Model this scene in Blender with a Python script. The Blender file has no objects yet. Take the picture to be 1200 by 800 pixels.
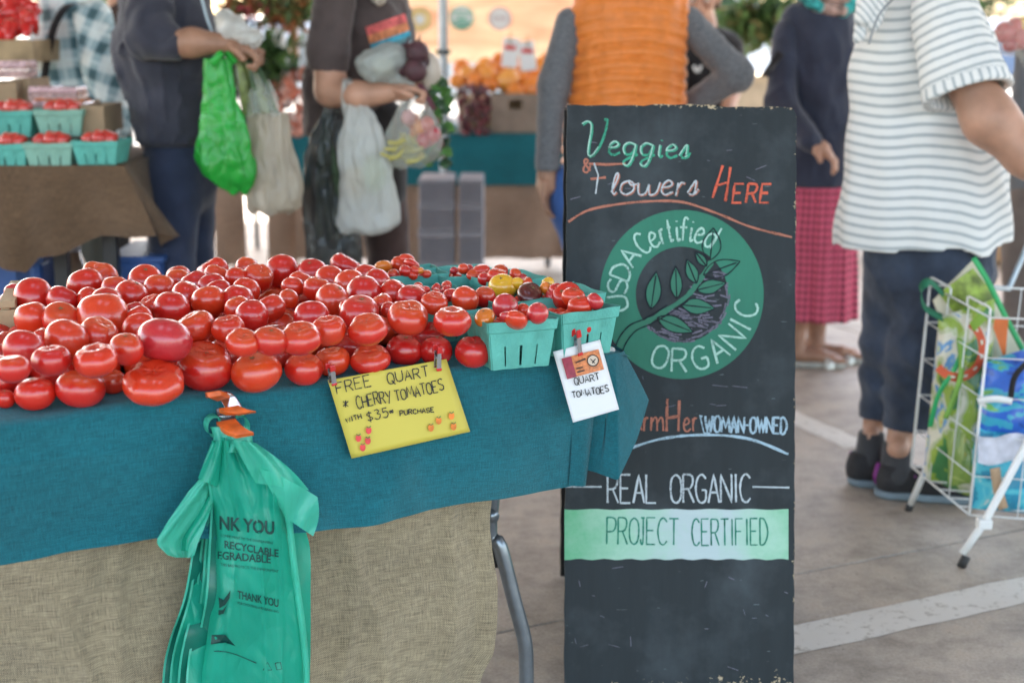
import bpy, bmesh, math, random
import numpy as np
import openvdb as vdb
from mathutils import Vector, Matrix, Euler
R = math.radians
random.seed(7); rng = np.random.default_rng(7)
S = bpy.context.scene
COL = S.collection
# ---------------------------------------------------------------- camera, light
CH, TH, F = 1.3, R(12.5), 1667.0
cam_d = bpy.data.cameras.new('camera'); cam = bpy.data.objects.new('camera', cam_d); COL.objects.link(cam)
cam.location = (0, 0, CH); cam.rotation_euler = (R(90) - TH, 0, 0)
cam_d.sensor_width = 36; cam_d.lens = 50.0; cam_d.clip_end = 2000; cam_d.clip_start = .05
cam_d.dof.use_dof = True; cam_d.dof.focus_distance = 2.42; cam_d.dof.aperture_fstop = 3.0; cam_d.dof.aperture_blades = 0
S.camera = cam
S.render.engine = 'CYCLES'
S.cycles.use_denoising = True
try: S.cycles.denoiser = 'OPENIMAGEDENOISE'
except Exception: pass
S.cycles.max_bounces = 8; S.cycles.diffuse_bounces = 4; S.cycles.glossy_bounces = 3
S.cycles.transmission_bounces = 6; S.cycles.transparent_max_bounces = 12
S.cycles.sample_clamp_indirect = 6.0
S.cycles.caustics_reflective = False; S.cycles.caustics_refractive = False
S.view_settings.view_transform = 'Standard'; S.view_settings.look = 'None'
S.view_settings.gamma = 1.0; S.view_settings.exposure = 3.22
SUN_EL, SUN_AZ = R(52), R(-28)            # azimuth measured from +Y towards +X
W = bpy.data.worlds.new('World'); S.world = W; W.use_nodes = True
wn = W.node_tree; wn.nodes.clear()
sky = wn.nodes.new('ShaderNodeTexSky'); sky.sky_type = 'NISHITA'; sky.sun_disc = False
sky.sun_elevation = SUN_EL; sky.sun_rotation = SUN_AZ; sky.dust_density = 2.5; sky.air_density = 1.0
bgn = wn.nodes.new('ShaderNodeBackground'); bgn.inputs[1].default_value = .15
won = wn.nodes.new('ShaderNodeOutputWorld')
wbt = wn.nodes.new('ShaderNodeMix'); wbt.data_type = 'RGBA'; wbt.blend_type = 'MULTIPLY'; wbt.inputs[0].default_value = 1
wbt.inputs[7].default_value = (1.0, .90, .78, 1)            # the camera's white balance for open shade
wn.links.new(sky.outputs[0], wbt.inputs[6]); wn.links.new(wbt.outputs[2], bgn.inputs[0]); wn.links.new(bgn.outputs[0], won.inputs[0])
sun_d = bpy.data.lights.new('sun', 'SUN'); sun = bpy.data.objects.new('sun', sun_d); COL.objects.link(sun)
sun_d.energy = 4.0; sun_d.angle = R(.5); sun_d.color = (1, .95, .87)
sdir = Vector((math.sin(SUN_AZ) * math.cos(SUN_EL), math.cos(SUN_AZ) * math.cos(SUN_EL), math.sin(SUN_EL)))
sun.rotation_euler = sdir.to_track_quat('Z', 'Y').to_euler()

# ---------------------------------------------------------------- photo rays -> places in the world
def ray(px, py):
    a = (px - 600) / F; b = (400 - py) / F
    return Vector((a, math.cos(TH) + b * math.sin(TH), -math.sin(TH) + b * math.cos(TH)))
O = Vector((0, 0, CH))
def at(px, py, Y):
    r = ray(px, py); return O + r * (Y / r.y)
def gz(px, py, z=0):
    r = ray(px, py); return O + r * ((z - CH) / r.z)
def plane_hit(px, py, P, n):
    r = ray(px, py); return O + r * ((P - O).dot(n) / r.dot(n))
def zc(P): return (P.y * math.cos(TH) + (CH - P.z) * math.sin(TH))
def px2m(n, P): return n * zc(P) / F

# ---------------------------------------------------------------- object helpers
WL = {}
def tag(o, label=None, cat=None, group=None, kind=None):
    if label: o['label'] = label
    if cat: o['category'] = cat
    if group: o['group'] = group
    if kind: o['kind'] = kind
    return o
def thing(name, label, cat, loc=(0, 0, 0), group=None):
    o = bpy.data.objects.new(name, None); COL.objects.link(o); o.location = loc; o.empty_display_size = .1
    WL[o.name] = Vector(loc); return tag(o, label, cat, group)
def base(o): return WL.get(o.name, Vector((0, 0, 0)))
def link_mesh(name, me, parent=None, loc=None):
    o = bpy.data.objects.new(name, me); COL.objects.link(o)
    if parent is not None:
        o.parent = parent
        if loc is not None: o.location = Vector(loc) - base(parent); WL[o.name] = Vector(loc)
        else: WL[o.name] = base(parent)
    elif loc is not None: o.location = loc; WL[o.name] = Vector(loc)
    return o
def mo(name, verts, faces, mat, parent=None, smooth=True, attrs=None, solid=0, center=True):
    """mesh object from WORLD coordinates"""
    V = np.array([tuple(v) for v in verts], dtype=float)
    if parent is not None: off = np.array(base(parent))
    elif center: off = np.array([(V[:, 0].min() + V[:, 0].max()) / 2, (V[:, 1].min() + V[:, 1].max()) / 2, V[:, 2].min()])
    else: off = np.zeros(3)
    me = bpy.data.meshes.new(name); me.from_pydata((V - off).tolist(), [], [tuple(int(i) for i in f) for f in faces])
    me.update()
    if smooth: me.polygons.foreach_set('use_smooth', [True] * len(me.polygons))
    if mat is not None: me.materials.append(mat)
    if attrs:
        for k, a in attrs.items():
            at_ = me.attributes.new(k, 'FLOAT', 'POINT'); at_.data.foreach_set('value', np.asarray(a, dtype=np.float32).ravel())
    o = link_mesh(name, me, parent, None if parent is not None else Vector(off))
    if solid:
        m = o.modifiers.new('thickness', 'SOLIDIFY'); m.thickness = solid; m.offset = 0
    return o
class MB:
    def __init__(s): s.v = []; s.f = []
    def add(s, V, Fc):
        b = len(s.v); s.v += [Vector(v) for v in V]; s.f += [tuple(b + i for i in f) for f in Fc]; return s
    def box(s, c, size, M=None, taper=1.0):
        c = Vector(c); h = Vector(size) / 2; M = M or Matrix.Identity(3)
        V = []
        for z in (-1, 1):
            k = 1 if z < 0 else taper
            for x, y in ((-1, -1), (1, -1), (1, 1), (-1, 1)): V.append(c + M @ Vector((x * h.x * k, y * h.y * k, z * h.z)))
        return s.add(V, [(0, 3, 2, 1), (4, 5, 6, 7), (0, 1, 5, 4), (1, 2, 6, 5), (2, 3, 7, 6), (3, 0, 4, 7)])
    def tube(s, pts, r, n=10, cap=True):
        pts = [Vector(p) for p in pts]; m = len(pts)
        rr = r if isinstance(r, (list, tuple)) else [r] * m
        prev = None; V = []
        for i, p in enumerate(pts):
            t = (pts[min(i + 1, m - 1)] - pts[max(i - 1, 0)]); t = t.normalized() if t.length > 1e-9 else Vector((0, 0, 1))
            if prev is None:
                a = t.cross(Vector((0, 0, 1)) if abs(t.z) < .9 else Vector((1, 0, 0))).normalized()
            else: a = (prev - t * prev.dot(t)).normalized()
            prev = a; b = t.cross(a)
            for k in range(n):
                g = 2 * math.pi * k / n; V.append(p + (a * math.cos(g) + b * math.sin(g)) * rr[i])
        Fc = [(i * n + k, i * n + (k + 1) % n, (i + 1) * n + (k + 1) % n, (i + 1) * n + k) for i in range(m - 1) for k in range(n)]
        if cap: Fc += [tuple(range(n))[::-1], tuple((m - 1) * n + k for k in range(n))]
        return s.add(V, Fc)
    def ball(s, c, r, n=10, m=7, rot=None):
        c = Vector(c); r = Vector(r) if hasattr(r, '__len__') else Vector((r, r, r)); rot = rot or Matrix.Identity(3)
        V = [c + rot @ Vector((0, 0, r.z))]
        for i in range(1, m):
            t = math.pi * i / m
            for k in range(n):
                g = 2 * math.pi * k / n
                V.append(c + rot @ Vector((r.x * math.sin(t) * math.cos(g), r.y * math.sin(t) * math.sin(g), r.z * math.cos(t))))
        V.append(c + rot @ Vector((0, 0, -r.z)))
        Fc = [(0, 1 + k, 1 + (k + 1) % n) for k in range(n)]
        for i in range(m - 2):
            for k in range(n):
                a = 1 + i * n + k; b = 1 + i * n + (k + 1) % n; Fc.append((a, a + n, b + n, b))
        l = len(V) - 1; Fc += [(l, 1 + (m - 2) * n + (k + 1) % n, 1 + (m - 2) * n + k) for k in range(n)]
        return s.add(V, Fc)
    def build(s, name, mat, parent=None, smooth=False, bevel=0, **kw):
        o = mo(name, s.v, s.f, mat, parent, smooth, **kw)
        if bevel:
            m = o.modifiers.new('bevel', 'BEVEL'); m.width = bevel; m.segments = 2; m.limit_method = 'ANGLE'
        return o
def cat_spline(pts, k=8):
    P = [np.array(p, float) for p in pts]; out = []
    for i in range(len(P) - 1):
        p0 = P[max(i - 1, 0)]; p1 = P[i]; p2 = P[i + 1]; p3 = P[min(i + 2, len(P) - 1)]
        for j in range(k):
            t = j / k
            out.append(.5 * ((2 * p1) + (-p0 + p2) * t + (2 * p0 - 5 * p1 + 4 * p2 - p3) * t * t + (-p0 + 3 * p1 - 3 * p2 + p3) * t ** 3))
    out.append(P[-1]); return out
def grid(name, fn, nu, nv, mat, parent=None, solid=0, closed=False, su=1, sv=1, extra=None):
    """fn(u,v)->world; pu,pv attributes carry cloth metres"""
    V = []; pu = []; pv = []
    for j in range(nv + 1):
        for i in range(nu + (0 if closed else 1)):
            V.append(fn(i / nu, j / nv)); pu.append(i / nu * su); pv.append(j / nv * sv)
    w = nu if closed else nu + 1
    Fc = []
    for j in range(nv):
        for i in range(nu):
            a = j * w + i; b = j * w + (i + 1) % w; Fc.append((a, b, b + w, a + w))
    return mo(name, V, Fc, mat, parent, True, {'pu': pu, 'pv': pv}, solid)
_fs = np.random.default_rng(3)
_fd = _fs.normal(size=(14, 3)); _fd /= np.linalg.norm(_fd, axis=1)[:, None]; _fp = _fs.uniform(0, 6.28, 14)
def wob(P, scale=1.0, seed=0):
    """smooth pseudo noise about -1..1 of world points (N,3) or Vector"""
    A = np.atleast_2d(np.array(P, dtype=float)); s = 0
    for k in range(5):
        d = _fd[(k + seed * 5) % 14]; fr = scale * (1 + .55 * k)
        s = s + np.sin(A @ d * fr * 6.28 + _fp[(k + seed) % 14] + 1.3 * np.sin(A @ _fd[(k + 7 + seed) % 14] * fr * 4)) / (1 + .5 * k)
    s = s / 2.6
    return s if len(s) > 1 else float(s[0])

# ---------------------------------------------------------------- materials
MATS = {}
def new_mat(name):
    m = bpy.data.materials.new(name); m.use_nodes = True; nt = m.node_tree; nt.nodes.clear()
    out = nt.nodes.new('ShaderNodeOutputMaterial'); b = nt.nodes.new('ShaderNodeBsdfPrincipled')
    nt.links.new(b.outputs[0], out.inputs[0]); MATS[name] = m
    return m, nt, b, out
def nd(nt, t, **kw):
    n = nt.nodes.new(t)
    for k, v in kw.items():
        if k.startswith('i_'):
            key = k[2:]; key = int(key) if key.isdigit() else key
            n.inputs[key].default_value = v
        else: setattr(n, k, v)
    return n
def mix(nt, fac, a, b, mode='MIX'):
    n = nt.nodes.new('ShaderNodeMix'); n.data_type = 'RGBA'; n.blend_type = mode
    for sock, v in ((n.inputs[0], fac), (n.inputs[6], a), (n.inputs[7], b)):
        if hasattr(v, 'is_linked') or isinstance(v, bpy.types.NodeSocket): nt.links.new(v, sock)
        else: sock.default_value = (tuple(v) + (1,) if isinstance(v, (tuple, list)) and len(v) == 3 else v)
    return n.outputs[2]
def mth(nt, op, a, b=None, c=None):
    n = nt.nodes.new('ShaderNodeMath'); n.operation = op
    for i, v in enumerate((a, b, c)):
        if v is None: continue
        if isinstance(v, bpy.types.NodeSocket): nt.links.new(v, n.inputs[i])
        else: n.inputs[i].default_value = v
    return n.outputs[0]
def ramp(nt, fac, stops):
    n = nt.nodes.new('ShaderNodeValToRGB'); e = n.color_ramp.elements
    while len(e) < len(stops): e.new(.5)
    for i, (p, c) in enumerate(stops):
        e[i].position = p; e[i].color = tuple(c) + (1,) if len(c) == 3 else c
    nt.links.new(fac, n.inputs[0]); return n.outputs[0]
def noise(nt, scale, detail=4, rough=.5, vec=None, dist=0):
    n = nd(nt, 'ShaderNodeTexNoise'); n.inputs['Scale'].default_value = scale; n.inputs['Detail'].default_value = detail
    n.inputs['Roughness'].default_value = rough; n.inputs['Distortion'].default_value = dist
    nt.links.new(vec if vec is not None else geo(nt), n.inputs['Vector']); return n.outputs[0]
def geo(nt):
    for n in nt.nodes:
        if n.bl_idname == 'ShaderNodeTexCoord': return n.outputs['Object']
    return nt.nodes.new('ShaderNodeTexCoord').outputs['Object']
def bump(nt, b, h, dist=.002, strength=.5):
    n = nt.nodes.new('ShaderNodeBump'); n.inputs['Strength'].default_value = strength; n.inputs['Distance'].default_value = dist
    nt.links.new(h, n.inputs['Height']); nt.links.new(n.outputs[0], b.inputs['Normal'])
def attr(nt, name):
    n = nt.nodes.new('ShaderNodeAttribute'); n.attribute_name = name; return n.outputs['Fac']
def comb(nt, x, y, z=0.0):
    n = nt.nodes.new('ShaderNodeCombineXYZ')
    for i, v in enumerate((x, y, z)):
        if isinstance(v, bpy.types.NodeSocket): nt.links.new(v, n.inputs[i])
        else: n.inputs[i].default_value = v
    return n.outputs[0]
def simple(name, col, rough=.6, var=.12, scale=12, metal=0, coat=0, bmp=0, bscale=80, spec=.5, sheen=0, alpha=1, sss=0, trans=0, transl=0, detail=4):
    m, nt, b, out = new_mat(name)
    dk = tuple(max(0, c * (1 - var * 1.6)) for c in col); lt = tuple(min(1, c * (1 + var)) for c in col)
    f = noise(nt, scale, detail)
    nt.links.new(ramp(nt, f, [(.3, dk), (.7, lt)]), b.inputs['Base Color'])
    b.inputs['Roughness'].default_value = rough; b.inputs['Metallic'].default_value = metal
    b.inputs['Coat Weight'].default_value = coat; b.inputs['Specular IOR Level'].default_value = spec
    b.inputs['Sheen Weight'].default_value = sheen; b.inputs['Alpha'].default_value = alpha
    b.inputs['Transmission Weight'].default_value = trans
    if sss: b.inputs['Subsurface Weight'].default_value = sss; b.inputs['Subsurface Radius'].default_value = (.02, .008, .005); b.inputs['Subsurface Scale'].default_value = .5
    if bmp: bump(nt, b, noise(nt, bscale, 3), .003, bmp)
    if transl:
        t = nt.nodes.new('ShaderNodeBsdfTranslucent'); t.inputs[0].default_value = tuple(min(1, c * 1.05) for c in col) + (1,)
        ms = nt.nodes.new('ShaderNodeMixShader'); ms.inputs[0].default_value = transl
        nt.links.new(b.outputs[0], ms.inputs[1]); nt.links.new(t.outputs[0], ms.inputs[2]); 
        if alpha < 1:
            tr = nt.nodes.new('ShaderNodeBsdfTransparent'); m2 = nt.nodes.new('ShaderNodeMixShader'); m2.inputs[0].default_value = alpha
            b.inputs['Alpha'].default_value = 1
            nt.links.new(tr.outputs[0], m2.inputs[1]); nt.links.new(ms.outputs[0], m2.inputs[2]); nt.links.new(m2.outputs[0], out.inputs[0])
        else: nt.links.new(ms.outputs[0], out.inputs[0])
    return m
def weave(name, col, f1, f2, contrast=.35, bs=.5, rough=.85, blotch=.15, slub=.3, diag=0):
    """woven cloth from the pu/pv attributes (metres); f1,f2 threads per metre"""
    m, nt, b, out = new_mat(name)
    u, v = attr(nt, 'pu'), attr(nt, 'pv')
    a = noise(nt, 1, 3, .6, comb(nt, mth(nt, 'MULTIPLY', u, f1), mth(nt, 'MULTIPLY', v, f1 * .06)))
    c = noise(nt, 1, 3, .6, comb(nt, mth(nt, 'MULTIPLY', u, f2 * .06), mth(nt, 'MULTIPLY', v, f2), 3.3))
    wv = mth(nt, 'MULTIPLY', mth(nt, 'SINE', mth(nt, 'MULTIPLY', u, f1 * 3.14)), mth(nt, 'SINE', mth(nt, 'MULTIPLY', v, f2 * 3.14)))
    h = mth(nt, 'ADD', mth(nt, 'ADD', a, c), mth(nt, 'MULTIPLY', wv, .38))
    big = noise(nt, 4, 4, .6, comb(nt, u, v, 7.7))
    t = mth(nt, 'ADD', mth(nt, 'MULTIPLY', mth(nt, 'SUBTRACT', h, 1.0), 1.6), .5)
    dk = tuple(x * (1 - contrast) for x in col); lt = tuple(min(1, x * (1 + contrast)) for x in col)
    cc = ramp(nt, t, [(.1, dk), (.9, lt)])
    cc = mix(nt, blotch, cc, ramp(nt, big, [(.35, (.45, .45, .45)), (.65, (1, 1, 1))]), 'MULTIPLY')
    nt.links.new(cc, b.inputs['Base Color']); b.inputs['Roughness'].default_value = rough
    b.inputs['Sheen Weight'].default_value = .15; b.inputs['Specular IOR Level'].default_value = .25
    bump(nt, b, h, .0016, bs)
    return m
teal_cloth = weave('teal_linen', (.009, .150, .190), 800, 800, .45, .7, blotch=.35)
def stripe_mat(name, light, dark, duty=.3, soft=.12, rough=.85, bmp=.3):
    m, nt, b, out = new_mat(name)
    s = mth(nt, 'FRACT', attr(nt, 'stripe')); d = mth(nt, 'ABSOLUTE', mth(nt, 'SUBTRACT', s, .5))
    n_ = noise(nt, 60, 3); d = mth(nt, 'ADD', d, mth(nt, 'MULTIPLY', mth(nt, 'SUBTRACT', n_, .5), .08))
    nt.links.new(ramp(nt, d, [(duty / 2, dark), (duty / 2 + soft, light)]), b.inputs['Base Color'])
    b.inputs['Roughness'].default_value = rough; b.inputs['Specular IOR Level'].default_value = .2
    bump(nt, b, noise(nt, 300, 2), .002, bmp); return m
def cross_mat(name, base_c, c1, c2, f=1.0, mode='gingham'):
    m, nt, b, out = new_mat(name)
    a = mth(nt, 'FRACT', attr(nt, 'pa')); c = mth(nt, 'FRACT', attr(nt, 'pb'))
    def band(x, lo, hi, s=.05):
        d = mth(nt, 'ABSOLUTE', mth(nt, 'SUBTRACT', x, (lo + hi) / 2))
        r = nt.nodes.new('ShaderNodeMapRange'); nt.links.new(d, r.inputs[0]); r.inputs[1].default_value = (hi - lo) / 2 - s
        r.inputs[2].default_value = (hi - lo) / 2 + s; r.inputs[3].default_value = 1; r.inputs[4].default_value = 0; return r.outputs[0]
    if mode == 'gingham':
        k = mth(nt, 'MULTIPLY', band(a, .05, .58), band(c, .05, .58)); col = mix(nt, k, c1, base_c)
    else:
        k1 = band(a, .1, .5); k2 = band(c, .1, .5); t1 = band(a, .7, .8, .03); t2 = band(c, .7, .8, .03)
        col = mix(nt, mth(nt, 'MULTIPLY', k1, .62), base_c, c1); col = mix(nt, mth(nt, 'MULTIPLY', k2, .62), col, c1)
        col = mix(nt, mth(nt, 'MULTIPLY', mth(nt, 'MULTIPLY', k1, k2), .75), col, c2)
        col = mix(nt, mth(nt, 'MULTIPLY', mth(nt, 'MAXIMUM', t1, t2), .5), col, (.75, .85, .85))
    nt.links.new(col, b.inputs['Base Color']); b.inputs['Roughness'].default_value = .85
    bump(nt, b, noise(nt, 200, 2), .002, .3); return m
M = {}
def burlap_mat(name, col):
    return weave(name, col, 660, 620, .55, 1.0, rough=.95, blotch=.4)
M['burlap'] = burlap_mat('burlap_straw', (.40, .32, .205))
M['burlap_brown'] = burlap_mat('burlap_brown', (.17, .10, .055))
M['white_plastic'] = simple('white_powder_coat', (.78, .78, .77), .35, .05)
M['black_rubber'] = simple('black_rubber', (.02, .02, .02), .6)
M['black_plastic'] = simple('black_plastic', (.018, .018, .02), .4)
M['grey_metal'] = simple('grey_hammered_steel', (.22, .25, .28), .32, .08, 40, metal=.75, coat=.2)
M['silver'] = simple('nickel_steel', (.65, .66, .68), .22, .05, metal=1)
M['dark_steel'] = simple('worn_steel', (.30, .31, .32), .35, .15, 60, metal=.9)
M['orange_rubber'] = simple('orange_vinyl', (.72, .13, .02), .4, .2, 60, bmp=.2, bscale=200)
M['red_plastic'] = simple('red_vinyl_tip', (.6, .02, .02), .25, .15, coat=.5)
M['wood'] = simple('raw_crate_wood', (.36, .26, .15), .8, .3, 9, bmp=.4)
M['cardboard'] = simple('cardboard', (.33, .22, .13), .85, .1, 20)
M['paper_white'] = simple('white_card', (.80, .80, .82), .5, .02, 3, transl=.12)
M['ink'] = simple('black_marker', (.012, .012, .012), .6, .1)
M['skin'] = simple('skin_light', (.46, .25, .17), .5, .14, 14, sss=.12, bmp=.12, bscale=120)
M['skin_tan'] = simple('skin_tan', (.34, .18, .115), .5, .16, 14, sss=.12, bmp=.12, bscale=120)
M['hair_brown'] = simple('brown_hair', (.07, .04, .022), .55, .4, 120, bmp=.6, bscale=260)
M['hair_grey'] = simple('grey_hair', (.50, .45, .38), .55, .3, 120, bmp=.6, bscale=260)
M['eye'] = simple('eye_white', (.75, .73, .7), .2, .02)
M['iris'] = simple('iris', (.08, .05, .03), .15, .1)
M['lip'] = simple('lips', (.42, .13, .11), .45, .1)
# ---- concrete
def concrete():
    m, nt, b, out = new_mat('stained_concrete')
    g = geo(nt)
    n1 = noise(nt, 1.3, 6, .62); n2 = noise(nt, 9, 8, .7); n3 = noise(nt, 140, 4, .7)
    c = ramp(nt, n1, [(.25, (.32, .27, .225)), (.5, (.44, .375, .31)), (.75, (.52, .44, .355))])
    c = mix(nt, .7, c, ramp(nt, n2, [(.3, (.40, .39, .38)), (.55, (1, 1, 1)), (.75, (1.08, .96, .85))]), 'MULTIPLY')
    c = mix(nt, .5, c, ramp(nt, n3, [(.3, (.45, .45, .45)), (.6, (1, 1, 1))]), 'MULTIPLY')
    v = nd(nt, 'ShaderNodeTexVoronoi'); v.inputs['Scale'].default_value = 26; v.inputs['Randomness'].default_value = 1
    nt.links.new(g, v.inputs['Vector']); spot = noise(nt, 3.1, 2)
    k = mth(nt, 'MULTIPLY', mth(nt, 'LESS_THAN', v.outputs['Distance'], .075), mth(nt, 'GREATER_THAN', spot, .52))
    c = mix(nt, mth(nt, 'MULTIPLY', k, .75), c, (.07, .06, .055))
    nt.links.new(c, b.inputs['Base Color']); b.inputs['Roughness'].default_value = .62
    bump(nt, b, mth(nt, 'ADD', n3, n2), .002, .35); return m
M['concrete'] = concrete()
def paint_line():
    m, nt, b, out = new_mat('worn_white_line_paint')
    n1 = noise(nt, 30, 8, .75); n2 = noise(nt, 4, 3)
    c = mix(nt, ramp(nt, n1, [(.36, (1, 1, 1)), (.46, (0, 0, 0))]), (.64, .61, .56), (.36, .32, .27))
    c = mix(nt, .5, c, ramp(nt, n2, [(.3, (.78, .74, .70)), (.7, (1, 1, 1))]), 'MULTIPLY')
    nt.links.new(c, b.inputs['Base Color']); b.inputs['Roughness'].default_value = .7; bump(nt, b, n1, .001, .3); return m
M['line'] = paint_line()
M['asphalt'] = simple('sunlit_parking_asphalt', (.16, .15, .14), .9, .15, 3)
# ---- tomato
def tomato_mat(name, stops, speck=.15, rough=.24):
    m, nt, b, out = new_mat(name)
    oi = nt.nodes.new('ShaderNodeObjectInfo')
    c = ramp(nt, oi.outputs['Random'], stops)
    n1 = noise(nt, 14, 3); n2 = noise(nt, 70, 5, .6)
    c = mix(nt, .3, c, ramp(nt, n1, [(.3, (.78, .62, .6)), (.7, (1.15, 1.3, 1.2))]), 'MULTIPLY')
    c = mix(nt, speck, c, ramp(nt, n2, [(.35, (.6, .4, .4)), (.6, (1, 1, 1)), (.75, (1.3, 1.8, 1.2))]), 'MULTIPLY')
    if name == 'tomato_skin':
        sp = nt.nodes.new('ShaderNodeSeparateXYZ'); nt.links.new(geo(nt), sp.inputs[0]); nz = noise(nt, 1.7, 3)
        k = mth(nt, 'MULTIPLY', ramp(nt, mth(nt, 'ADD', sp.outputs[2], mth(nt, 'MULTIPLY', nz, .7)), [(.62, (0, 0, 0)), (1.0, (1, 1, 1))]), mth(nt, 'MULTIPLY', mth(nt, 'GREATER_THAN', mth(nt, 'FRACT', mth(nt, 'MULTIPLY', oi.outputs['Random'], 7.31)), .55), .40))
        c = mix(nt, k, c, (.64, .12, .02))
    nt.links.new(c, b.inputs['Base Color']); nt.links.new(mth(nt, 'ADD', mth(nt, 'MULTIPLY', n2, .22), rough - .10), b.inputs['Roughness'])
    b.inputs['Coat Weight'].default_value = .55; b.inputs['Coat Roughness'].default_value = .05
    b.inputs['Subsurface Weight'].default_value = .06; b.inputs['Subsurface Radius'].default_value = (.02, .004, .002)
    bump(nt, b, noise(nt, 26, 2), .002, .12); return m
M['tomato'] = tomato_mat('tomato_skin', [(0, (.54, .014, .012)), (.3, (.60, .022, .010)), (.6, (.64, .034, .011)), (.85, (.66, .052, .013)), (1, (.58, .020, .015))])
M['tomato_pink'] = tomato_mat('pink_tomato_skin', [(0, (.50, .024, .034)), (1, (.54, .032, .036))])
M['tomato_yellow'] = tomato_mat('yellow_tomato_skin', [(0, (.80, .42, .02)), (1, (.78, .46, .03))])
M['tomato_orange'] = tomato_mat('orange_tomato_skin', [(0, (.80, .22, .02)), (1, (.75, .20, .02))])
M['tomato_black'] = tomato_mat('dark_tomato_skin', [(0, (.10, .012, .012)), (1, (.12, .014, .012))])
M['scar'] = simple('corky_stem_scar', (.20, .13, .05), .8, .4, 60)
M['calyx'] = simple('green_calyx', (.06, .13, .02), .7, .3, 40)
M['pulp'] = simple('teal_pulp_basket', (.10, .40, .34), .75, .10, 30, bmp=.4, bscale=180)
M['pulp_pale'] = simple('faded_green_pulp_basket', (.22, .42, .34), .75, .08, 30, bmp=.4, bscale=180)
# ================================================================ SETTING
Z3 = Vector((0, 0, 1))
JD = (gz(1200, 620) - gz(925, 674)); JD.z = 0; JD.normalize()            # direction of the saw cuts in the slab
JN = Vector((-JD.y, JD.x, 0)); J0 = gz(925, 674)
mo('ground', [(-300, -60, -.03), (300, -60, -.03), (300, 500, -.03), (-300, 500, -.03)], [(0, 1, 2, 3)], M['asphalt'], smooth=False, center=False)['kind'] = 'structure'
fl = mo('floor', [(-13, -4, -.012), (13, -4, -.012), (13, 12.0, -.012), (-13, 12.0, -.012)], [(0, 1, 2, 3)], simple('dirty_joint_filler', (.06, .05, .045), .9), smooth=False, center=False)
fl['kind'] = 'structure'
def slab(i, j):
    a = J0 + JD * (i * 3.05 - 1.1); b0 = a + JN * (j * 3.05); g = .0035
    P = [b0 + JD * g + JN * g, b0 + JD * (3.05 - g) + JN * g, b0 + JD * (3.05 - g) + JN * (3.05 - g), b0 + JD * g + JN * (3.05 - g)]
    c = sum(P, Vector()) / 4
    if c.y > 14 or c.y < -5 or abs(c.x) > 12: return
    mb = MB(); e = .004
    q = [p + (c - p).normalized() * e for p in P]
    V = [Vector((p.x, p.y, -.012)) for p in P] + [Vector((p.x, p.y, -e)) for p in P] + [Vector((p.x, p.y, 0)) for p in q]
    mb.add(V, [(0, 1, 5, 4), (1, 2, 6, 5), (2, 3, 7, 6), (3, 0, 4, 7), (4, 5, 9, 8), (5, 6, 10, 9), (6, 7, 11, 10), (7, 4, 8, 11), (8, 9, 10, 11)])
    o = mo('slab', mb.v, mb.f, M['concrete'], None, False, center=False); o.parent = fl
for i in range(-5, 6):
    for j in range(-3, 5): slab(i, j)
def line_strip(a, b, w, ext0=0, ext1=0):
    d = (b - a).normalized(); n = Vector((-d.y, d.x, 0)); a = a - d * ext0; b = b + d * ext1
    V = []; N = 60; z = .0012
    for i in range(N + 1):
        p = a.lerp(b, i / N); k = .006
        V += [p + n * (w / 2 + wob(p * 9) * k) + Z3 * z, p - n * (w / 2 + wob(p * 9 + Vector((5, 2, 0))) * k) + Z3 * z]
    o = mo('painted_line', V, [(2 * i, 2 * i + 1, 2 * i + 3, 2 * i + 2) for i in range(N)], M['line'], None, False, center=False); o['kind'] = 'structure'
line_strip(gz(925, 751), gz(1200, 691), .125, .15, 3)
line_strip(gz(930, 489), gz(1006, 523), .10, 1.6, 0)
# unseen pavilion roof (open on all sides) that shades the market
roofm = simple('painted_roof_deck', (.34, .33, .32), .6, .05, 2)
def roof_piece(x0, x1, y0, y1, z=4.1): return MB().box(((x0 + x1) / 2, (y0 + y1) / 2, z), (x1 - x0, y1 - y0, .16))
rf = thing('market_pavilion', 'unseen grey open sided market pavilion roof over the stalls', 'pavilion', (0, 4, 0))
for b_ in ((-9, 9, -3.2, 1.0), (-9, -1.15, 1.0, 2.3), (-.45, .35, 1.0, 2.3), (1.05, 9, 1.0, 2.3), (-9, 9, 2.3, 8.3), (-9, 1.9, 8.3, 12.4)):  # gaps placed for tomato highlights, rear edges for the sun strip
    roof_piece(*b_).build('roof_panel', roofm, rf)
for x, y in ((-8.8, -3), (8.8, -3), (-8.8, 12.2), (8.8, 8.1)):
    MB().box((x, y, 2.02), (.3, .3, 4.0)).build('column', roofm, rf)

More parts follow.
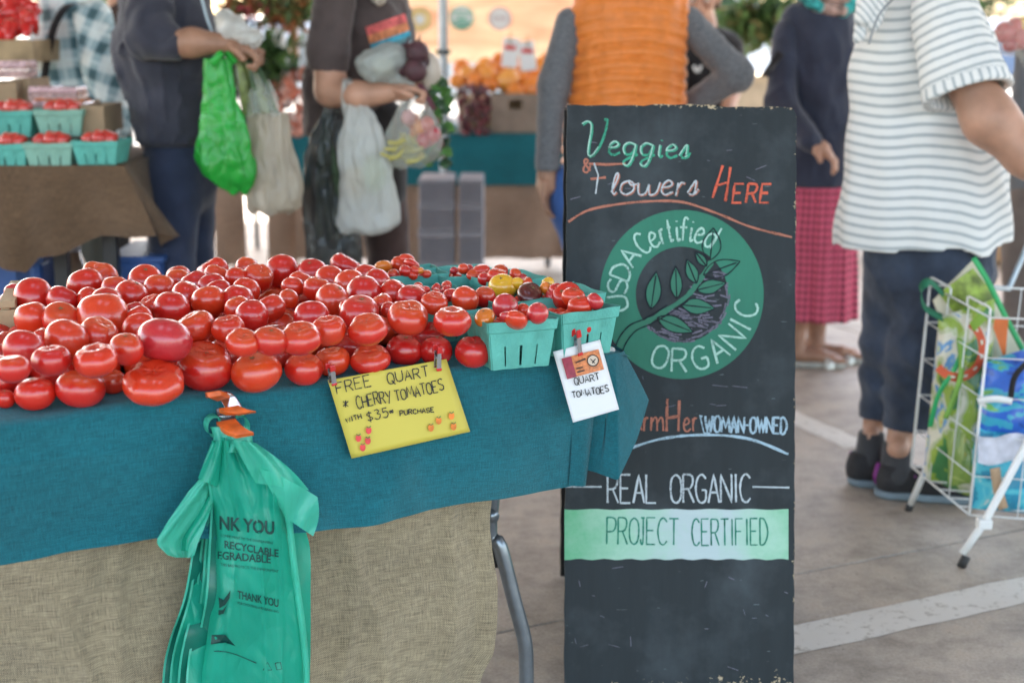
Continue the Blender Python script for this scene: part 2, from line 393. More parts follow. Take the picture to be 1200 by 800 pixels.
# ================================================================ MAIN TABLE
C0 = Vector((.19, 2.485, 0)); TD = Vector((.886, .464, 0)).normalized(); TN = Vector((-TD.y, TD.x, 0)); TZ = .74
def T(t, v, z=0): return C0 - TD * t + TN * v + Z3 * z
def fp(px, py, off=0.0): return plane_hit(px, py, C0 - TN * off, TN)       # front plane of the cloth, off metres towards us
MT = Matrix((TD, TN, Z3)).transposed()
tb = thing('folding_table', 'folding table with grey tube legs under the teal cloth and burlap skirt', 'table', T(.9, .38))
MB().box(T(.90, .38, TZ - .022), (1.80, .75, .04), MT).build('table_top', simple('moulded_table_top', (.5, .5, .48), .5), tb, bevel=.006)
for t_ in (.2, 1.6):
    for v_ in (.07, .69):
        if t_ == .2 and v_ == .07:
            pts = [T(.16, .10, .70), at(574, 610, 2.55), at(586, 640, 2.55), at(603, 705, 2.55), at(612, 738, 2.55), at(616, 760, 2.55), at(617, 800, 2.55)]
            e = pts[-1].copy(); e.z = .0; pts.append(e)
            MB().tube([Vector(p) for p in cat_spline(pts, 5)], .0145, 14).build('leg', M['grey_metal'], tb, smooth=True)
            a = at(580, 652, 2.56); MB().box(a + Vector((-.004, .012, 0)), (.03, .03, .045)).build('leg_bracket', M['black_plastic'], tb, bevel=.003)
        else:
            MB().tube([T(t_, v_, .70), T(t_, v_, .35), T(t_, v_ + (.05 if v_ > .3 else -.0), .2), T(t_, v_, 0)], .0145, 12).build('leg', M['grey_metal'], tb, smooth=True)
MB().tube([T(.2, .10, .42), T(.2, .68, .42)], .012, 10).build('cross_bar', M['grey_metal'], tb, smooth=True)

# teal cloth --------------------------------------------------------------
hem = [(0, .52), (200, .534), (300, .52), (400, .505), (585, .497), (668, .500)]
def hem_z(t):
    pts = [(fp(p, 600).dot(TD), z) for p, z in hem]; x = (C0 - TD * t).dot(TD)
    pts = [((C0 - fp(p, 590)).dot(TD), z) for p, z in hem]; pts.sort()
    return float(np.interp(t, [a for a, _ in pts], [b for _, b in pts]))
def cloth_drop(t, s, top, L, amp=1.0, off=.016):
    """point on the hanging front: s 0..1 of drop L"""
    z = top - L * s
    f = amp * (.008 * math.sin(t * 9 + s * 1.7) + .013 * math.sin(t * 5.1 - s * 2.2 + .7) * s + .004 * math.sin(t * 23 + s * 3.5))
    for (tc_, sl, wd_, am) in ((.34, .16, .022, .010), (.21, -.10, .018, .008), (.66, .12, .02, .009), (.76, -.16, .02, .010), (1.05, .2, .03, .008), (.47, -.05, .016, .006)): f += am * s * math.exp(-((t - tc_ - sl * s) / (wd_ * (1 + s))) ** 2)
    f += .004 * math.exp(-((s - .28 - .05 * math.sin(t * 4)) / .03) ** 2)
    sag = .007 * wob(Vector((t * 1.1, s * .5, 2)), 1.6, 1)
    return T(t, -off - .012 * s - f * (.3 + s) - sag * s, z)
TOPZ = TZ + .004
def teal(u, v):
    t = 1.82 * (1 - u) + .088 * u
    Lf = TOPZ - hem_z(t)
    tot = .72 + .03 + Lf; d = v * tot
    zt = TOPZ + .0035 * max(0, wob(Vector((t, d, 0)), 3.5)) + .004 * math.sin(t * 17) * math.exp(-((d - .72) / .05) ** 2)
    if d < .72: return T(t, .72 - d, zt)
    r = .018
    a = (d - .72) / .03
    if a < 1:
        g = a * math.pi / 2; return T(t, -r * math.sin(g), zt - r + r * math.cos(g))
    return cloth_drop(t, (d - .75) / Lf, zt - r, Lf - r)
tc = thing('tablecloth', 'teal linen tablecloth draped over the tomato table', 'tablecloth', T(.9, 0, .5))
NU, NV = 170, 110
grid('cloth_front', teal, NU, NV, teal_cloth, tc, su=1.77, sv=1.0)
# top near the right end and the corner that flares away from the table
def corner(u, v):
    """u: 0 at the front panel's last pleat -> 1 on the right-hand end; v: from the table top edge downwards"""
    Lf = .245
    # plan of the bottom hem, in (t, v) of the table, and its height
    key = [(.115, -.026, .505), (.088, -.036, .502), (.078, -.020, .51), (.080, .0, .522), (.055, -.018, .518), (.030, -.055, .510), (-.02, -.038, .575), (-.060, -.013, .638), (-.050, .03, .645), (-.03, .1, .62), (-.025, .2, .58), (-.02, .4, .55), (-.02, .76, .55)]
    top = [(.115, -.014), (.085, -.015), (.06, -.015), (.05, -.016), (.035, -.016), (.015, -.016), (.002, -.013), (-.010, -.004), (-.014, .01), (-.016, .06), (-.018, .2), (-.018, .4), (-.018, .76)]
    n = len(key) - 1; x = u * n; i = min(int(x), n - 1); f = x - i
    def cr(A):
        p = [np.array(A[max(i - 1, 0)]), np.array(A[i]), np.array(A[i + 1]), np.array(A[min(i + 2, n)])]
        sm = .5 * ((2 * p[1]) + (-p[0] + p[2]) * f + (2 * p[0] - 5 * p[1] + 4 * p[2] - p[3]) * f * f + (-p[0] + 3 * p[1] - 3 * p[2] + p[3]) * f ** 3)
        return sm if not 4 <= i <= 7 else .12 * sm + .88 * (p[1] * (1 - f) + p[2] * f)
    K = cr(key); Q = cr(top); s = v
    z0 = TOPZ - .012; z = z0 + (K[2] - z0) * s
    b = s ** 1.05; w = math.sin(min(1, s) * math.pi) * (.010 if u < .35 else .002)
    return T(Q[0] + (K[0] - Q[0]) * b - w * .6, Q[1] + (K[1] - Q[1]) * b - w * .5, z)
grid('cloth_corner', corner, 110, 50, teal_cloth, tc, su=1.1, sv=.26)
def endtop(u, v): 
    t = .088 - .105 * u; return T(t, .72 * (1 - v) - .016 * v, TOPZ - .012 * u ** 3 - .010 * v ** 6 + .0004)
grid('cloth_end_strip', endtop, 12, 50, teal_cloth, tc, su=.07, sv=.75)
# a soft fold of slack cloth lying along the front edge by the clamp
# burlap skirt --------------------------------------------------------------
def burl(u, v):
    z = .70 - .70 * v
    te = (C0 - fp(588 - 6 * max(0, (v - .15)) - 60 * max(0, v - .72) + 5 * math.sin(v * 13), 600)).dot(TD)
    t = 1.82 * (1 - u) + te * u
    f = .020 * math.sin(t * 8.0 + v * 1.8) + .009 * math.sin(t * 21 - v * 2.3) * v + .018 * wob(Vector((t, v, 4)), 1.8, 2) + .006 * abs(math.sin(t * 13 + v * 15)) ** 6
    f += .012 * math.exp(-((t - te - .07 - .02 * v) / .012) ** 2) - .010 * math.exp(-((t - te - .035) / .012) ** 2)
    for (t1_, sl_, am_) in ((.33, -.18, .010), (.20, .12, .008), (.62, .10, .010), (.80, -.14, .009), (1.02, .08, .009), (1.15, -.1, .008)): f += am_ * math.exp(-((t - te - t1_ - sl_ * v) / .013) ** 2)
    return T(t, .034 - min(f, .040 - .02 * max(0, 1 - v * 2.2)), z)
bs_ = grid('burlap_skirt', burl, 180, 70, M['burlap'], None, su=1.7, sv=.7)
tag(bs_, 'coarse tan burlap skirt hanging below the teal cloth of the tomato table', 'table skirt')

# wooden crate at the left --------------------------------------------------------------
wc = thing('wooden_crate', 'weathered wooden slat crate cut off by the left edge beside the tomatoes', 'crate', T(1.03, .26, TZ))
cA = gz(18, 405, TZ + .02); 
def cr_(a, b, z): return Vector((cA.x - a * .97 - b * .2, cA.y - a * .24 + b * .97, z))
MC = Matrix(((.97, .24, 0), (-.24, .97, 0), (0, 0, 1))).transposed()
MC = Matrix((Vector((.97, .24, 0)), Vector((-.24, .97, 0)), Z3)).transposed()
cc0 = cA + Vector((0, 0, 0))
for zz, k in ((.008, 0), (.030, 1)):
    pass
hgt = .088
for i in range(3):                                     # right-hand end boards
    MB().box(cc0 + MC @ Vector((0, .05 + i * .07, hgt / 2 - .018)), (.009, .067, hgt), MC).build('slat', M['wood'], wc, bevel=.001)
for i in range(2):
    MB().box(cc0 + MC @ Vector((-.10, -.002 + 0, i * .042 + .003)), (.22, .008, .038), MC).build('slat', M['wood'], wc, bevel=.001)
MB().box(cc0 + MC @ Vector((-.008, .10, hgt - .014)), (.026, .21, .012), MC).build('rail', M['wood'], wc, bevel=.001)
MB().box(cc0 + MC @ Vector((-.012, .008, hgt / 2 - .018)), (.014, .012, hgt), MC).build('corner_post', M['wood'], wc, bevel=.001)
MB().box(cc0 + MC @ Vector((-.10, .10, -.012)), (.21, .2, .006), MC).build('bottom', M['wood'], wc)

# ================================================================ TOMATOES
def tomato_mesh(seed, lobes=0, amp=.03, flat=.82, dimple=.18, nu=32, nv=20):
    r_ = random.Random(seed); V = []; Fc = []
    ph = r_.uniform(0, 6.28); ax = r_.uniform(.95, 1.06); p2 = r_.uniform(0, 6.28)
    for j in range(nv + 1):
        th = math.pi * j / nv
        for i in range(nu):
            g = 2 * math.pi * i / nu
            st = math.sin(th); top = math.exp(-(st / .42) ** 2) if th < math.pi / 2 else .0
            lob = amp * (math.cos(lobes * g + ph) * .6 + math.cos((lobes * 2 - 3) * g + p2) * .3) if lobes else 0
            lob += .018 * math.cos(2 * g + p2) + .012 * math.cos(3 * g + ph)
            rad = st ** .93 * (1 + lob * (1.0 if th < 1.9 else .5))
            z = math.cos(th) * flat - dimple * top * (1 + .6 * lob * 8 * (1 if lobes else 0)) + (.03 * math.exp(-(st / .3) ** 2) if th > 2 else 0)
            if 0.25 < th < 1.2 and lobes: z += lob * .8 * math.sin((th - .25) / .95 * math.pi)
            V.append((rad * math.cos(g) * ax, rad * math.sin(g) / ax, z))
    for j in range(nv):
        for i in range(nu):
            a = j * nu + i; b = j * nu + (i + 1) % nu; Fc.append((a, a + nu, b + nu, b))
    me = bpy.data.meshes.new('tomato'); me.from_pydata(V, [], Fc); me.update()
    me.polygons.foreach_set('use_smooth', [True] * len(me.polygons)); zt = min(v[2] for v in V[:nu])
    return me, zt
def scar_mesh():
    V = [(0, 0, .03)]; n = 20
    for i in range(n):
        g = 2 * math.pi * i / n; r = (.17 if i % 4 == 0 else .085 if i % 2 else .06); V.append((r * math.cos(g), r * math.sin(g), .025 + (.03 if i % 4 == 0 else .0)))
    return V, [(0, 1 + i, 1 + (i + 1) % n) for i in range(n)]
TM = {}
protos = [tomato_mesh(1, 0, 0, .86, .10), tomato_mesh(2, 0, 0, .80, .14), tomato_mesh(3, 5, .035, .76, .20), tomato_mesh(4, 7, .04, .70, .22),
          tomato_mesh(5, 6, .03, .78, .2), tomato_mesh(6, 0, 0, .9, .08), tomato_mesh(7, 4, .05, .74, .22), tomato_mesh(8, 3, .06, .78, .18)]
sv, sf = scar_mesh(); scme = bpy.data.meshes.new('stem_scar'); scme.from_pydata(sv, [], sf); scme.materials.append(M['scar'])
def mesh_for(k, mat):
    key = (k, mat.name)
    if key not in TM:
        me = protos[k][0].copy(); me.materials.clear(); me.materials.append(mat); TM[key] = me
    return TM[key]
def tomato(c, r, k, label, group, mat=None, rot=None, rz=None, scar=True, name='tomato', sc=None):
    mat = mat or M['tomato']
    o = bpy.data.objects.new(name, mesh_for(k, mat)); COL.objects.link(o)
    o.location = c; o.scale = sc or (r, r, r)
    o.rotation_euler = rot or (0, 0, 0)
    tag(o, label, name.replace('_', ' '), group); WL[o.name] = Vector(c)
    if scar:
        s = bpy.data.objects.new('stem_scar', scme); COL.objects.link(s); s.parent = o; s.location = (0, 0, protos[k][1])
    return o
# pixel list: (cx, cy, w, h, layer) read off the photograph; the place in depth comes from the pile it lies in
A1 = [(14,340,17,20),(39,348,42,32),(37.5,373,38,40),(74,352,37,32),(100,333,38,36),(116,325,38,20),(107,352,30,24),(124,357,38,20),(135,339,30,24),
      (153,348,36,27),(170,330,38,25),(187,338,33,27),(209,326,27,17),(179,359,30,19),(200,362,40,25),(245,336,32,22),(155,366,28,17),(163,373,28,15),
      (120,373,56,36),(163,383,34,18),(72,375,42,30),(116,391,42,31),(79,397,48,37),(46,396,24,12),(28,408,42,30),(148,409,36,37)]
A2 = [(209,327,28,18),(231,334,33,21),(218,347,34,28),(254,323,28,25),(249,318,34,17),(289,314,26,14),(282,326,25,22),(298,325,32,22),(330,317,36,24),
      (288,341,30,24),(255,341,28,17),(246,353,40,24),(278,352,35,17),(279,362,29,20),(295,371,36,26),(316,362,34,22),(343,336,24,17),
      (352,331,28,17),(366,320,33,24),(338,350,22,25),(370,338,30,14),(387,328,34,22),(389,352,37,31),(405,312,34,16),(410,334,36,28),
      (426,345,40,27),(430,321,28,17),(442,330,29,19),(462,344,32,22),(445,357,29,17),(484,347,26,12),(365,371,38,26),(421,367,44,24),(410,362,24,17),(455,363,17,22),
      (229,383,42,35),(509,355,30,22),(483,349,32,14),(545,351,30,20),(528,346,18,13)]
FR = [(192,399,64,50),(112.5,422,54,45),(60,422,44,38),(15,432,38,34),(267,385,38,34),(288,401,40,32),(320,399,40,34),(345,397,50,39),(385,387,41,38),(431,386,47,37),(478,372,52,43),(530,376,47,41)]
L0 = [(6,467,23,34),(41,461,46,37),(94,455,56,41),(132,447,30,38),(180,448,76,52),(240,429,68,58),(300,436,57,46),(356,432,44,40),(322,417,34,32),(389,423,42,36),(434,421,48,33),(474,410,42,34),(511,411,37,36),(554.5,412,42,42),(410,405,34,26),(497,396,48,22),(350,415,30,25)]
TV_B = 0
pile = []
def add_px(lst, mode):
    for i, (cx, cy, w, h) in enumerate(lst):
        r0 = w / 2 / 690
        best = None
        if mode == 0:
            r = .035
            for _ in range(3):
                P = gz(cx, cy, TOPZ + r * .80 * (h / w) ** .3 + .002); r = px2m(w / 2, P)
            vmin = .55 * r
        elif mode == 1:
            P = gz(cx, cy, TZ + .094); r = px2m(w / 2, P)
        else:
            P = gz(cx, cy, TZ + .094); r = px2m(w / 2, P) * 1.11
        pile.append([P, r, w, h, cx, cy, mode])
add_px(L0, 0); add_px(FR, 1); add_px(A1, 2); add_px(A2, 2)
# hidden bottom layer that carries the visible ones
vis = [p for p in pile]
def tv(P): d = P - C0; return (-d.dot(TD), d.dot(TN))
gi = 0
for a in range(26):
    for b in range(10):
        t = .28 + a * .068 + (.034 if b % 2 else 0); v = .115 + b * .062
        P = T(t + random.uniform(-.006, .006), v + random.uniform(-.006, .006), TOPZ + .032)
        if t > 1.45 or (v > .30 and t < .42) or (t < .33): continue
        if any((P - q[0]).length < q[1] * .8 + .028 for q in vis): continue
        X = P; px_ = 600 + F * X.x / zc(X)
        if px_ < -60: continue
        pile.append([P, random.uniform(.031, .037), 0, 0, px_, 0, 3]); gi += 1
# push overlapping neighbours apart a little
for it in range(14):
    for i in range(len(pile)):
        for j in range(i + 1, len(pile)):
            d = pile[j][0] - pile[i][0]; L = d.length; need = (pile[i][1] + pile[j][1]) * .80
            if 1e-5 < L < need:
                wi = .15 if pile[i][6] < 2 else (1.6 if pile[i][6] == 3 else .7); wj = .15 if pile[j][6] < 2 else (1.6 if pile[j][6] == 3 else .7)
                k = d / L * (need - L) * .5 / (wi + wj)
                pile[i][0] = pile[i][0] - k * wi; pile[j][0] = pile[j][0] + k * wj
    for p in pile:
        zmin = TOPZ + p[1] * .74
        if p[0].z < zmin: p[0].z = zmin
        t, v = tv(p[0])
        if p[6] == 3 and v < .07: p[0] += TN * (.07 - v)
PL = []
special = {('F', 0): 'large smooth rose-red tomato sitting on top of the two biggest ones',
           ('L', 4): 'widest flattened tomato in the bottom front row, left of the orange clamp',
           ('L', 5): 'very large ribbed tomato behind the widest one, above the orange clamp',
           ('L', 6): 'squat orange-red tomato in the bottom front row, just right of the orange clamp',
           ('L', 7): 'round bottom row tomato just left of the left red clip of the yellow sign',
           ('L', 9): 'tomato in the bottom row directly behind the left red clip of the yellow sign',
           ('L', 13): 'last round tomato in the bottom row, touching the front quart basket',
           ('L', 12): 'tomato in the bottom row behind the right red clip of the yellow sign',
           ('L', 10): 'wide tomato in the bottom row above the word FREE on the yellow sign',
           ('L', 11): 'tomato in the bottom row above the word QUART on the yellow sign',
           ('L', 1): 'dull red round tomato in the bottom row near the left edge of the table front',
           ('L', 0): 'tomato in the bottom row cut off by the left edge of the photo',
           ('L', 2): 'flattened tomato with a green stem scar in the bottom row, left of the widest one',
           ('L', 3): 'small shaded tomato wedged in the bottom row beside the widest one',
           ('F', 1): 'ribbed tomato with a brown stem scar just left of the rose-red one',
           ('F', 2): 'round tomato on the second layer below the wooden crate',
           ('F', 3): 'tomato on the second layer at the left edge of the photo',
           ('F', 7): 'squat lobed tomato on the second layer left of the sign, over a bottom row gap',
           ('F', 8): 'tomato with a puckered top above the left red clip of the yellow sign',
           ('F', 9): 'smooth tomato with a creased top above the word FREE on the yellow sign',
           ('F', 10): 'big tomato with a deep open stem hole above the word QUART on the yellow sign',
           ('F', 11): 'big puckered tomato topping the pile beside the front quart basket',
           ('F', 4): 'dark round tomato directly behind the very large ribbed one',
           ('F', 5): 'smooth round tomato on the second layer just right of the very large ribbed one'}
nL = len(L0); nF = len(FR)
ORD = 'first second third fourth fifth sixth seventh eighth ninth tenth eleventh twelfth thirteenth fourteenth fifteenth sixteenth seventeenth eighteenth nineteenth twentieth'.split()
ROWS = [(0, 332, 'the far edge row'), (332, 345, 'the second row from the far edge'), (345, 357, 'the third row from the far edge'), (357, 374, 'the middle row'), (374, 999, 'the row above the front ones')]
RLAB = {}
rest = [(i, p) for i, p in enumerate(pile) if i >= nL and p[6] < 3 and ('F', i - nL) not in special]
for lo, hi, nm in ROWS:
    rw = sorted([(p[4], i) for i, p in rest if lo <= p[5] < hi])
    for k, (x, i) in enumerate(rw):
        w, h = pile[i][2], pile[i][3]; sz = 'small' if w < 31 else 'medium' if w < 39 else 'large'; sh = 'flattened' if h / w < .68 else 'round'
        RLAB[i] = '%s %s red tomato, %s from the left in %s' % (sz, sh, ORD[k], nm)
def zlabel(i, mode, P):
    if mode == 3:
        t, v = tv(P); dep = 'front half' if v < .3 else ('middle' if v < .48 else 'far side')
        return 'red tomato half hidden in the bottom layer inside the %s of the heap' % dep, 'red tomatoes in the hidden bottom layer'
    return RLAB.get(i, {14: 'shaded tomato sunk between the two layers left of the left red clip', 8: 'squat tomato in the bottom row right of the orange one by the clamp', 15: 'shaded tomato low behind the bottom row above the word QUART', 16: 'shaded tomato low behind the bottom row left of the yellow sign'}.get(i, 'red tomato wedged low in the bottom front row behind the yellow sign')), 'red slicing tomatoes heaped on the teal cloth'
for i, p in enumerate(pile):
    P, r, w, h, cx, cy, mode = p; rr = random.Random(i * 7 + 1)
    asp = (h / w) if w else .82
    key = ('L', i) if i < nL else ('F', i - nL) if i < nL + nF else None
    k = rr.choice([0, 5, 0, 1, 5, 2, 4]) if mode >= 2 else rr.choice([1, 0, 2, 4])
    if key in (('L', 4), ('L', 5), ('F', 0)): k = {('L', 4): 3, ('L', 5): 2, ('F', 0): 0}[key]
    if key in (('F', 10), ('F', 11), ('F', 8), ('F', 9), ('F', 1), ('F', 7)): k = {8: 4, 9: 2, 10: 6, 11: 3, 1: 3, 7: 2}[key[1]]
    if mode == 2 and asp < .62: k = rr.choice([3, 7, 6, 1, 0, 5])
    tilt = rr.uniform(.1, .6) if mode >= 2 else rr.uniform(.0, .35)
    rot = Euler((rr.choice((-1, 1)) * tilt, rr.uniform(-.5, .5), rr.uniform(0, 6.28)))
    if mode < 2: rot = Euler((rr.uniform(.05, .4), rr.uniform(-.2, .2), 0)); 
    if key == ('F', 0): rot = Euler((math.pi - .3, .15, 0))
    if key == ('L', 4): rot = Euler((.25, .06, 0))
    if rr.random() < .35 and mode >= 2: rot = Euler((math.pi + rr.uniform(-.5, .5), rr.uniform(-.5, .5), rr.uniform(0, 6.28)))
    lab, grp = (special[key], None) if key in special else zlabel(i, mode, P)
    mat = M['tomato_pink'] if (cx < 125 and cy < 420 and rr.random() < .18) or key == ('F', 0) else M['tomato']
    zs = r * (min(1.15, max(.85, asp / .8)) if mode < 2 else rr.uniform(1.03, 1.16))
    tomato(P, r, k, lab, grp, mat, rot, sc=(r * 1.0, r * 1.0, zs), scar=(mode != 3))

# ================================================================ QUART BASKETS
def basket_mesh(wt, wb, h, seed=0):
    """tapered pulp till: rim band, flutes, real slots"""
    V = []; Fc = []
    cols = [0, .08, .16, .22, .25, .33, .41, .475, .525, .59, .67, .75, .78, .84, .92, 1.0]
    slots = {3, 7, 11}
    rows = [0, .06, .48, .6, .78, .80, 1.0]
    flute = [0, .3, .8, 1, 1, .2, .2, 1, 1, .2, .2, 1, 1, .8, .3, 0]
    for sd in range(4):
        b0 = len(V); a = sd * math.pi / 2
        for rz_ in rows:
            hw = (wb + (wt - wb) * rz_) / 2
            for ci, c in enumerate(cols):
                dep = 0.0025 * flute[ci] * (1 if rz_ < .78 else 0) - (.0025 if rz_ >= .8 else 0)
                x = (c * 2 - 1) * (hw + (.0025 if rz_ >= .8 else 0)); y = -(hw - dep)
                z = h * rz_ + (.0012 * math.sin(c * 9 + seed + sd) if rz_ == 1 else 0)
                V.append((x * math.cos(a) - y * math.sin(a), x * math.sin(a) + y * math.cos(a), z))
        n = len(cols)
        for j in range(len(rows) - 1):
            for i in range(n - 1):
                if j == 1 and i in slots: continue
                Fc.append((b0 + j * n + i, b0 + j * n + i + 1, b0 + (j + 1) * n + i + 1, b0 + (j + 1) * n + i))
    b0 = len(V); hb = wb / 2; V += [(-hb, -hb, .002), (hb, -hb, .002), (hb, hb, .002), (-hb, hb, .002)]; Fc.append((b0, b0 + 1, b0 + 2, b0 + 3))
    return V, Fc
BK = {}
def basket(P, rz, wt=.118, wb=.098, h=.078, mat=None, label='', group=None, seed=0):
    mat = mat or M['pulp']; key = (wt, wb, h, mat.name, seed % 2)
    if key not in BK:
        V, Fc = basket_mesh(wt, wb, h, seed); me = bpy.data.meshes.new('berry_basket'); me.from_pydata(V, [], Fc); me.update(); me.materials.append(mat); BK[key] = me
    o = bpy.data.objects.new('berry_basket', BK[key]); COL.objects.link(o); o.location = P; o.rotation_euler = (0, 0, rz)
    m = o.modifiers.new('pulp_thickness', 'SOLIDIFY'); m.thickness = .0022; m.offset = 1
    return tag(o, label, 'basket', group)
def basket_from_front(Lp, Rp, wt, h):
    d = (Rp - Lp); d.z = 0; rz = math.atan2(d.y, d.x); n = Vector((-d.normalized().y, d.normalized().x, 0))
    c = (Lp + Rp) / 2 + n * (wt / 2); return Vector((c.x, c.y, 0)), rz
W_ = .118; HB = .082
zb = TOPZ + .001
c1, r1 = basket_from_front(gz(574, 380, TZ + .085), gz(650, 374, TZ + .085), W_, HB)
c2, r2 = basket_from_front(gz(652, 370, TZ + .085), gz(725, 360, TZ + .085), W_, HB)
c2 = c1 + (c2 - c1) * 1.04
th_t = math.atan2(TD.y, TD.x)
ux = Vector((math.cos(th_t), math.sin(th_t), 0)); uy = Vector((-ux.y, ux.x, 0))
baskets = []
def put(c, rz, label, **kw):
    P = Vector((c.x, c.y, zb)); basket(P, rz, W_, .098, HB, label=label, group='teal pulp quart baskets on the tomato table', **kw); baskets.append((P, rz)); return P
b1 = put(c1, r1, 'teal quart basket with an orange and dusky pink tomatoes, right of the heap', seed=1)
b2 = put(c2, r2, 'teal quart basket at the table corner with the white tag in front of it')
def bpos(x, y): return gz(x, y, TZ + .085)
b3 = put(bpos(601, 346), th_t - .02, 'teal quart basket with the big yellow and dark brown tomatoes', seed=1)
b4 = put(bpos(656, 341), th_t - .05, 'teal quart basket behind the corner one, next to the chalkboard')
b5 = put(bpos(592, 324), th_t + .04, 'teal quart basket of cherry tomatoes behind the yellow tomato')
b6 = put(bpos(508, 344), th_t - .10, 'teal quart basket of small cherry tomatoes bordering the red heap', seed=1)
b7 = put(bpos(480, 318), th_t - .14, 'teal quart basket of long pointed red tomatoes at the back')
b8 = put(bpos(543, 318), th_t - .03, 'teal quart basket of red plum tomatoes at the far edge of the table', seed=1)
def in_basket(P, items, what):
    """items: (px, py, w_px, material, aspect, label)"""
    for i, (px, py, w, mt_, asp, lab) in enumerate(items):
        # height inside the basket: on the plane a little above the rim
        z = P.z + HB - .002 + (.012 if i % 2 else .004)
        Q = gz(px, py, z); r = px2m(w / 2, Q)
        d = Q - P; d.z = 0; lim = W_ / 2 + .006
        if d.length > lim: Q.x, Q.y = (P + d.normalized() * lim).x, (P + d.normalized() * lim).y
        rr = random.Random(px * 3 + py)
        k = rr.choice([0, 1, 5]); 
        tomato(Q, r, k, lab, None if lab[0] != '*' else what, mt_, Euler((rr.uniform(-.9, .9), rr.uniform(-.6, .6), rr.uniform(0, 6))), sc=(r, r * (1 if asp > .8 else .9), r * min(1.1, asp / .8)), scar=True, name='tomato') if lab[0] != '*' else \
        tomato(Q, r, k, lab[1:], what, mt_, Euler((rr.uniform(-.9, .9), rr.uniform(-.6, .6), rr.uniform(0, 6))), sc=(r, r, r * min(1.1, asp / .8)), scar=rr.random() < .6, name='cherry_tomato')
    # fill below
    base_n = 9
    for i in range(base_n):
        a = i * 2.4 + P.x * 50; rr = .038 * math.sqrt((i + .5) / base_n) * 1.05; s = .019
        Q = Vector((P.x + rr * math.cos(a), P.y + rr * math.sin(a), P.z + HB - .030 + (.006 if i % 2 else 0)))
        tomato(Q, s, i % 2, 'small red tomato low inside the ' + what, 'low tomatoes in the ' + what, M['tomato'], Euler((a, a * 2, 0)), sc=(s, s, s * 1.05), scar=False, name='cherry_tomato')
Tm, Tp, Ty, To, Tk = M['tomato'], M['tomato_pink'], M['tomato_yellow'], M['tomato_orange'], M['tomato_black']
in_basket(b1, [(568, 372, 28, To, .65, 'orange tomato at the left of the front quart basket'), (592, 359, 31, Tp, 1, 'dusky pink round tomato on top of the front quart basket'),
               (604, 375, 34, Tm, .6, 'flat red tomato at the rim of the front quart basket'), (630, 367, 27, Tp, .9, 'pale pink tomato at the right rim of the front quart basket'), (613, 363, 16, Tm, .9, 'small red tomato tucked behind the flat one in the front basket'), (588, 377, 14, Tp, .8, 'tiny dusky tomato at the rim of the front quart basket')], 'front quart basket')
in_basket(b2, [(659, 337, 34, Tm, .9, 'biggest red tomato standing above the corner basket'), (672, 348, 27, Tm, .85, 'red tomato with pale streaks in the middle of the corner basket'),
               (680, 358, 30, Tm, .65, 'low red tomato at the rim of the corner basket'), (697, 353, 23, Tp, .85, 'speckled pinkish tomato at the right of the corner basket')], 'corner quart basket')
in_basket(b3, [(587, 335, 33, Ty, .85, 'big golden yellow tomato between the baskets'), (606, 332, 16, Ty, .9, 'small pale yellow tomato beside the big golden one'), (621, 345, 36, Tk, .6, 'dark brown ridged tomato beside the golden yellow one'),
               (618, 331, 18, Tm, .7, 'red tomato peeking out behind the dark brown one'), (568, 348, 26, Tm, .9, 'deep red tomato left of the big golden one')], 'middle quart basket')
in_basket(b4, [(635, 328, 16, Ty, .8, 'small yellow tomato left of the biggest basket tomato'), (641, 338, 17, To, 1.1, 'orange tomato half behind the biggest basket tomato'), (639, 356, 24, Tp, .7, 'dusky pink tomato between the two front baskets'), (648, 361, 24, Tm, .75, 'dark red tomato between the two front baskets')], 'basket by the chalkboard')
ch = '*small red cherry tomato heaped in the '
in_basket(b5, [(561, 329, 18, Tm, .9, ch + 'basket behind the yellow tomato'), (573, 327, 20, Tm, .8, ch + 'basket behind the yellow tomato'), (586, 318, 20, Tm, .75, ch + 'basket behind the yellow tomato'), (604, 321, 15, Tm, .8, ch + 'basket behind the yellow tomato'), (612, 326, 13, Tp, .8, ch + 'basket behind the yellow tomato'), (571, 341, 20, Tm, .8, ch + 'basket behind the yellow tomato')], 'basket behind the yellow tomato')
in_basket(b6, [(490, 336, 13, Tm, .8, ch + 'basket bordering the red heap'), (495, 342, 19, Tm, .6, ch + 'basket bordering the red heap'), (511, 337, 12, Tm, .9, ch + 'basket bordering the red heap'), (511, 342, 10, Tm, .9, ch + 'basket bordering the red heap'), (524, 334, 13, Tm, .8, ch + 'basket bordering the red heap'), (524, 340, 12, Tm, .9, ch + 'basket bordering the red heap'), (517, 343, 9, Tp, .9, ch + 'basket bordering the red heap')], 'basket bordering the red heap')
in_basket(b7, [(459, 304, 24, Tm, .8, 'long pointed red tomato on top of the back left basket'), (473, 299, 20, Tm, .7, 'second long red tomato leaning on the back left heap'), (449, 313, 24, To, .6, 'orange blushed pointed tomato at the rim of the back left basket'), (482, 310, 24, Tm, .5, 'slim horn shaped red tomato at the right of the back left basket'),
               (459, 322, 14, Tm, .9, ch + 'back left basket'), (472, 321, 15, Tm, .9, ch + 'back left basket'), (484, 323, 13, Tm, .9, ch + 'back left basket'), (492, 323, 12, Tm, .9, ch + 'back left basket'), (500, 321, 12, Tm, .8, ch + 'back left basket'), (507, 325, 11, To, .8, ch + 'back left basket')], 'back left basket')
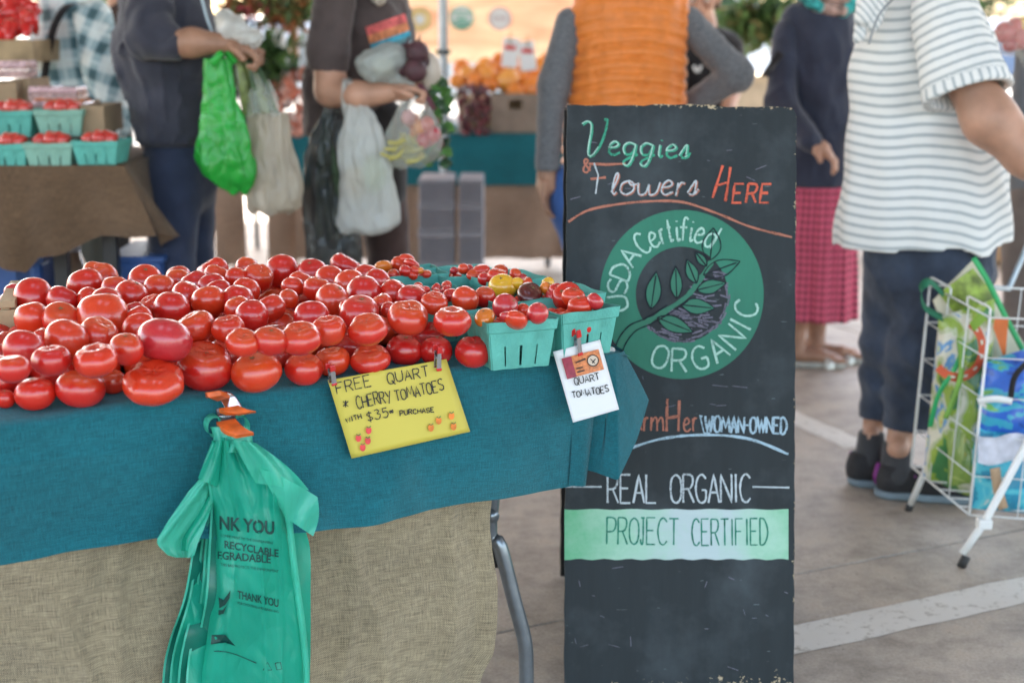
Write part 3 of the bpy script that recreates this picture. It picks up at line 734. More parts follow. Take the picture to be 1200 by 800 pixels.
in_basket(b8, [(532, 317, 10, Tp, .8, ch + 'far edge basket'), (543, 315, 14, Tm, 1, ch + 'far edge basket'), (549, 316, 13, Tm, 1, ch + 'far edge basket'), (564, 316, 20, Tm, .6, ch + 'far edge basket'), (555, 322, 16, Tm, .7, ch + 'far edge basket'), (576, 318, 14, Tm, .8, ch + 'far edge basket')], 'far edge basket')
# ================================================================ LETTERING (single-stroke hand lettering, laid on real surfaces)
GL = {
'A': ['0,0 .5,1 1,0', '.2,.36 .82,.36'], 'B': ['0,0 0,1', '~0,1 .7,.97 .8,.75 .6,.55 0,.52', '~0,.52 .8,.48 .95,.25 .7,.02 0,0'],
'C': ['~.95,.85 .6,1 .2,.88 0,.5 .2,.1 .6,0 .95,.14'], 'D': ['0,0 0,1', '~0,1 .55,.95 .95,.6 .9,.3 .5,.03 0,0'], 'E': ['.9,1 0,1 0,0 .9,0', '0,.52 .7,.52'],
'F': ['.9,1 0,1 0,0', '0,.52 .7,.52'], 'G': ['~.95,.85 .6,1 .2,.88 0,.5 .2,.1 .6,0 .92,.12 .95,.45', '.95,.45 .55,.45'], 'H': ['0,0 0,1', '1,0 1,1', '0,.5 1,.5'],
'I': ['.5,0 .5,1'], 'J': ['.1,1 .95,1', '~.6,1 .6,.2 .4,0 .1,.05 0,.2'], 'K': ['0,0 0,1', '.9,1 0,.45 .95,0'], 'L': ['0,1 0,0 .9,0'], 'M': ['0,0 .12,1 .5,.25 .88,1 1,0'],
'N': ['0,0 0,1 1,0 1,1'], 'O': ['~.5,1 .12,.85 0,.5 .12,.13 .5,0 .88,.13 1,.5 .88,.85 .5,1'], 'P': ['0,0 0,1', '~0,1 .75,.97 .95,.75 .7,.5 0,.46'],
'Q': ['~.5,1 .12,.85 0,.5 .12,.13 .5,0 .88,.13 1,.5 .88,.85 .5,1', '.6,.3 1.05,-.1'], 'R': ['0,0 0,1', '~0,1 .75,.97 .9,.75 .65,.52 0,.48', '.45,.5 .98,0'],
'S': ['~.92,.88 .55,1 .12,.88 .1,.62 .5,.5 .9,.36 .88,.1 .45,0 .03,.12'], 'T': ['0,1 1,1', '.5,1 .5,0'], 'U': ['~0,1 0,.35 .2,.04 .55,0 .85,.08 1,.4 1,1'], 'V': ['0,1 .5,0 1,1'],
'W': ['0,1 .25,0 .5,.8 .75,0 1,1'], 'Y': ['0,1 .5,.5', '1,1 .4,-.1'], 'Z': ['0,1 1,1 0,0 1,0'],
'a': ['~.85,.6 .45,.68 .1,.5 .05,.2 .35,0 .7,.1 .85,.6', '~.85,.65 .82,.2 1,.02'], 'd': ['~.8,.6 .45,.66 .1,.5 .05,.2 .35,0 .7,.1 .85,.5', '.9,1.05 .85,.0'],
'e': ['~.1,.35 .6,.4 .8,.55 .5,.7 .15,.5 .1,.15 .45,0 .95,.14'], 'f': ['~.9,.95 .6,1.05 .45,.8 .4,.0', '.1,.6 .8,.6'], 'g': ['~.8,.6 .4,.7 .08,.48 .2,.12 .6,.15 .82,.6', '~.85,.62 .75,-.1 .5,-.5 .2,-.42 .25,-.2 1.0,.12'],
'i': ['~.4,.62 .4,.15 .6,0 .9,.1', '.45,.85 .47,.9'], 'l': ['~.2,.1 .8,.8 .6,1.05 .35,.8 .3,.2 .6,0 .9,.12'], 'm': ['0,0 .03,.65', '~.05,.4 .3,.65 .45,.5 .48,0', '~.48,.4 .75,.65 .9,.5 .95,0'],
'o': ['~.5,.65 .12,.5 .1,.15 .5,0 .88,.2 .82,.52 .5,.65 .7,.45 1.05,.5'], 'r': ['.1,0 .12,.65', '~.12,.35 .4,.65 .75,.62'], 's': ['~0,.1 .6,.7 .7,.35 .6,.03 .15,.05', '~.6,.05 .8,.1 1,.3'],
't': ['~.45,1 .4,.2 .55,0 .85,.1', '.1,.65 .8,.65'], 'w': ['~0,.62 .1,.08 .4,.1 .5,.55', '~.5,.55 .6,.05 .9,.15 1,.65'], '&': ['~.9,.1 .2,.7 .3,1 .6,.85 .15,.4 .1,.1 .5,0 .9,.5'],
'$': ['~.9,.8 .5,.92 .1,.75 .5,.5 .9,.28 .5,.08 .05,.2', '.5,1.05 .5,-.1'], '3': ['~.1,.9 .5,1 .85,.8 .45,.55', '~.45,.55 .95,.4 .7,.0 .3,-.05 0,.1'], '5': ['.9,1 .2,1 .15,.55', '~.15,.55 .7,.65 .95,.3 .6,-.02 .05,.05'],
'0': ['~.5,1 .1,.7 .2,.1 .6,0 .9,.4 .8,.9 .5,1'], '-': ['.1,.5 .9,.5'], '.': ['.45,0 .55,.04'], ' ': []}
def glyph(ch):
    out = []
    for s_ in GL.get(ch, []):
        cur = s_[0] == '~'; P = [tuple(float(a) for a in p.split(',')) for p in s_.lstrip('~').split()]
        out.append([tuple(p) for p in cat_spline(P, 6)] if cur else P)
    return out
def ribbons(lines, w, surf, name, mat, parent, lift=.0008, sub=True, taper=False):
    """lines in 2-D drawing units (photo-like px, y down); surf(x,y)->(world point, normal)"""
    V = []; Fc = []
    for L in lines:
        P = [np.array(p, float) for p in L]
        if sub:
            Q = [P[0]]
            for a, b in zip(P, P[1:]):
                n = max(1, int(np.linalg.norm(b - a) / 6)); Q += [a + (b - a) * k / n for k in range(1, n + 1)]
            P = Q
        if len(P) < 2: continue
        b0 = len(V)
        for i, p in enumerate(P):
            t = P[min(i + 1, len(P) - 1)] - P[max(i - 1, 0)]; t = t / (np.linalg.norm(t) + 1e-9); nn = np.array([-t[1], t[0]])
            ww = w * (1 + .22 * math.sin(p[0] * 1.7 + p[1] * 2.3)) * .5
            if taper: ww *= (.45 + .9 * math.sin(math.pi * (i + .4) / len(P)))
            for sgn in (1, -1):
                q = p + nn * ww * sgn; X, N = surf(q[0], q[1]); V.append(X + N * lift)
        for i in range(len(P) - 1): Fc.append((b0 + 2 * i, b0 + 2 * i + 1, b0 + 2 * i + 3, b0 + 2 * i + 2))
    if not V: return None
    return mo(name, V, Fc, mat, parent, False)
def word_lines(txt, x0, y0, x1, y1, h, slant=0, gap=.22, jit=.03, widths=None):
    """baseline from (x0,y0) to (x1,y1); h = cap height; text fitted to that length"""
    n = len(txt); wd = [.38 if c in 'IilJ.' else .55 if c in 'rtfs-' else .7 if c in "ea" else .5 if c == ' ' else 1.15 if c in 'MWmw' else .85 for c in txt]
    tot = sum(wd) + gap * (n - 1); d = np.array([x1 - x0, y1 - y0], float); L = np.linalg.norm(d); d /= L; up = np.array([d[1], -d[0]]) * h
    un = L / tot; x = 0; out = []; rr = random.Random(txt)
    for c, w in zip(txt, wd):
        j1 = rr.uniform(-jit, jit); j2 = rr.uniform(1 - jit, 1 + jit)
        for s_ in glyph(c):
            out.append([tuple(np.array([x0, y0]) + d * ((x + p[0] * w) * un + slant * p[1] * h) + up * (p[1] * j2 + j1)) for p in s_])
        x += w + gap
    return out
def arc_lines(chars, cx, cy, r, h, w, inward=False, slant=0):
    """chars: [(ch, angle_deg)] placed round a circle (screen-like coordinates, y down)"""
    out = []
    for ch, a in chars:
        a = R(a); e = np.array([math.cos(a), -math.sin(a)]); t = np.array([math.sin(a), math.cos(a)])   # t = clockwise on the board
        if inward: up = -e; rt = -t
        else: up = e; rt = t
        rt = np.array([-up[1], up[0]]) if False else rt
        ww = w * (.3 if ch in 'I' else .55 if ch in 'irt' else 1.2 if ch in 'mw' else 1)
        for s_ in glyph(ch):
            out.append([tuple(np.array([cx, cy]) + e * r + rt * ((p[0] - .5) * ww) + up * ((p[1] - .5) * h)) for p in s_])
    return out
def poly_on(name, pts, surf, mat, parent, lift):
    V = []; N_ = None
    for x, y in pts:
        X, N_ = surf(x, y); V.append(X + N_ * lift)
    return mo(name, V, [tuple(range(len(V)))], mat, parent, False)
def chalk(name, col, keep=.5):
    m, nt, b, out = new_mat(name)
    n1 = noise(nt, 420, 3, .7); n2 = noise(nt, 30, 4)
    c = mix(nt, ramp(nt, mth(nt, 'ADD', n1, mth(nt, 'MULTIPLY', n2, .5)), [(.56, (0, 0, 0)), (.72, (1, 1, 1))]), tuple(x * .16 + .012 for x in col), col)
    nt.links.new(c, b.inputs['Base Color']); b.inputs['Roughness'].default_value = .95; b.inputs['Specular IOR Level'].default_value = .1; return m
K = {'green': chalk('green_chalk', (.06, .34, .22)), 'mint': chalk('pale_mint_chalk', (.38, .60, .52)), 'white': chalk('white_chalk', (.50, .56, .60)), 'blue': chalk('pale_blue_chalk', (.38, .52, .62)),
     'salmon': chalk('salmon_chalk', (.42, .17, .12)), 'coral': chalk('coral_chalk', (.62, .13, .08)), 'violet': chalk('grey_violet_chalk', (.17, .16, .21)), 'dkgreen': chalk('dark_green_chalk', (.03, .22, .15)), 'black': chalk('black_outline', (.018, .022, .03))}

# ================================================================ CHALKBOARD A-FRAME
def board_paint(name, col, edge=(.30, .22, .12)):
    m, nt, b, out = new_mat(name)
    g = geo(nt); sp = nt.nodes.new('ShaderNodeSeparateXYZ'); nt.links.new(g, sp.inputs[0])
    st = nt.nodes.new('ShaderNodeMapping'); st.inputs['Scale'].default_value = (26, 26, 3.0); nt.links.new(g, st.inputs[0])
    n1 = noise(nt, 1, 6, .65, st.outputs[0]); n2 = noise(nt, 5, 5, .6); n3 = noise(nt, 90, 5, .7)
    c = ramp(nt, n1, [(.25, tuple(x * .72 for x in col)), (.75, tuple(x * 1.35 for x in col))])
    smear = ramp(nt, n2, [(.5, (0, 0, 0)), (.72, (1, 1, 1))])
    c = mix(nt, mth(nt, 'MULTIPLY', smear, .07), c, (.42, .50, .56))
    scr = nt.nodes.new('ShaderNodeMapping'); scr.inputs['Rotation'].default_value = (0, .5, 0); scr.inputs['Scale'].default_value = (24, 24, 210); nt.links.new(g, scr.inputs[0])
    n4 = noise(nt, 1, 2, .5, scr.outputs[0]); c = mix(nt, mth(nt, 'MULTIPLY', mth(nt, 'GREATER_THAN', n4, .73), .25), c, (.45, .52, .58))
    n5 = noise(nt, 26, 6, .8); c = mix(nt, mth(nt, 'MULTIPLY', mth(nt, 'GREATER_THAN', n5, .73), .25), c, (.35, .4, .45))
    # bare wood where the paint wore off along the edges (board half width .235)
    ex = mth(nt, 'ABSOLUTE', sp.outputs[0]); e1 = mth(nt, 'SUBTRACT', .2365, ex); lo = mth(nt, 'ADD', sp.outputs[2], 1.175)
    up = mth(nt, 'MULTIPLY', sp.outputs[2], -1.0)
    d = mth(nt, 'MINIMUM', mth(nt, 'MINIMUM', e1, mth(nt, 'ADD', up, .0)), mth(nt, 'MULTIPLY', lo, .22))
    rgt = mth(nt, 'MULTIPLY', sp.outputs[0], .012)
    k = mth(nt, 'LESS_THAN', mth(nt, 'SUBTRACT', d, rgt), mth(nt, 'MULTIPLY', mth(nt, 'SUBTRACT', mth(nt, 'ADD', n3, mth(nt, 'MULTIPLY', n1, .6)), .84), .045))
    c = mix(nt, k, c, mix(nt, n3, edge, (.52, .42, .28)))
    nt.links.new(c, b.inputs['Base Color']); b.inputs['Roughness'].default_value = .62; b.inputs['Specular IOR Level'].default_value = .35
    bump(nt, b, mth(nt, 'ADD', n1, mth(nt, 'MULTIPLY', k, -.6)), .002, .35); return m
M['board'] = board_paint('slate_board_paint', (.0105, .016, .0195))
M['board_back'] = simple('black_board_paint', (.008, .009, .010), .6)
BT = at(799, 124, 2.90)                                            # top middle of the front leaf
BU = Vector((0, math.sin(TH), math.cos(TH))); BX = (Vector((1, 0, 0)) + Vector((0, 0, 0)) ).normalized()
roll = R(-.6); BXr = (BX * math.cos(roll) - BU * math.sin(roll)).normalized(); BUr = (BU * math.cos(roll) + BX * math.sin(roll)).normalized()
BXr = (BX * math.cos(R(.0)) ).normalized(); BUr = (BU + BX * .0098).normalized()
BNn = Vector((0, -math.cos(TH), math.sin(TH)))                      # towards the camera
MBd = Matrix((BXr, -BNn, BUr)).transposed()
sb = thing('chalkboard_sign', 'tall black A-frame chalkboard with green organic seal and chalk lettering beside the tomato table', 'sign', (BT.x, BT.y + .02, 0))
def board_panel(name, top, M3, w, h, mat, parent):
    V = []; nx, nz = 24, 60; t = .016; rr = random.Random(5)
    me_v = []
    for sgn in (0, 1):
        for j in range(nz + 1):
            for i in range(nx + 1):
                x = -w / 2 + w * i / nx; z = -h * j / nz
                if j in (0,) and i not in (0, nx): z += .0010 * math.sin(i * 2.1) - (.0016 if i > 15 else 0) + (.0025 if 9 <= i <= 15 else 0)
                if i in (0, nx): x += .0008 * math.sin(j * 1.3 + i)
                if i == nx and j == 0: x -= .006; z -= .004
                me_v.append(Vector((x, sgn * t, z)))
    n = (nx + 1) * (nz + 1); Fc = []
    for j in range(nz):
        for i in range(nx):
            a = j * (nx + 1) + i; Fc.append((a, a + nx + 1, a + nx + 2, a + 1)); Fc.append((n + a, n + a + 1, n + a + nx + 2, n + a + nx + 1))
    for i in range(nx): Fc.append((i, i + 1, n + i + 1, n + i)); a = nz * (nx + 1) + i; Fc.append((a + 1, a, n + a, n + a + 1))
    for j in range(nz): a = j * (nx + 1); Fc.append((a + nx + 1, a, n + a, n + a + nx + 1)); a += nx; Fc.append((a, a + nx + 1, n + a + nx + 1, n + a))
    me = bpy.data.meshes.new(name); me.from_pydata([tuple(v) for v in me_v], [], Fc); me.update(); me.materials.append(mat)
    o = bpy.data.objects.new(name, me); COL.objects.link(o); o.parent = parent
    o.matrix_local = Matrix.Translation(top - base(parent)) @ M3.to_4x4(); WL[o.name] = top
    return o
BW = 269 / F * zc(BT); BH = 1.172
fb = board_panel('front_board', BT, MBd, BW, BH, M['board'], sb)
ra = math.atan2(3.24 - 2.93, 1.14); Mr = Matrix((Vector((1, 0, 0)), Vector((0, math.cos(ra), math.sin(ra))), Vector((-.018, -math.sin(ra), math.cos(ra))).normalized())).transposed()
rb_ = board_panel('rear_board', BT + Vector((-.005, .022, -.008)), Mr, BW, 1.17, M['board_back'], sb)
for s_ in (-.16, .16): MB().tube([BT + BXr * (s_ - .025) + Vector((0, .014, -.012)), BT + BXr * (s_ + .025) + Vector((0, .014, -.012))], .004, 10).build('hinge', M['dark_steel'], sb, smooth=True)
def bs(x, y):
    return plane_hit(x, y, BT, BNn), BNn
def bline(name, L, w, mat, lift=.0010, **kw): return ribbons(L, w, bs, name, mat, sb, lift, **kw)
# painted seal
cx, cy = 799, 345
def ring(rx, ry, n=72, x=cx, y=cy): return [(x + rx * math.cos(2 * math.pi * i / n), y + ry * math.sin(2 * math.pi * i / n)) for i in range(n)]
def seal_paint(name, col, lo):
    m, nt, b, out = new_mat(name)
    st = nt.nodes.new('ShaderNodeMapping'); st.inputs['Scale'].default_value = (60, 60, 9); nt.links.new(geo(nt), st.inputs[0])
    n1 = noise(nt, 1, 6, .7, st.outputs[0]); n2 = noise(nt, 7, 4)
    c = mix(nt, mth(nt, 'MULTIPLY', n1, .8), col, lo); c = mix(nt, .35, c, ramp(nt, n2, [(.3, (.6, .65, .65)), (.7, (1, 1, 1))]), 'MULTIPLY')
    nt.links.new(c, b.inputs['Base Color']); b.inputs['Roughness'].default_value = .7; bump(nt, b, n1, .001, .3); return m
G1 = seal_paint('seal_green_paint', (.022, .20, .125), (.015, .12, .08)); G2 = seal_paint('leaf_green_paint', (.028, .18, .11), (.02, .13, .08))
oq, iq = ring(96, 99), ring(54, 56)
Vq = []; Fq = []
for a, b in zip(oq, iq):
    Vq += [bs(*a)[0] + BNn * .0005, bs(*b)[0] + BNn * .0005]
n_ = len(oq); Fq = [(2 * i, 2 * i + 1, (2 * i + 3) % (2 * n_), (2 * i + 2) % (2 * n_)) for i in range(n_)]
mo('seal_ring', Vq, Fq, G1, sb, False)
def leaf(cx_, cy_, L, w, a, mat=G2, out=K['black'], lift=.0014):
    P = []; a = R(a); e = np.array([math.cos(a), -math.sin(a)]); nn = np.array([-e[1], e[0]])
    for i in range(11): t = i / 10; P.append(tuple(np.array([cx_, cy_]) + e * L * t + nn * w * math.sin(math.pi * t ** .85)))
    Q = []
    for i in range(10, 0, -1): t = i / 10; Q.append(tuple(np.array([cx_, cy_]) + e * L * t - nn * w * math.sin(math.pi * t ** .85)))
    if mat: poly_on('leaf_shape', P + Q[:-1] if False else P + Q[1:], bs, mat, sb, lift)
    ribbons([P + Q + [P[0]], [(cx_, cy_), tuple(np.array([cx_, cy_]) + e * L * .9)]], 1.3, bs, 'leaf_outline', out, sb, lift + .0004)
# hatched chalk on the lower right of the disc
rr = random.Random(4); H_ = []
for i in range(90):
    a = rr.uniform(-2.5, .9); q = rr.uniform(.35, 1.0) * 53; x, y = cx + q * math.cos(a + 1.2), cy + q * math.sin(a + 1.2)
    if (x - cx) * .7 + (y - cy) < -2 or math.hypot(x - cx, y - cy) > 54: continue
    H_.append([(x - 6, y + rr.uniform(-4, 2)), (x + 6, y + rr.uniform(-3, 3))])
for i in range(40):
    a = -.2 + i / 40 * 2.6; q = 54 + rr.uniform(-2, 2); H_.append([(cx + q * math.cos(a), cy + q * math.sin(a)), (cx + q * math.cos(a + .12), cy + q * math.sin(a + .12))])
bline('chalk_hatching', H_, 2.0, K['violet'], .0009)
stem = cat_spline([(723, 416), (730, 398), (742, 384), (760, 376), (782, 363), (806, 346), (822, 325), (836, 303)], 6)
bline('branch', [stem], 6, G2, .0012); bline('branch_outline', [[(p[0] - 4, p[1] - 3) for p in stem[:26]], [(p[0] + 4, p[1] + 3) for p in stem[:30]]], 1.4, K['black'], .0016)
for l_ in ((763, 362, 44, 9, 82), (793, 350, 38, 7, 92), (816, 332, 30, 7, 112), (828, 312, 22, 5, 128)): leaf(*l_)
for l_ in ((770, 372, 46, 9, -22), (798, 357, 40, 9, -6), (816, 340, 36, 8, 14)): leaf(*l_)
for l_ in ((832, 305, 38, 11, 84), (824, 322, 46, 10, 20)): leaf(*l_, mat=None)
bline('lettering', arc_lines([('U', 188), ('S', 172.5), ('D', 159), ('A', 144)], cx, cy, 76, 23, 17), 2.6, K['mint'], .0016)
bline('lettering', arc_lines([('C', 128), ('e', 117), ('r', 108), ('t', 101), ('i', 94), ('f', 88), ('i', 81), ('e', 73), ('d', 62)], cx, cy, 76, 26, 12), 2.4, K['mint'], .0016)
bline('lettering', arc_lines([('O', 251), ('R', 268), ('G', 286), ('A', 303), ('N', 320), ('I', 333), ('C', 348)], cx, cy, 77, 27, 18, inward=True), 2.6, K['mint'], .0016)
# top words
vg = word_lines('Veggies', 686, 180, 806, 186, 36, .12, .12)
ve = word_lines('eggies', 712, 182, 808, 186, 22, .10, .10)
big_v = [[(683, 146), (690, 143), (694, 150), (690, 180), (696, 182), (706, 165), (712, 142), (708, 141)]]
big_v = [cat_spline(big_v[0], 5)]
bline('lettering', big_v + ve, 2.7, K['green'], .0012); bline('lettering', [[(p[0] - 1.2, p[1] - .8) for p in L[: len(L) * 2 // 3]] for L in big_v + ve], 1.4, K['mint'], .0018)
fw = word_lines('lowers', 715, 229, 818, 230, 24, .16, .10); FF = [[(697, 192), (702, 206), (699, 228)], [(690, 192), (712, 193), (733, 192)], [(692, 210), (710, 208)]]
bline('lettering', fw + FF[1:], 2.6, K['salmon'], .0012); bline('lettering', [[(p[0] - 1, p[1] - .8) for p in L] for L in (fw + FF[:1])], 1.7, K['white'], .0018)
bline('lettering', word_lines('&', 683, 202, 693, 202, 15, 0), 2.2, K['salmon'])
bline('lettering', [[(847, 194), (835, 232)], [(856, 196), (850, 236)], [(838, 218), (852, 214)]] + word_lines('ERE', 858, 238, 902, 238, 22, .14, .3), 2.8, K['coral'])
bline('curved_line', [cat_spline([(666, 260), (688, 247), (720, 240), (760, 236), (800, 237), (840, 250), (880, 266), (928, 278)], 6)], 2.6, K['salmon'])
# lower words
bline('lettering', [[(782, 467), (781, 505)], [(796, 469), (795, 505)], [(781, 490), (797, 487)]], 3.0, K['salmon'])
bline('lettering', word_lines('Farm', 730, 504, 778, 505, 24, 0, .12) + word_lines('er', 801, 506, 819, 505, 23, 0, .1), 2.2, K['salmon'])
bline('lettering', word_lines('WOMAN-OWNED', 826, 506, 922, 508, 19, 0, .14), 2.6, K['blue'])
bline('lettering', [[(823, 488), (820, 486), (825, 507), (832, 507)], [(835, 487), (832, 505)]], 2, K['blue'])
bline('curved_line', [cat_spline([(738, 525), (770, 515), (806, 510), (850, 510), (885, 516), (924, 532)], 6)], 3, K['blue'])
bline('lettering', word_lines('REAL', 712, 589, 770, 589, 33, 0, .15, .01) + word_lines('ORGANIC', 786, 589, 880, 588, 33, 0, .14, .01), 2.2, K['white'])
bline('straight_line', [[(663, 570), (705, 570)], [(882, 570), (925, 571)]], 1.8, K['white'])
# green and white band
def band_mat():
    m, nt, b, out = new_mat('mint_and_white_band_paint')
    sp = nt.nodes.new('ShaderNodeSeparateXYZ'); nt.links.new(geo(nt), sp.inputs[0])
    st = nt.nodes.new('ShaderNodeMapping'); st.inputs['Scale'].default_value = (8, 8, 70); nt.links.new(geo(nt), st.inputs[0])
    n1 = noise(nt, 1, 5, .6, st.outputs[0]); n2 = noise(nt, 16, 5, .65)
    d = mth(nt, 'ABSOLUTE', mth(nt, 'SUBTRACT', sp.outputs[0], .03)); k = mth(nt, 'ADD', mth(nt, 'MULTIPLY', d, 3.6), mth(nt, 'MULTIPLY', mth(nt, 'SUBTRACT', n2, .5), .9))
    c = ramp(nt, k, [(.10, (.44, .54, .55)), (.5, (.33, .56, .43)), (1.0, (.12, .42, .22))])
    c = mix(nt, .25, c, ramp(nt, n1, [(.3, (.75, .8, .78)), (.7, (1, 1, 1))]), 'MULTIPLY')
    nt.links.new(c, b.inputs['Base Color']); b.inputs['Roughness'].default_value = .6; bump(nt, b, n1, .001, .4); return m
bm_ = band_mat(); V = []; NB = 40
for i in range(NB + 1):
    x = 661.5 + (924 - 661.5) * i / NB
    V += [bs(x, 596.5 + .6 * math.sin(i * .9))[0] + BNn * .0006, bs(x, 655 + .9 * math.sin(i * 1.4 + 1))[0] + BNn * .0006]
Vb = [v - BT for v in V]
me = bpy.data.meshes.new('painted_band'); me.from_pydata([tuple(v) for v in Vb], [], [(2 * i, 2 * i + 1, 2 * i + 3, 2 * i + 2) for i in range(NB)]); me.materials.append(bm_)
o = bpy.data.objects.new('painted_band', me); COL.objects.link(o); o.parent = sb; o.location = BT - base(sb)
bline('lettering', word_lines('PROJECT', 711, 637, 795, 638, 31, 0, .16, .01) + word_lines('CERTIFIED', 811, 639, 900, 638, 31, 0, .18, .01), 1.7, K['dkgreen'], .0014)
rr = random.Random(11); sc_ = []
for i in range(34):
    x, y = rr.uniform(668, 920), rr.choice([rr.uniform(130, 250), rr.uniform(440, 480), rr.uniform(665, 790), rr.uniform(665, 790)]); a = rr.uniform(-.5, .5) + (1.57 if rr.random() < .3 else 0); L = rr.uniform(3, 14)
    sc_.append([(x, y), (x + L * math.cos(a), y + L * math.sin(a) + rr.uniform(-1, 1))])
for x, y in ((700, 455), (835, 451), (725, 453), (858, 452)): sc_.append([(x, y), (x + 18, y + 2)])
bline('chalk_scratches', sc_, .7, K['violet'], .0008)

# ================================================================ CLIPS, SIGNS
def spring_clip(px, py, px2, py2, off, label, w=.0085):
    a = fp(px, py, off); b = fp(px2, py2, off - .004); t = thing('mini_clip', label, 'clip', b, 'small red tipped metal clips')
    d = (a - b); L = d.length; d.normalize(); y = TN.copy(); y = (y - d * y.dot(d)).normalized(); x = d.cross(y); Mx = Matrix((x, y, d)).transposed()
    m1 = b + d * L * .42
    MB().box(m1 - y * .0030, (w, .0014, L * .72), Mx, .8).build('jaw', M['silver'], t, bevel=.0004)
    MB().box(m1 + y * .0040 + x * .002, (w, .0014, L * .72), Mx, .8).build('jaw', M['silver'], t, bevel=.0004)
    MB().box(b + d * L * .86 - y * .0050, (w * 1.15, .0045, L * .30), Mx, .8).build('grip', M['red_plastic'], t, bevel=.0012)
    MB().box(b + d * L * .86 + y * .0080 + x * .003, (w * 1.15, .0045, L * .30), Mx, .8).build('grip', M['red_plastic'], t, bevel=.0012)
    MB().box(b + d * L * .03 - y * .0034, (w * 1.1, .003, L * .12), Mx).build('tip', M['red_plastic'], t, bevel=.0008)
    MB().tube([b + d * L * .5 + x * w * .6, b + d * L * .5 - x * w * .6], .0026, 10).build('spring', M['dark_steel'], t, smooth=True)
def quad_sheet(name, P4, mat, parent, curve, nu=14, nv=14, solid=.0005):
    TL, TR, BR, BL = P4
    def S_(u, v):
        a = np.array(TL) * (1 - u) + np.array(TR) * u; b = np.array(BL) * (1 - u) + np.array(BR) * u; p = a * (1 - v) + b * v; return p
    return grid(name, lambda u, v: fp(S_(u, v)[0], S_(u, v)[1], curve(u, v)), nu, nv, mat, parent, solid=solid, su=.2, sv=.14), S_
def plane_surf(off): return lambda x, y: (fp(x, y, off(x, y)), -TN)
M['yellow_card'] = simple('yellow_card', (.66, .55, .09), .55, .02, 4, transl=.1)
ys = thing('yellow_price_sign', 'yellow card with handwritten FREE QUART of cherry tomatoes offer, clipped to the teal cloth', 'sign', fp(468, 480, .04))
Y4 = ((384, 445.5), (523, 420.5), (551, 505.5), (412, 537))
yc = lambda u, v: .036 + .006 * math.sin(u * 3.1) * (v) + .004 * v
quad_sheet('card', Y4, M['yellow_card'], ys, yc)
def uvinv(Q4, x, y):
    TL, TR, BR, BL = [np.array(q) for q in Q4]; p = np.array((x, y)); u, v = .5, .5
    for _ in range(8):
        f = (TL * (1 - u) + TR * u) * (1 - v) + (BL * (1 - u) + BR * u) * v - p
        J = np.stack([(TR - TL) * (1 - v) + (BR - BL) * v, (BL * (1 - u) + BR * u) - (TL * (1 - u) + TR * u)], 1); du = np.linalg.solve(J, -f); u += du[0]; v += du[1]
    return u, v
ysf = lambda x, y: (fp(x, y, yc(*uvinv(Y4, x, y)) + .0040), -TN)
yl = word_lines('FREE', 395, 461, 436, 452, 13.5, .02, .25, .06) + word_lines('QUART', 455, 450, 503, 440, 13, .02, .25, .08)
yl += word_lines('CHERRY', 419, 479, 459, 470, 14, .02, .18, .08) + word_lines('TOMATOES', 464, 470, 521, 457, 13, .02, .18, .08)
ribbons(yl, 1.3, ysf, 'lettering', M['ink'], ys, 0)
ribbons([[(402, 470), (408, 476)], [(408, 470), (402, 476)], [(405, 469), (405, 477)]] + word_lines('WITH', 406, 495, 424, 490, 5.5, 0, .3, .1) + word_lines('$35', 431, 494, 456, 488, 11, 0, .25, .08) + word_lines('00', 457, 484, 461, 483, 3, 0, .3) + word_lines('PURCHASE', 469, 487, 509, 482, 5.5, 0, .25, .12), 1.2, ysf, 'lettering', M['ink'], ys, 0)
tr_ = simple('red_marker', (.70, .06, .06), .6, .2, 60); to_ = simple('orange_marker', (.80, .22, .03), .6, .2, 60); tg_ = simple('green_marker', (.08, .2, .04), .6, .2, 60)
for i, (x, y) in enumerate([(432, 504), (420, 513), (431, 516), (425, 524), (505, 501), (514, 492.5), (529, 487), (531.5, 499.5)]):
    poly_on('drawn_tomato', [(x + 3.4 * math.cos(a / 12 * 6.28), y + 4.6 * math.sin(a / 12 * 6.28)) for a in range(12)][::-1], lambda X, Y: (ysf(X, Y)[0], -TN), tr_ if i < 4 else to_, ys, .0003)
    ribbons([[(x - 2.5, y - 4.5), (x, y - 3), (x + 2.5, y - 5)]], 1.2, ysf, 'drawn_leaf', tg_, ys, .0005)
spring_clip(388, 427, 391, 450, .046, 'red tipped metal clip at the left corner of the yellow sign')
spring_clip(514, 405, 513.5, 433, .046, 'red tipped metal clip at the right corner of the yellow sign')
wt_ = thing('white_price_tag', 'white card reading QUART TOMATOES below an orange printed label, clipped to the cloth corner', 'sign', fp(688, 450, .07))
W4 = ((648, 412), (703, 398), (725.5, 479.5), (671.5, 495))
wcv = lambda u, v: .060 + .030 * v - .010 * math.sin(v * 3.14) + .006 * math.sin(u * 3.14)
quad_sheet('card', W4, M['paper_white'], wt_, wcv)
wsf = lambda x, y: (fp(x, y, wcv(*uvinv(W4, x, y)) + .0040), -TN)
def wq(u, v): a = np.array(W4[0]) * (1 - u) + np.array(W4[1]) * u; b = np.array(W4[3]) * (1 - u) + np.array(W4[2]) * u; return tuple(a * (1 - v) + b * v)
def wgrid(nm, u0, u1, v0, v1, mat, l): return grid(nm, lambda u, v: wsf(*wq(u0 + (u1 - u0) * u, v0 + (v1 - v0) * v))[0] - TN * l, 8, 8, mat, wt_)
wgrid('printed_label', .13, .92, .12, .41, simple('orange_label_print', (.62, .20, .07), .5, .25, 160), .0002)
wgrid('printed_label_edge', .13, .33, .12, .41, simple('maroon_label_print', (.30, .03, .06), .5, .15, 120), .0007)
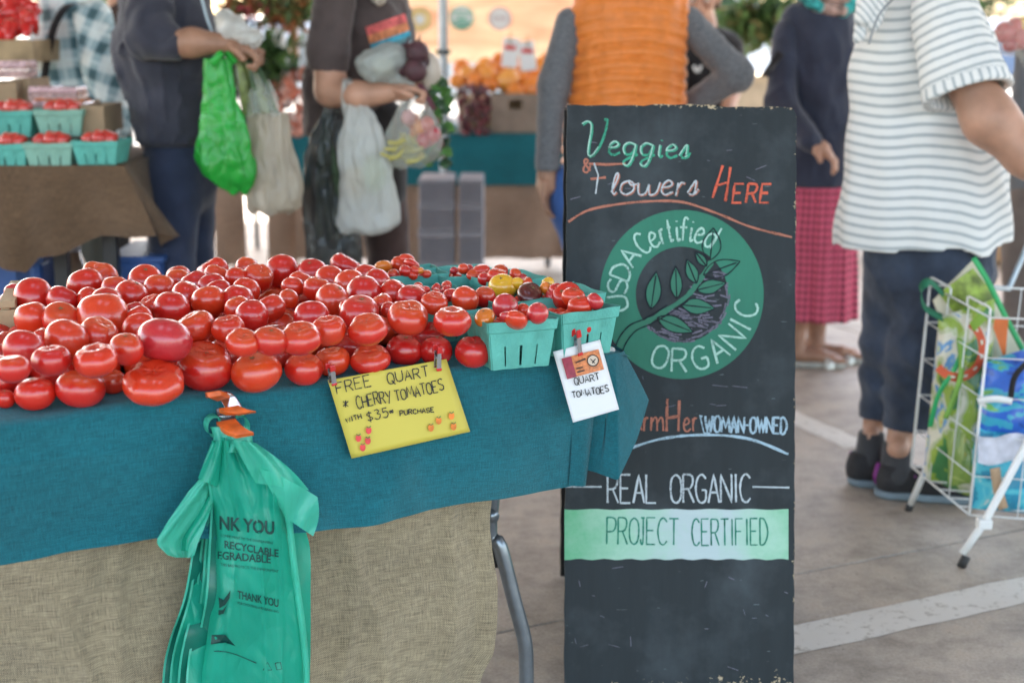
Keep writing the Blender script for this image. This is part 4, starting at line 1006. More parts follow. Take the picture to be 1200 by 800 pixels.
c_ = wq(.74, .25); poly_on('printed_emblem', [(c_[0] + 6 * math.cos(a / 14 * 6.28), c_[1] + 6 * math.sin(a / 14 * 6.28)) for a in range(14)][::-1], wsf, simple('cream_label_print', (.62, .5, .4), .5, .1), wt_, .0010)
ribbons([[(c_[0] + 6.5 * math.cos(a / 14 * 6.28), c_[1] + 6.5 * math.sin(a / 14 * 6.28)) for a in range(15)], [(c_[0] - 3, c_[1] - 2), (c_[0] + 2, c_[1] + 3)], [(c_[0] - 1, c_[1] + 3), (c_[0] + 3, c_[1] - 2)]], 1.1, wsf, 'printed_emblem_ring', M['ink'], wt_, .0016)
ribbons([[wq(.36, .3), wq(.5, .3)], [wq(.36, .35), wq(.52, .35)], [wq(.38, .22), wq(.6, .2)]], 1.6, wsf, 'printed_text', M['ink'], wt_, .0016)
ribbons(word_lines('QUART', 674, 451, 703, 444, 8.5, 0, .25, .1) + word_lines('TOMATOES', 671, 466, 714, 459, 7.5, 0, .22, .12), 1.15, wsf, 'lettering', M['ink'], wt_, 0)
spring_clip(676, 386, 679, 415, .072, 'red tipped metal clip holding the white card at the cloth corner')

# ================================================================ ORANGE SPRING CLAMP + PLASTIC BAG BUNDLE
cl = thing('spring_clamp', 'steel spring clamp with orange vinyl tips biting the table edge above the green bags', 'clamp', fp(270, 490, .03))
def cpt(px, py, off): return fp(px, py, off)
def slab_path(name, pts, w, th, mat, parent, side):
    """flat strip following pts, width along side vector"""
    V = []; Fc = []; P = [Vector(p) for p in cat_spline(pts, 5)]
    for i, p in enumerate(P):
        t = (P[min(i + 1, len(P) - 1)] - P[max(i - 1, 0)]).normalized(); n = t.cross(side).normalized()
        ww = w[0] + (w[1] - w[0]) * i / (len(P) - 1)
        for a, b in ((-1, -1), (1, -1), (1, 1), (-1, 1)): V.append(p + side * a * ww / 2 + n * b * th / 2)
    m = len(P)
    for i in range(m - 1):
        for k in range(4): Fc.append((i * 4 + k, i * 4 + (k + 1) % 4, i * 4 + 4 + (k + 1) % 4, i * 4 + 4 + k))
    Fc += [(3, 2, 1, 0), tuple((m - 1) * 4 + k for k in range(4))]
    o = mo(name, V, Fc, mat, parent, False); b = o.modifiers.new('bevel', 'BEVEL'); b.width = min(th * .35, .002); b.segments = 3; b.limit_method = 'ANGLE'; return o
sd = (TD * .92 + Vector((.1, -.25, .12))).normalized()
PA = T(0, 0, 0)
j0 = gz(249, 462, TOPZ + .008); 
slab_path('upper_tip', [j0 + TN * .004, j0 - TN * .012 + Z3 * .003, cpt(262, 466, .030)], (.020, .022), .0075, M['orange_rubber'], cl, sd)
slab_path('upper_arm', [j0 - TN * .006 + Z3 * .003, cpt(263, 463, .032), cpt(271, 473, .045), cpt(274, 480, .055)], (.022, .026), .0035, M['silver'], cl, sd)
slab_path('upper_handle', [cpt(268, 479, .05), cpt(277, 482.5, .062), cpt(290, 484, .070)], (.030, .026), .009, M['orange_rubber'], cl, sd)
slab_path('lower_arm', [cpt(262, 478, .024), cpt(266, 490, .045), cpt(270, 499, .080)], (.024, .026), .003, M['dark_steel'], cl, sd)
slab_path('lower_handle', [cpt(265, 495, .060), cpt(274, 504, .095), cpt(287, 510, .112)], (.030, .028), .009, M['orange_rubber'], cl, sd)
slab_path('lower_tip', [cpt(262, 478, .006), cpt(262, 484, .020)], (.02, .02), .006, M['orange_rubber'], cl, sd)
for k in range(7):
    c = cpt(260 + k * 2.2, 488, .040); P = [c + (TN * math.cos(a) + Z3 * math.sin(a)) * .0065 for a in np.linspace(0, 6.28, 13)]; 
    if k == 0: sp_ = MB()
    sp_.tube(P, .0009, 5, False)
sp_.build('coil_spring', M['dark_steel'], cl, smooth=True)
MB().tube([cpt(256, 488, .04), cpt(276, 488, .04)], .0022, 8).build('pivot_pin', M['silver'], cl, smooth=True)

def film(name, col, alpha, transl=.45, rough=.32, crease=.75):
    m = simple(name, col, rough, .10, 9, coat=.15, transl=transl, alpha=alpha)
    nt = m.node_tree; b = [n for n in nt.nodes if n.bl_idname == 'ShaderNodeBsdfPrincipled'][0]
    vo = nt.nodes.new('ShaderNodeTexVoronoi'); vo.feature = 'DISTANCE_TO_EDGE'; vo.inputs['Scale'].default_value = 26
    mp = nt.nodes.new('ShaderNodeMapping'); mp.inputs['Scale'].default_value = (1, 1, .38)
    nv = nt.nodes.new('ShaderNodeTexNoise'); nv.inputs['Scale'].default_value = 9; nt.links.new(geo(nt), nv.inputs['Vector'])
    vm = nt.nodes.new('ShaderNodeVectorMath'); vm.operation = 'MULTIPLY_ADD'; vm.inputs[1].default_value = (.06, .06, .06); nt.links.new(nv.outputs['Color'], vm.inputs[0]); nt.links.new(geo(nt), vm.inputs[2])
    nt.links.new(vm.outputs[0], mp.inputs[0]); nt.links.new(mp.outputs[0], vo.inputs['Vector'])
    cr_ = mth(nt, 'MINIMUM', mth(nt, 'MULTIPLY', vo.outputs['Distance'], 4.0), 1.0); n1 = noise(nt, 14, 5, .6, mp.outputs[0], 1.2)
    bump(nt, b, mth(nt, 'ADD', mth(nt, 'MULTIPLY', cr_, .5), n1), .012, crease); return m
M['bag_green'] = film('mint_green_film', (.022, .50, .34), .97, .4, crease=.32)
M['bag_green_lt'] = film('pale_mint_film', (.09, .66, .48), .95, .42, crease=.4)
M['bag_ink'] = simple('dark_green_print', (.002, .055, .045), .5, .05)
bb = thing('plastic_bag_bundle', 'bundle of mint green thank you carrier bags hanging from the orange clamp', 'bags', fp(275, 640, .06))
def interp_rows(rows, v):
    ys = [r[0] for r in rows]; y = ys[0] + (ys[-1] - ys[0]) * v
    def sm(k):
        i = max(0, min(len(rows) - 2, int(np.searchsorted(ys, y) - 1))); t = (y - ys[i]) / (ys[i + 1] - ys[i])
        p = [rows[max(i - 1, 0)][k], rows[i][k], rows[i + 1][k], rows[min(i + 2, len(rows) - 1)][k]]
        return .5 * (2 * p[1] + (p[2] - p[0]) * t + (2 * p[0] - 5 * p[1] + 4 * p[2] - p[3]) * t * t + (3 * p[1] - p[0] - 3 * p[2] + p[3]) * t ** 3)
    return y, sm(1), sm(2)
front_rows = [(516, 248, 296), (530, 247, 303), (546, 243, 318), (560, 240, 334), (576, 242, 338), (600, 251, 337), (640, 252, 346), (700, 249, 353), (760, 241, 360), (800, 236, 362), (812, 236, 361)]
def front_off(u, v):
    f = .078 + .010 * math.sin(math.pi * u)
    k = max(0, 1 - v * 2.6)
    f += k * (.008 * math.cos(u * 19 + v * 8) + .005 * math.sin(u * 31 + 1))
    f += .0045 * math.sin(u * 7 + v * 9) * min(1, v * 2) + .0035 * math.sin(u * 16 - v * 5 + 2) + .004 * math.exp(-((u - .55 - .05 * v) / .02) ** 2) * (v > .3)
    f += .0025 * wob(Vector((u * .3, v * .9, 1.0)), 5, 2)
    for (u0, sl, wd_, am) in ((.12, .10, .018, .004), (.30, -.12, .02, .0045), (.45, .22, .014, .0035), (.70, .05, .016, .004), (.84, -.10, .014, .004)): f += am * math.exp(-abs((u - u0 - sl * v) / wd_)) * (1 - .5 * v)
    return f
def front_bag(u, v):
    y, a, b = interp_rows(front_rows, v); x = a + (b - a) * u
    y += .03 * (x - 300) * v * 1.2 + (2.2 * math.sin(u * 5) if v > .98 else 0)
    e = max(0, .12 - u) / .12; e2 = max(0, u - .92) / .08
    return fp(x, y, front_off(u, v) - .020 * e * e - .018 * e2 * e2)
grid('front_bag_film', front_bag, 60, 90, M['bag_green'], bb, su=.2, sv=.4)
def sheet(name, rows, mat, offf, nu=24, nv=60, skew=0):
    def f(u, v):
        y, a, b = interp_rows(rows, v); return fp(a + (b - a) * u, y + skew * (u - .5), offf(u, v))
    return grid(name, f, nu, nv, mat, bb, su=.2, sv=.4)
# layers of the bags behind, fanned out to the left
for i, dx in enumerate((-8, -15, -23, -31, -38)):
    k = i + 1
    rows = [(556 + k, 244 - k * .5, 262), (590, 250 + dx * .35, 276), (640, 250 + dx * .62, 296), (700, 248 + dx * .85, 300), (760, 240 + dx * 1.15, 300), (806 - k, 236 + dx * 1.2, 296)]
    sheet('rear_bag_film', rows, M['bag_green'] if i % 2 else simple('mint_film_painted_shade%d' % i, (.004, .15, .105), .4, .1, coat=.1), lambda u, v, k=k: .070 - .0095 * k + .008 * math.sin(v * 11 + k * 1.7) * (1 - u) + .004 * math.sin(v * 23 + k) * (1 - u) + .010 * (1 - u) ** 3 * math.sin(v * 5 + k), 16, 60)  # alternate layers darkened in colour, standing in for shade between bags
for i, dx in enumerate((-8, -15, -23, -31, -38)):      # a thin paler edge strip sets each layer apart
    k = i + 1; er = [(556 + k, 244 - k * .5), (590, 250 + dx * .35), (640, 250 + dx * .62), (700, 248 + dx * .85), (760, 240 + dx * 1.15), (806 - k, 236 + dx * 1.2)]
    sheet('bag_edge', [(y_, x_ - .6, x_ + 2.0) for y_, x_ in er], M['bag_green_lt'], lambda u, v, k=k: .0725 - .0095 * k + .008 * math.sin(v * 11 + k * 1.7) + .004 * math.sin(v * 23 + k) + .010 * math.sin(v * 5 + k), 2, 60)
sheet('rear_bag_film', [(600, 300, 352), (640, 300, 363), (700, 300, 364), (760, 300, 364), (804, 300, 363)], M['bag_green'], lambda u, v: .055 + .004 * math.sin(v * 9 + u * 4), 14, 40)
# shoulders / gathered neck and the two folded handles
sheet('left_handle', [(556, 236, 256), (575, 221, 253), (600, 204, 246), (622, 190, 238), (636, 184, 232), (650, 196, 228), (653, 206, 224)], M['bag_green_lt'], lambda u, v: .075 + .012 * math.sin(u * 5 + v * 2) + .003 * math.sin(u * 17 + v * 8), 20, 34)
sheet('left_handle', [(560, 238, 256), (578, 222, 250), (603, 206, 244), (626, 196, 234), (645, 203, 226)], M['bag_green'], lambda u, v: .064 + .008 * math.sin(u * 7 + v * 3), 16, 24)
def rh(u, v):   # right handle quad
    P = [(297, 541), (357, 566), (362, 577), (377, 590), (374, 612), (366, 628), (333, 606), (330, 570)]
    TL, TR, BR, BL = np.array((303, 548)), np.array((359, 572)), np.array((373, 627)), np.array((334, 606))
    TR = np.array((372, 582)); BR = np.array((367, 628))
    a = TL * (1 - u) + TR * u; b = BL * (1 - u) + BR * u; p = a * (1 - v) + b * v + np.array((4 * math.sin(v * 3.14) * u, -3 * math.sin(u * 3.14) * (1 - v)))
    return fp(p[0], p[1], .098 + .010 * math.sin(u * 3.1) - .006 * v + .004 * math.sin(u * 13 + v * 7))
grid('right_handle', rh, 24, 20, M['bag_green_lt'], bb)
def rs(u, v):   # right shoulder
    TL, TR, BR, BL = np.array((270, 514)), np.array((300, 519)), np.array((362, 574)), np.array((300, 566))
    a = TL * (1 - u) + TR * u; b = BL * (1 - u) + BR * u; p = a * (1 - v) + b * v + np.array((6 * math.sin(v * 3.14) * u, 0))
    return fp(p[0], p[1], .092 + .010 * math.sin(u * 3.1) + .006 * math.sin(u * 11 + v * 3))
grid('right_shoulder', rs, 20, 26, M['bag_green_lt'], bb)
def ls(u, v):
    TL, TR, BR, BL = np.array((247, 520)), np.array((264, 512)), np.array((262, 575)), np.array((232, 560))
    a = TL * (1 - u) + TR * u; b = BL * (1 - u) + BR * u; p = a * (1 - v) + b * v
    return fp(p[0], p[1], .086 + .010 * math.sin(u * 3.1 + v) + .004 * math.sin(u * 11 + v * 3))
grid('left_shoulder', ls, 16, 24, M['bag_green'], bb)
# tab block with its punched ring under the clamp
def tabf(u, v):
    y = 500 + 30 * v; x = 246 + 46 * u + 4 * math.sin(v * 3); return fp(x, y, .060 + .022 * math.sin(math.pi * u) + .004 * math.sin(u * 15) + .012 * v)
grid('hanging_tab', tabf, 22, 12, M['bag_green_lt'], bb)
for (x, y, rx, ry, o_) in ((250, 499, 9, 12, .045), (280, 497, 10, 11, .040)):
    pts = [fp(x + rx * math.cos(a), y + ry * math.sin(a), o_ + .012 * math.cos(a * 2)) for a in np.linspace(0, 6.28, 25)]
    def rf_(u, v, pts=pts): i = u * 24; k = int(min(i, 23)); p = pts[k].lerp(pts[k + 1], i - k); return p + TN * (.026 * (v - .5)) + Z3 * (.003 * math.sin(v * 3))
    grid('tab_loop', rf_, 24, 4, M['bag_green_lt'], bb, closed=True)
# print on the front bag
def bag_surf(x, y):
    v = .5
    for _ in range(12):
        yy, a, b = interp_rows(front_rows, v); u = (x - a) / (b - a); y_ = yy + .03 * (x - 300) * v * 1.2; v += (y - y_) / 296; v = min(1, max(0, v))
    p = front_bag(u, v); return p, -TN
def font_on(txt, x, y, h, surf, mat, parent, bold=.03, wmax=None, slope=0.0, name='lettering', lift=.0016, clip=None):
    cu = bpy.data.curves.new('t', 'FONT'); cu.body = txt; cu.size = 1.0; cu.offset = bold; cu.resolution_u = 3
    o = bpy.data.objects.new('t', cu); COL.objects.link(o); bpy.context.view_layer.update()
    me = bpy.data.meshes.new_from_object(o.evaluated_get(bpy.context.evaluated_depsgraph_get())); bpy.data.objects.remove(o)
    V = [v.co.copy() for v in me.vertices]; Fc = [tuple(p.vertices) for p in me.polygons]; bpy.data.meshes.remove(me)
    mx = max(v.x for v in V); sx = (wmax / mx) if wmax else h / .7; sy = h / .7
    out = []
    for v in V: X = x + v.x * sx; out.append(surf(X, y - v.y * sy + slope * (v.x * sx)))
    return mo(name, [a + b * lift for a, b in out], Fc, mat, parent, False)
ink = M['bag_ink']
font_on('NK YOU', 256, 619, 15, bag_surf, ink, bb, .03, 65, .10)
font_on('RECYCLABLE', 262, 641, 8.5, bag_surf, ink, bb, .02, 64, .17)
font_on('EGRADABLE', 254, 654, 9, bag_surf, ink, bb, .02, 63, .08)
font_on('COMMITMENT TO THE ENVIRONMENT', 258, 628, 3, bag_surf, ink, bb, 0, 62, .15)
font_on('THIS BAG PROTECTS THE ENVIRONMENT', 258, 662, 3, bag_surf, ink, bb, 0, 68, .12)
font_on('THANK YOU', 278, 700, 9, bag_surf, ink, bb, .02, 48, .22)
font_on('FOR CHOOSING A REUSABLE BAG', 278, 707, 3, bag_surf, ink, bb, 0, 48, .22)
font_on('F', 0, 0, 1, lambda x, y: (fp(300, 700, .05), -TN), ink, bb) if False else None
def bpoly(P, name='printed_leaf'):
    ribs = [bag_surf(*p)[0] - TN * .009 for p in P]; c = sum(ribs, Vector()) / len(ribs)
    return mo(name, ribs + [c], [(i, (i + 1) % len(ribs), len(ribs)) for i in range(len(ribs))], ink, bb, False)
bpoly([(254, 697), (258, 703), (268, 689), (267, 698), (262, 706), (255, 710)]); bpoly([(254, 712), (259, 712), (264, 706), (260, 716), (254, 718)])
bpoly([(246, 741), (262, 741), (274, 754), (262, 750), (252, 751), (245, 752)])
ribbons([cat_spline([(250, 762), (270, 764), (300, 776)], 5)], 1, lambda x, y: (bag_surf(x, y)[0] - TN * .001, -TN), 'printed_line', ink, bb)
ribbons([[(308, 784), (313, 775), (318, 784), (308, 784)], [(322, 776), (324, 784), (330, 783), (328, 775), (322, 776)]], .9, lambda x, y: (bag_surf(x, y)[0] - TN * .001, -TN), 'printed_recycling_mark', ink, bb)
# side seam fold, its highlight painted in as paler film
sheet('bag_fold_highlight', [(575, 331, 340), (620, 336, 344), (680, 343, 351), (740, 351, 359), (800, 356, 363)], M['bag_green_lt'], lambda u, v: .090 + .006 * math.sin(u * 3.14) + .002 * math.sin(v * 20), 6, 30)
# ================================================================ IMPLICIT BODIES (one continuous skin per body or garment)
def sdf_eval(prims, P, k):
    d = None
    for p in prims:
        if p[0] == 'c':
            _, a, ra, b, rb = p[:5]; fy = p[5] if len(p) > 5 else 1.0
            a = np.array(a, float); b = np.array(b, float); s_ = np.array([1, 1 / fy, 1]); A = a * s_; B = b * s_; Q = P * s_
            ab = B - A; L2 = max(ab @ ab, 1e-9); t = np.clip(((Q - A) @ ab) / L2, 0, 1)
            q = np.linalg.norm(Q - A - t[..., None] * ab, axis=-1) - (ra + (rb - ra) * t); q = q * min(1, fy)
        elif p[0] == 'e':
            _, c, r = p[:3]; Q = P - np.array(c, float)
            if len(p) > 3: Q = Q @ np.array(p[3].to_matrix())
            r = np.array(r, float); k0 = np.linalg.norm(Q / r, axis=-1); k1 = np.linalg.norm(Q / (r * r), axis=-1) + 1e-9; q = k0 * (k0 - 1) / k1
        if d is None: d = q
        else:
            h = np.clip(.5 + .5 * (d - q) / k, 0, 1); d = d * (1 - h) + q * h - k * h * (1 - h)
    return d
def sdf_mesh(name, prims, h, mat, parent, k=.02, cuts=(), fold=None, attrs=None, keep=None, shell=None, extra=None):
    lo = np.full(3, 1e9); hi = -lo
    for p in prims:
        if p[0] == 'c':
            for c, r in ((p[1], p[2]), (p[3], p[4])): lo = np.minimum(lo, np.array(c) - r * 1.15); hi = np.maximum(hi, np.array(c) + r * 1.15)
        else: r = max(p[2]); lo = np.minimum(lo, np.array(p[1]) - r * 1.1); hi = np.maximum(hi, np.array(p[1]) + r * 1.1)
    lo -= 3 * h + .01; hi += 3 * h + .01; n = np.ceil((hi - lo) / h).astype(int) + 1
    ax = [lo[i] + h * np.arange(n[i]) for i in range(3)]; G = np.stack(np.meshgrid(*ax, indexing='ij'), -1)
    d = sdf_eval(prims, G, k)
    if fold is not None: d = d + fold(G)
    for c, nn in cuts: d = np.maximum(d, (G - np.array(c)) @ np.array(nn))
    if shell is not None:
        e = sdf_eval(shell, G, k) ; d = np.maximum(d, -e)
    g = vdb.FloatGrid(1.0); g.copyFromArray(np.clip(d / h, -3, 3).astype(np.float32)); g.background = 3.0 if False else g.background
    r = g.convertToPolygons(isovalue=0.0); V, Fq = r[0], r[-1]
    V = V * h + lo
    at_ = attrs(V) if attrs else None
    o = mo(name, V, Fq, mat, parent, True, at_)
    return o
def fnoise(P, f, seed=0):
    s = 0
    for k in range(4):
        dd = _fd[(k + seed * 3) % 14]; s = s + np.sin((P @ dd) * f * (1 + .6 * k) * 6.28 + _fp[(k + seed) % 14] + 1.5 * np.sin((P @ _fd[(k + 5 + seed) % 14]) * f * 4.2)) / (1 + .6 * k)
    return s / 2.2
def drape(amp, f=3.0, seed=0, vert=.35):
    """cloth folds: noise squeezed along the height"""
    def fn(G):
        Q = G * np.array([1, 1, vert]); return amp * (fnoise(Q, f, seed) + .5 * np.abs(fnoise(Q, f * 2.1, seed + 2)) - .55 * np.exp(-(fnoise(G * np.array([1, 1, .7]), f * 2.4, seed + 1) / .16) ** 2))
    return fn
def px(Y):
    def f(x, y, dy=0.0): return at(x, y, Y + dy)
    return f
def GX(px_, Y_): return (px_ - 600) / F * (Y_ * math.cos(TH) + (CH - .08) * math.sin(TH))
def sc(Y, r): return r * (Y * math.cos(TH) + .35 * math.sin(TH)) / F
def hand(name, wrist, direction, palm_n, size, mat, parent, curl=.6, h=.0035, side=1):
    """palm, four fingers of unequal length with two bends, and a thumb from the side of the palm"""
    w = Vector(wrist); d = Vector(direction).normalized(); n = Vector(palm_n); n = (n - d * n.dot(d)).normalized(); s_ = d.cross(n) * side; L = size
    pr = [('c', tuple(w), .030 * L / .18, tuple(w + d * .30 * L), .036 * L / .18 * .9, .8), ('c', tuple(w + d * .25 * L - s_ * .12 * L), .016 * L / .18, tuple(w + d * .48 * L - s_ * .14 * L), .013 * L / .18),
          ('c', tuple(w + d * .25 * L + s_ * .12 * L), .016 * L / .18, tuple(w + d * .46 * L + s_ * .14 * L), .013 * L / .18), ('c', tuple(w + d * .3 * L), .018 * L / .18, tuple(w + d * .49 * L), .014 * L / .18)]
    for i, (o_, ln) in enumerate(((-.17, .40), (-.06, .46), (.06, .43), (.17, .33))):
        p = w + d * .47 * L + s_ * o_ * L; a = curl * .35; r = .0088 * L / .18 * (1 if i < 3 else .88)
        for sgm, frac in enumerate((.45, .32, .23)):
            q = p + (d * math.cos(a) + n * math.sin(a) + s_ * o_ * .15) * ln * L * frac
            pr.append(('c', tuple(p), r, tuple(q), r * .9)); p = q; r *= .92; a += curl * (1.0 + .12 * i)
    p = w + d * .14 * L - s_ * .15 * L; q = p + (d * .75 - s_ * .55 + n * .35).normalized() * .20 * L; t = q + (d * .85 - s_ * .1 + n * .5).normalized() * .17 * L
    pr += [('c', tuple(p), .013 * L / .18, tuple(q), .0105 * L / .18), ('c', tuple(q), .0105 * L / .18, tuple(t), .009 * L / .18)]
    return sdf_mesh(name, pr, h, mat, parent, k=.006 * L / .18)
def head(parent, c, face, hairmat, skin, r=.098, long_hair=.0, neck=None, h=.006, hat=None):
    c = Vector(c); f = Vector(face).normalized(); s_ = f.cross(Z3).normalized(); u = s_.cross(f)
    Rm = Matrix((s_, f, u)).transposed()
    W3 = lambda x, y, z: tuple(c + Rm @ Vector((x, y, z)))
    pr = [('e', W3(0, -.01, .028), (.076, .094, .094), None), ('e', W3(0, .02, -.045), (.056, .062, .062), None)]
    pr = [('e', p[1], p[2], Rm.to_quaternion()) for p in pr]
    pr += [('c', W3(0, .055, -.085), .024, W3(0, .05, -.075), .028), ('c', W3(0, .088, .012), .009, W3(0, .108, -.020), .0125), ('c', W3(-.013, .092, -.024), .007, W3(.013, .092, -.024), .007),
           ('c', W3(-.045, .070, .030), .012, W3(.045, .070, .030), .012), ('e', W3(-.045, .058, -.015), (.022, .022, .02)), ('e', W3(.045, .058, -.015), (.022, .022, .02)),
           ('c', W3(-.02, .082, -.052), .009, W3(.02, .082, -.052), .009), ('c', W3(-.078, -.01, .015), .013, W3(-.080, -.004, -.02), .010), ('c', W3(.078, -.01, .015), .013, W3(.080, -.004, -.02), .010)]
    if neck is not None: pr.append(('c', W3(0, -.02, -.05), .052, tuple(neck), .060))
    hd = sdf_mesh('head', pr, h, skin, parent, k=.014)
    for sx in (-1, 1):
        MB().ball(W3(sx * .030, .074, .012), .0125, 12, 9).build('eye', M['eye'], hd, smooth=True)
        MB().ball(W3(sx * .030, .0835, .012), .0055, 10, 7).build('iris', M['iris'], hd, smooth=True)
    mb = MB(); mb.tube([W3(-.022, .088, -.050), W3(-.010, .0935, -.046), W3(0, .0945, -.048), W3(.010, .0935, -.046), W3(.022, .088, -.050)], [.002, .0045, .004, .0045, .002], 8)
    mb.tube([W3(-.020, .087, -.056), W3(0, .094, -.059), W3(.020, .087, -.056)], [.002, .0055, .002], 8); mb.build('lips', M['lip'], hd, smooth=True)
    hp = [('e', W3(0, -.022, .045), (.086, .100, .092), Rm.to_quaternion()), ('c', W3(-.06, -.03, .02), .035, W3(-.055, -.045, -.04 - long_hair), .03), ('c', W3(.06, -.03, .02), .035, W3(.055, -.045, -.04 - long_hair), .03), ('c', W3(0, -.07, .0), .05, W3(0, -.065, -.05 - long_hair), .045)]
    cutp = W3(0, .050, .055); nn = (Rm @ Vector((0, 1.0, -.62))).normalized()
    sdf_mesh('hair', hp, h, hairmat, parent, k=.02, cuts=[(cutp, tuple(nn))], fold=lambda G: .003 * fnoise(G, 18, 1))
    return hd
def fabric(name, col, rough=.88, var=.12, bs=.35, sc_=14, sheen=.2): return simple(name, col, rough, var, sc_, bmp=bs, bscale=420, sheen=sheen, spec=.2)
def foot_shoe(parent, heel, toe, w, mats, h=.006, name='shoe', height=.07, sole=.022):
    hl = Vector(heel); to = Vector(toe); d = (to - hl).normalized(); L = (to - hl).length
    pr = [('c', tuple(hl + d * .15 * L + Z3 * (sole + height * .42)), w * .42, tuple(hl + d * .55 * L + Z3 * (sole + height * .30)), w * .40), ('c', tuple(hl + d * .5 * L + Z3 * (sole + .022)), w * .46, tuple(to - d * w * .45 + Z3 * (sole + .012)), w * .38),
          ('c', tuple(hl + d * .16 * L + Z3 * sole), w * .36, tuple(hl + d * .16 * L + Z3 * (sole + height)), w * .36)]
    sh = sdf_mesh(name, pr, h, mats[0], parent, k=.02, cuts=[((0, 0, sole * .9), (0, 0, -1)), (tuple(hl + Z3 * (sole + height + .012)), (0, 0, 1))])
    so = [('c', tuple(hl + d * w * .42 + Z3 * sole * .5), w * .46, tuple(hl + d * .5 * L + Z3 * sole * .5), w * .44), ('c', tuple(hl + d * .5 * L + Z3 * sole * .5), w * .44, tuple(to - d * w * .5 + Z3 * sole * .5), w * .50)]
    sdf_mesh('sole', so, h, mats[1], sh, k=.02, cuts=[((0, 0, sole), (0, 0, 1)), ((0, 0, .002), (0, 0, -1))])
    return sh
def bag_loft(name, secs, Y, mat, parent, pleat=.10, n=84, sub=10, squash=.55, seed=0, cap=True):
    """carrier bag: (px centre x, px y, half width px[, dy]) sections joined into one pleated, creased skin"""
    S_ = cat_spline([(a[0], a[1], a[2], a[3] if len(a) > 3 else 0) for a in secs], sub); V = []; m = len(S_)
    A = np.arange(n) * 2 * math.pi / n
    def tri(x): return 2 / math.pi * np.arcsin(np.sin(x))
    for j, (cx_, y, w, dy) in enumerate(S_):
        c = np.array(at(cx_, y, Y + dy)); hw = sc(Y, max(w, 1)); v = j / (m - 1)
        pl = 1 + pleat * (1 - v * .55) * (tri(A * 6 + seed + v * 1.2) * .6 + tri(A * 10 + v * 3 + seed * 2) * .45) + .045 * tri(A * 3 + v * 6 + seed) + .035 * tri(A * 5 - v * 13 + seed) + .03 * tri(v * 16 + A * 2 + seed) * v
        P = np.stack([c[0] + np.cos(A) * hw * pl, c[1] + np.sin(A) * hw * squash * pl, c[2] + sc(Y, 3.0) * np.sin(A * 4 + seed) * v + 0 * A], 1)
        P += (.0045 * fnoise(P * np.array([1, 1, .45]), 16, seed % 4))[:, None] * np.stack([np.cos(A), np.sin(A), 0 * A], 1)
        V += [tuple(q_) for q_ in P]
    Fc = [(j * n + i, j * n + (i + 1) % n, (j + 1) * n + (i + 1) % n, (j + 1) * n + i) for j in range(m - 1) for i in range(n)]
    if cap: Fc.append(tuple((m - 1) * n + i for i in range(n)))
    return mo(name, V, Fc, mat, parent, True)
def strap(name, pts, w, mat, parent, side=(1, 0, 0), th=.0015):
    P = [Vector(p) for p in cat_spline([tuple(p) for p in pts], 6)]; side = Vector(side); V = []; Fc = []
    for i, p in enumerate(P):
        t = (P[min(i + 1, len(P) - 1)] - P[max(i - 1, 0)]).normalized(); s_ = (side - t * side.dot(t)).normalized(); V += [p - s_ * w / 2, p + s_ * w / 2]
    Fc = [(2 * i, 2 * i + 1, 2 * i + 3, 2 * i + 2) for i in range(len(P) - 1)]
    return mo(name, V, Fc, mat, parent, True, solid=th)
f_white = film('white_carrier_film', (.72, .74, .72), .74, .45); f_clear = film('clear_produce_film', (.70, .74, .68), .32, .25, .15); f_black = film('smoky_black_film', (.045, .05, .05), .72, .15, .22)
f_green = film('bright_green_film', (.03, .46, .06), .99, .3, .22); f_cream = film('cream_carrier_film', (.55, .49, .40), .88, .4)

# ---------------------------------------------------------------- person: navy sweater, left
Y = 4.5; p = px(Y); q = lambda r: sc(Y, r)
man = thing('person', 'person in a navy sweater with pushed up sleeves holding a bright green carrier bag', 'person', tuple(at(215, 300, Y).xy) + (0,))
navy = fabric('charcoal_navy_knit', (.042, .043, .060), bs=.5)
def bend_folds(c, f=26, amp=.006):
    c = np.array(c)
    def fn(G): d = np.linalg.norm((G - c) * np.array([1, 1, 1]), axis=-1); return amp * np.sin(d * f * 6.28) * np.exp(-(d / .16) ** 2) + drape(.006, 2.6, 1)(G)
    return fn
sdf_mesh('sweater', [('c', p(192, -30), q(50), p(198, 60), q(55), 1.25), ('c', p(198, 60), q(56), p(208, 150), q(47), 1.25), ('c', p(186, -42, -.12), q(24), p(186, -42, .14), q(24)), ('c', p(212, 130), q(45), p(210, 162), q(44), 1.3)], .010, navy, man, k=.05, cuts=[(p(200, 166), (0, 0, -1))], fold=drape(.014, 2.8, 1, .5))
sdf_mesh('hem_rib', [('c', p(208, 158), q(46.5), p(208, 168), q(43.5), 1.3)], .009, navy, man, cuts=[(p(200, 169), (0, 0, -1)), (p(200, 157), (0, 0, 1))])
sdf_mesh('sleeve', [('c', p(178, -30, -.15), q(27), p(174, 44, -.22), q(26)), ('c', p(174, 42, -.22), q(25), p(206, 53, -.25), q(18.5))], .008, navy, man, k=.02, cuts=[(p(213, 53, -.25), (.99, 0, .06))], fold=bend_folds(p(192, 34, -.24), 22, .006))
sdf_mesh('sleeve', [('c', p(190, -30, .17), q(26), p(200, 40, .20), q(24)), ('c', p(200, 42, .20), q(24), p(226, 52, .18), q(18))], .010, navy, man, k=.02, cuts=[(p(230, 53, .18), (.99, 0, .06))], fold=drape(.006, 4, 3))
sdf_mesh('forearm', [('c', p(208, 52, -.25), q(15), p(226, 50, -.26), q(15.5)), ('c', p(226, 50, -.26), q(15.5), p(266, 52, -.26), q(10.5)), ], .006, M['skin_tan'], man, k=.02)
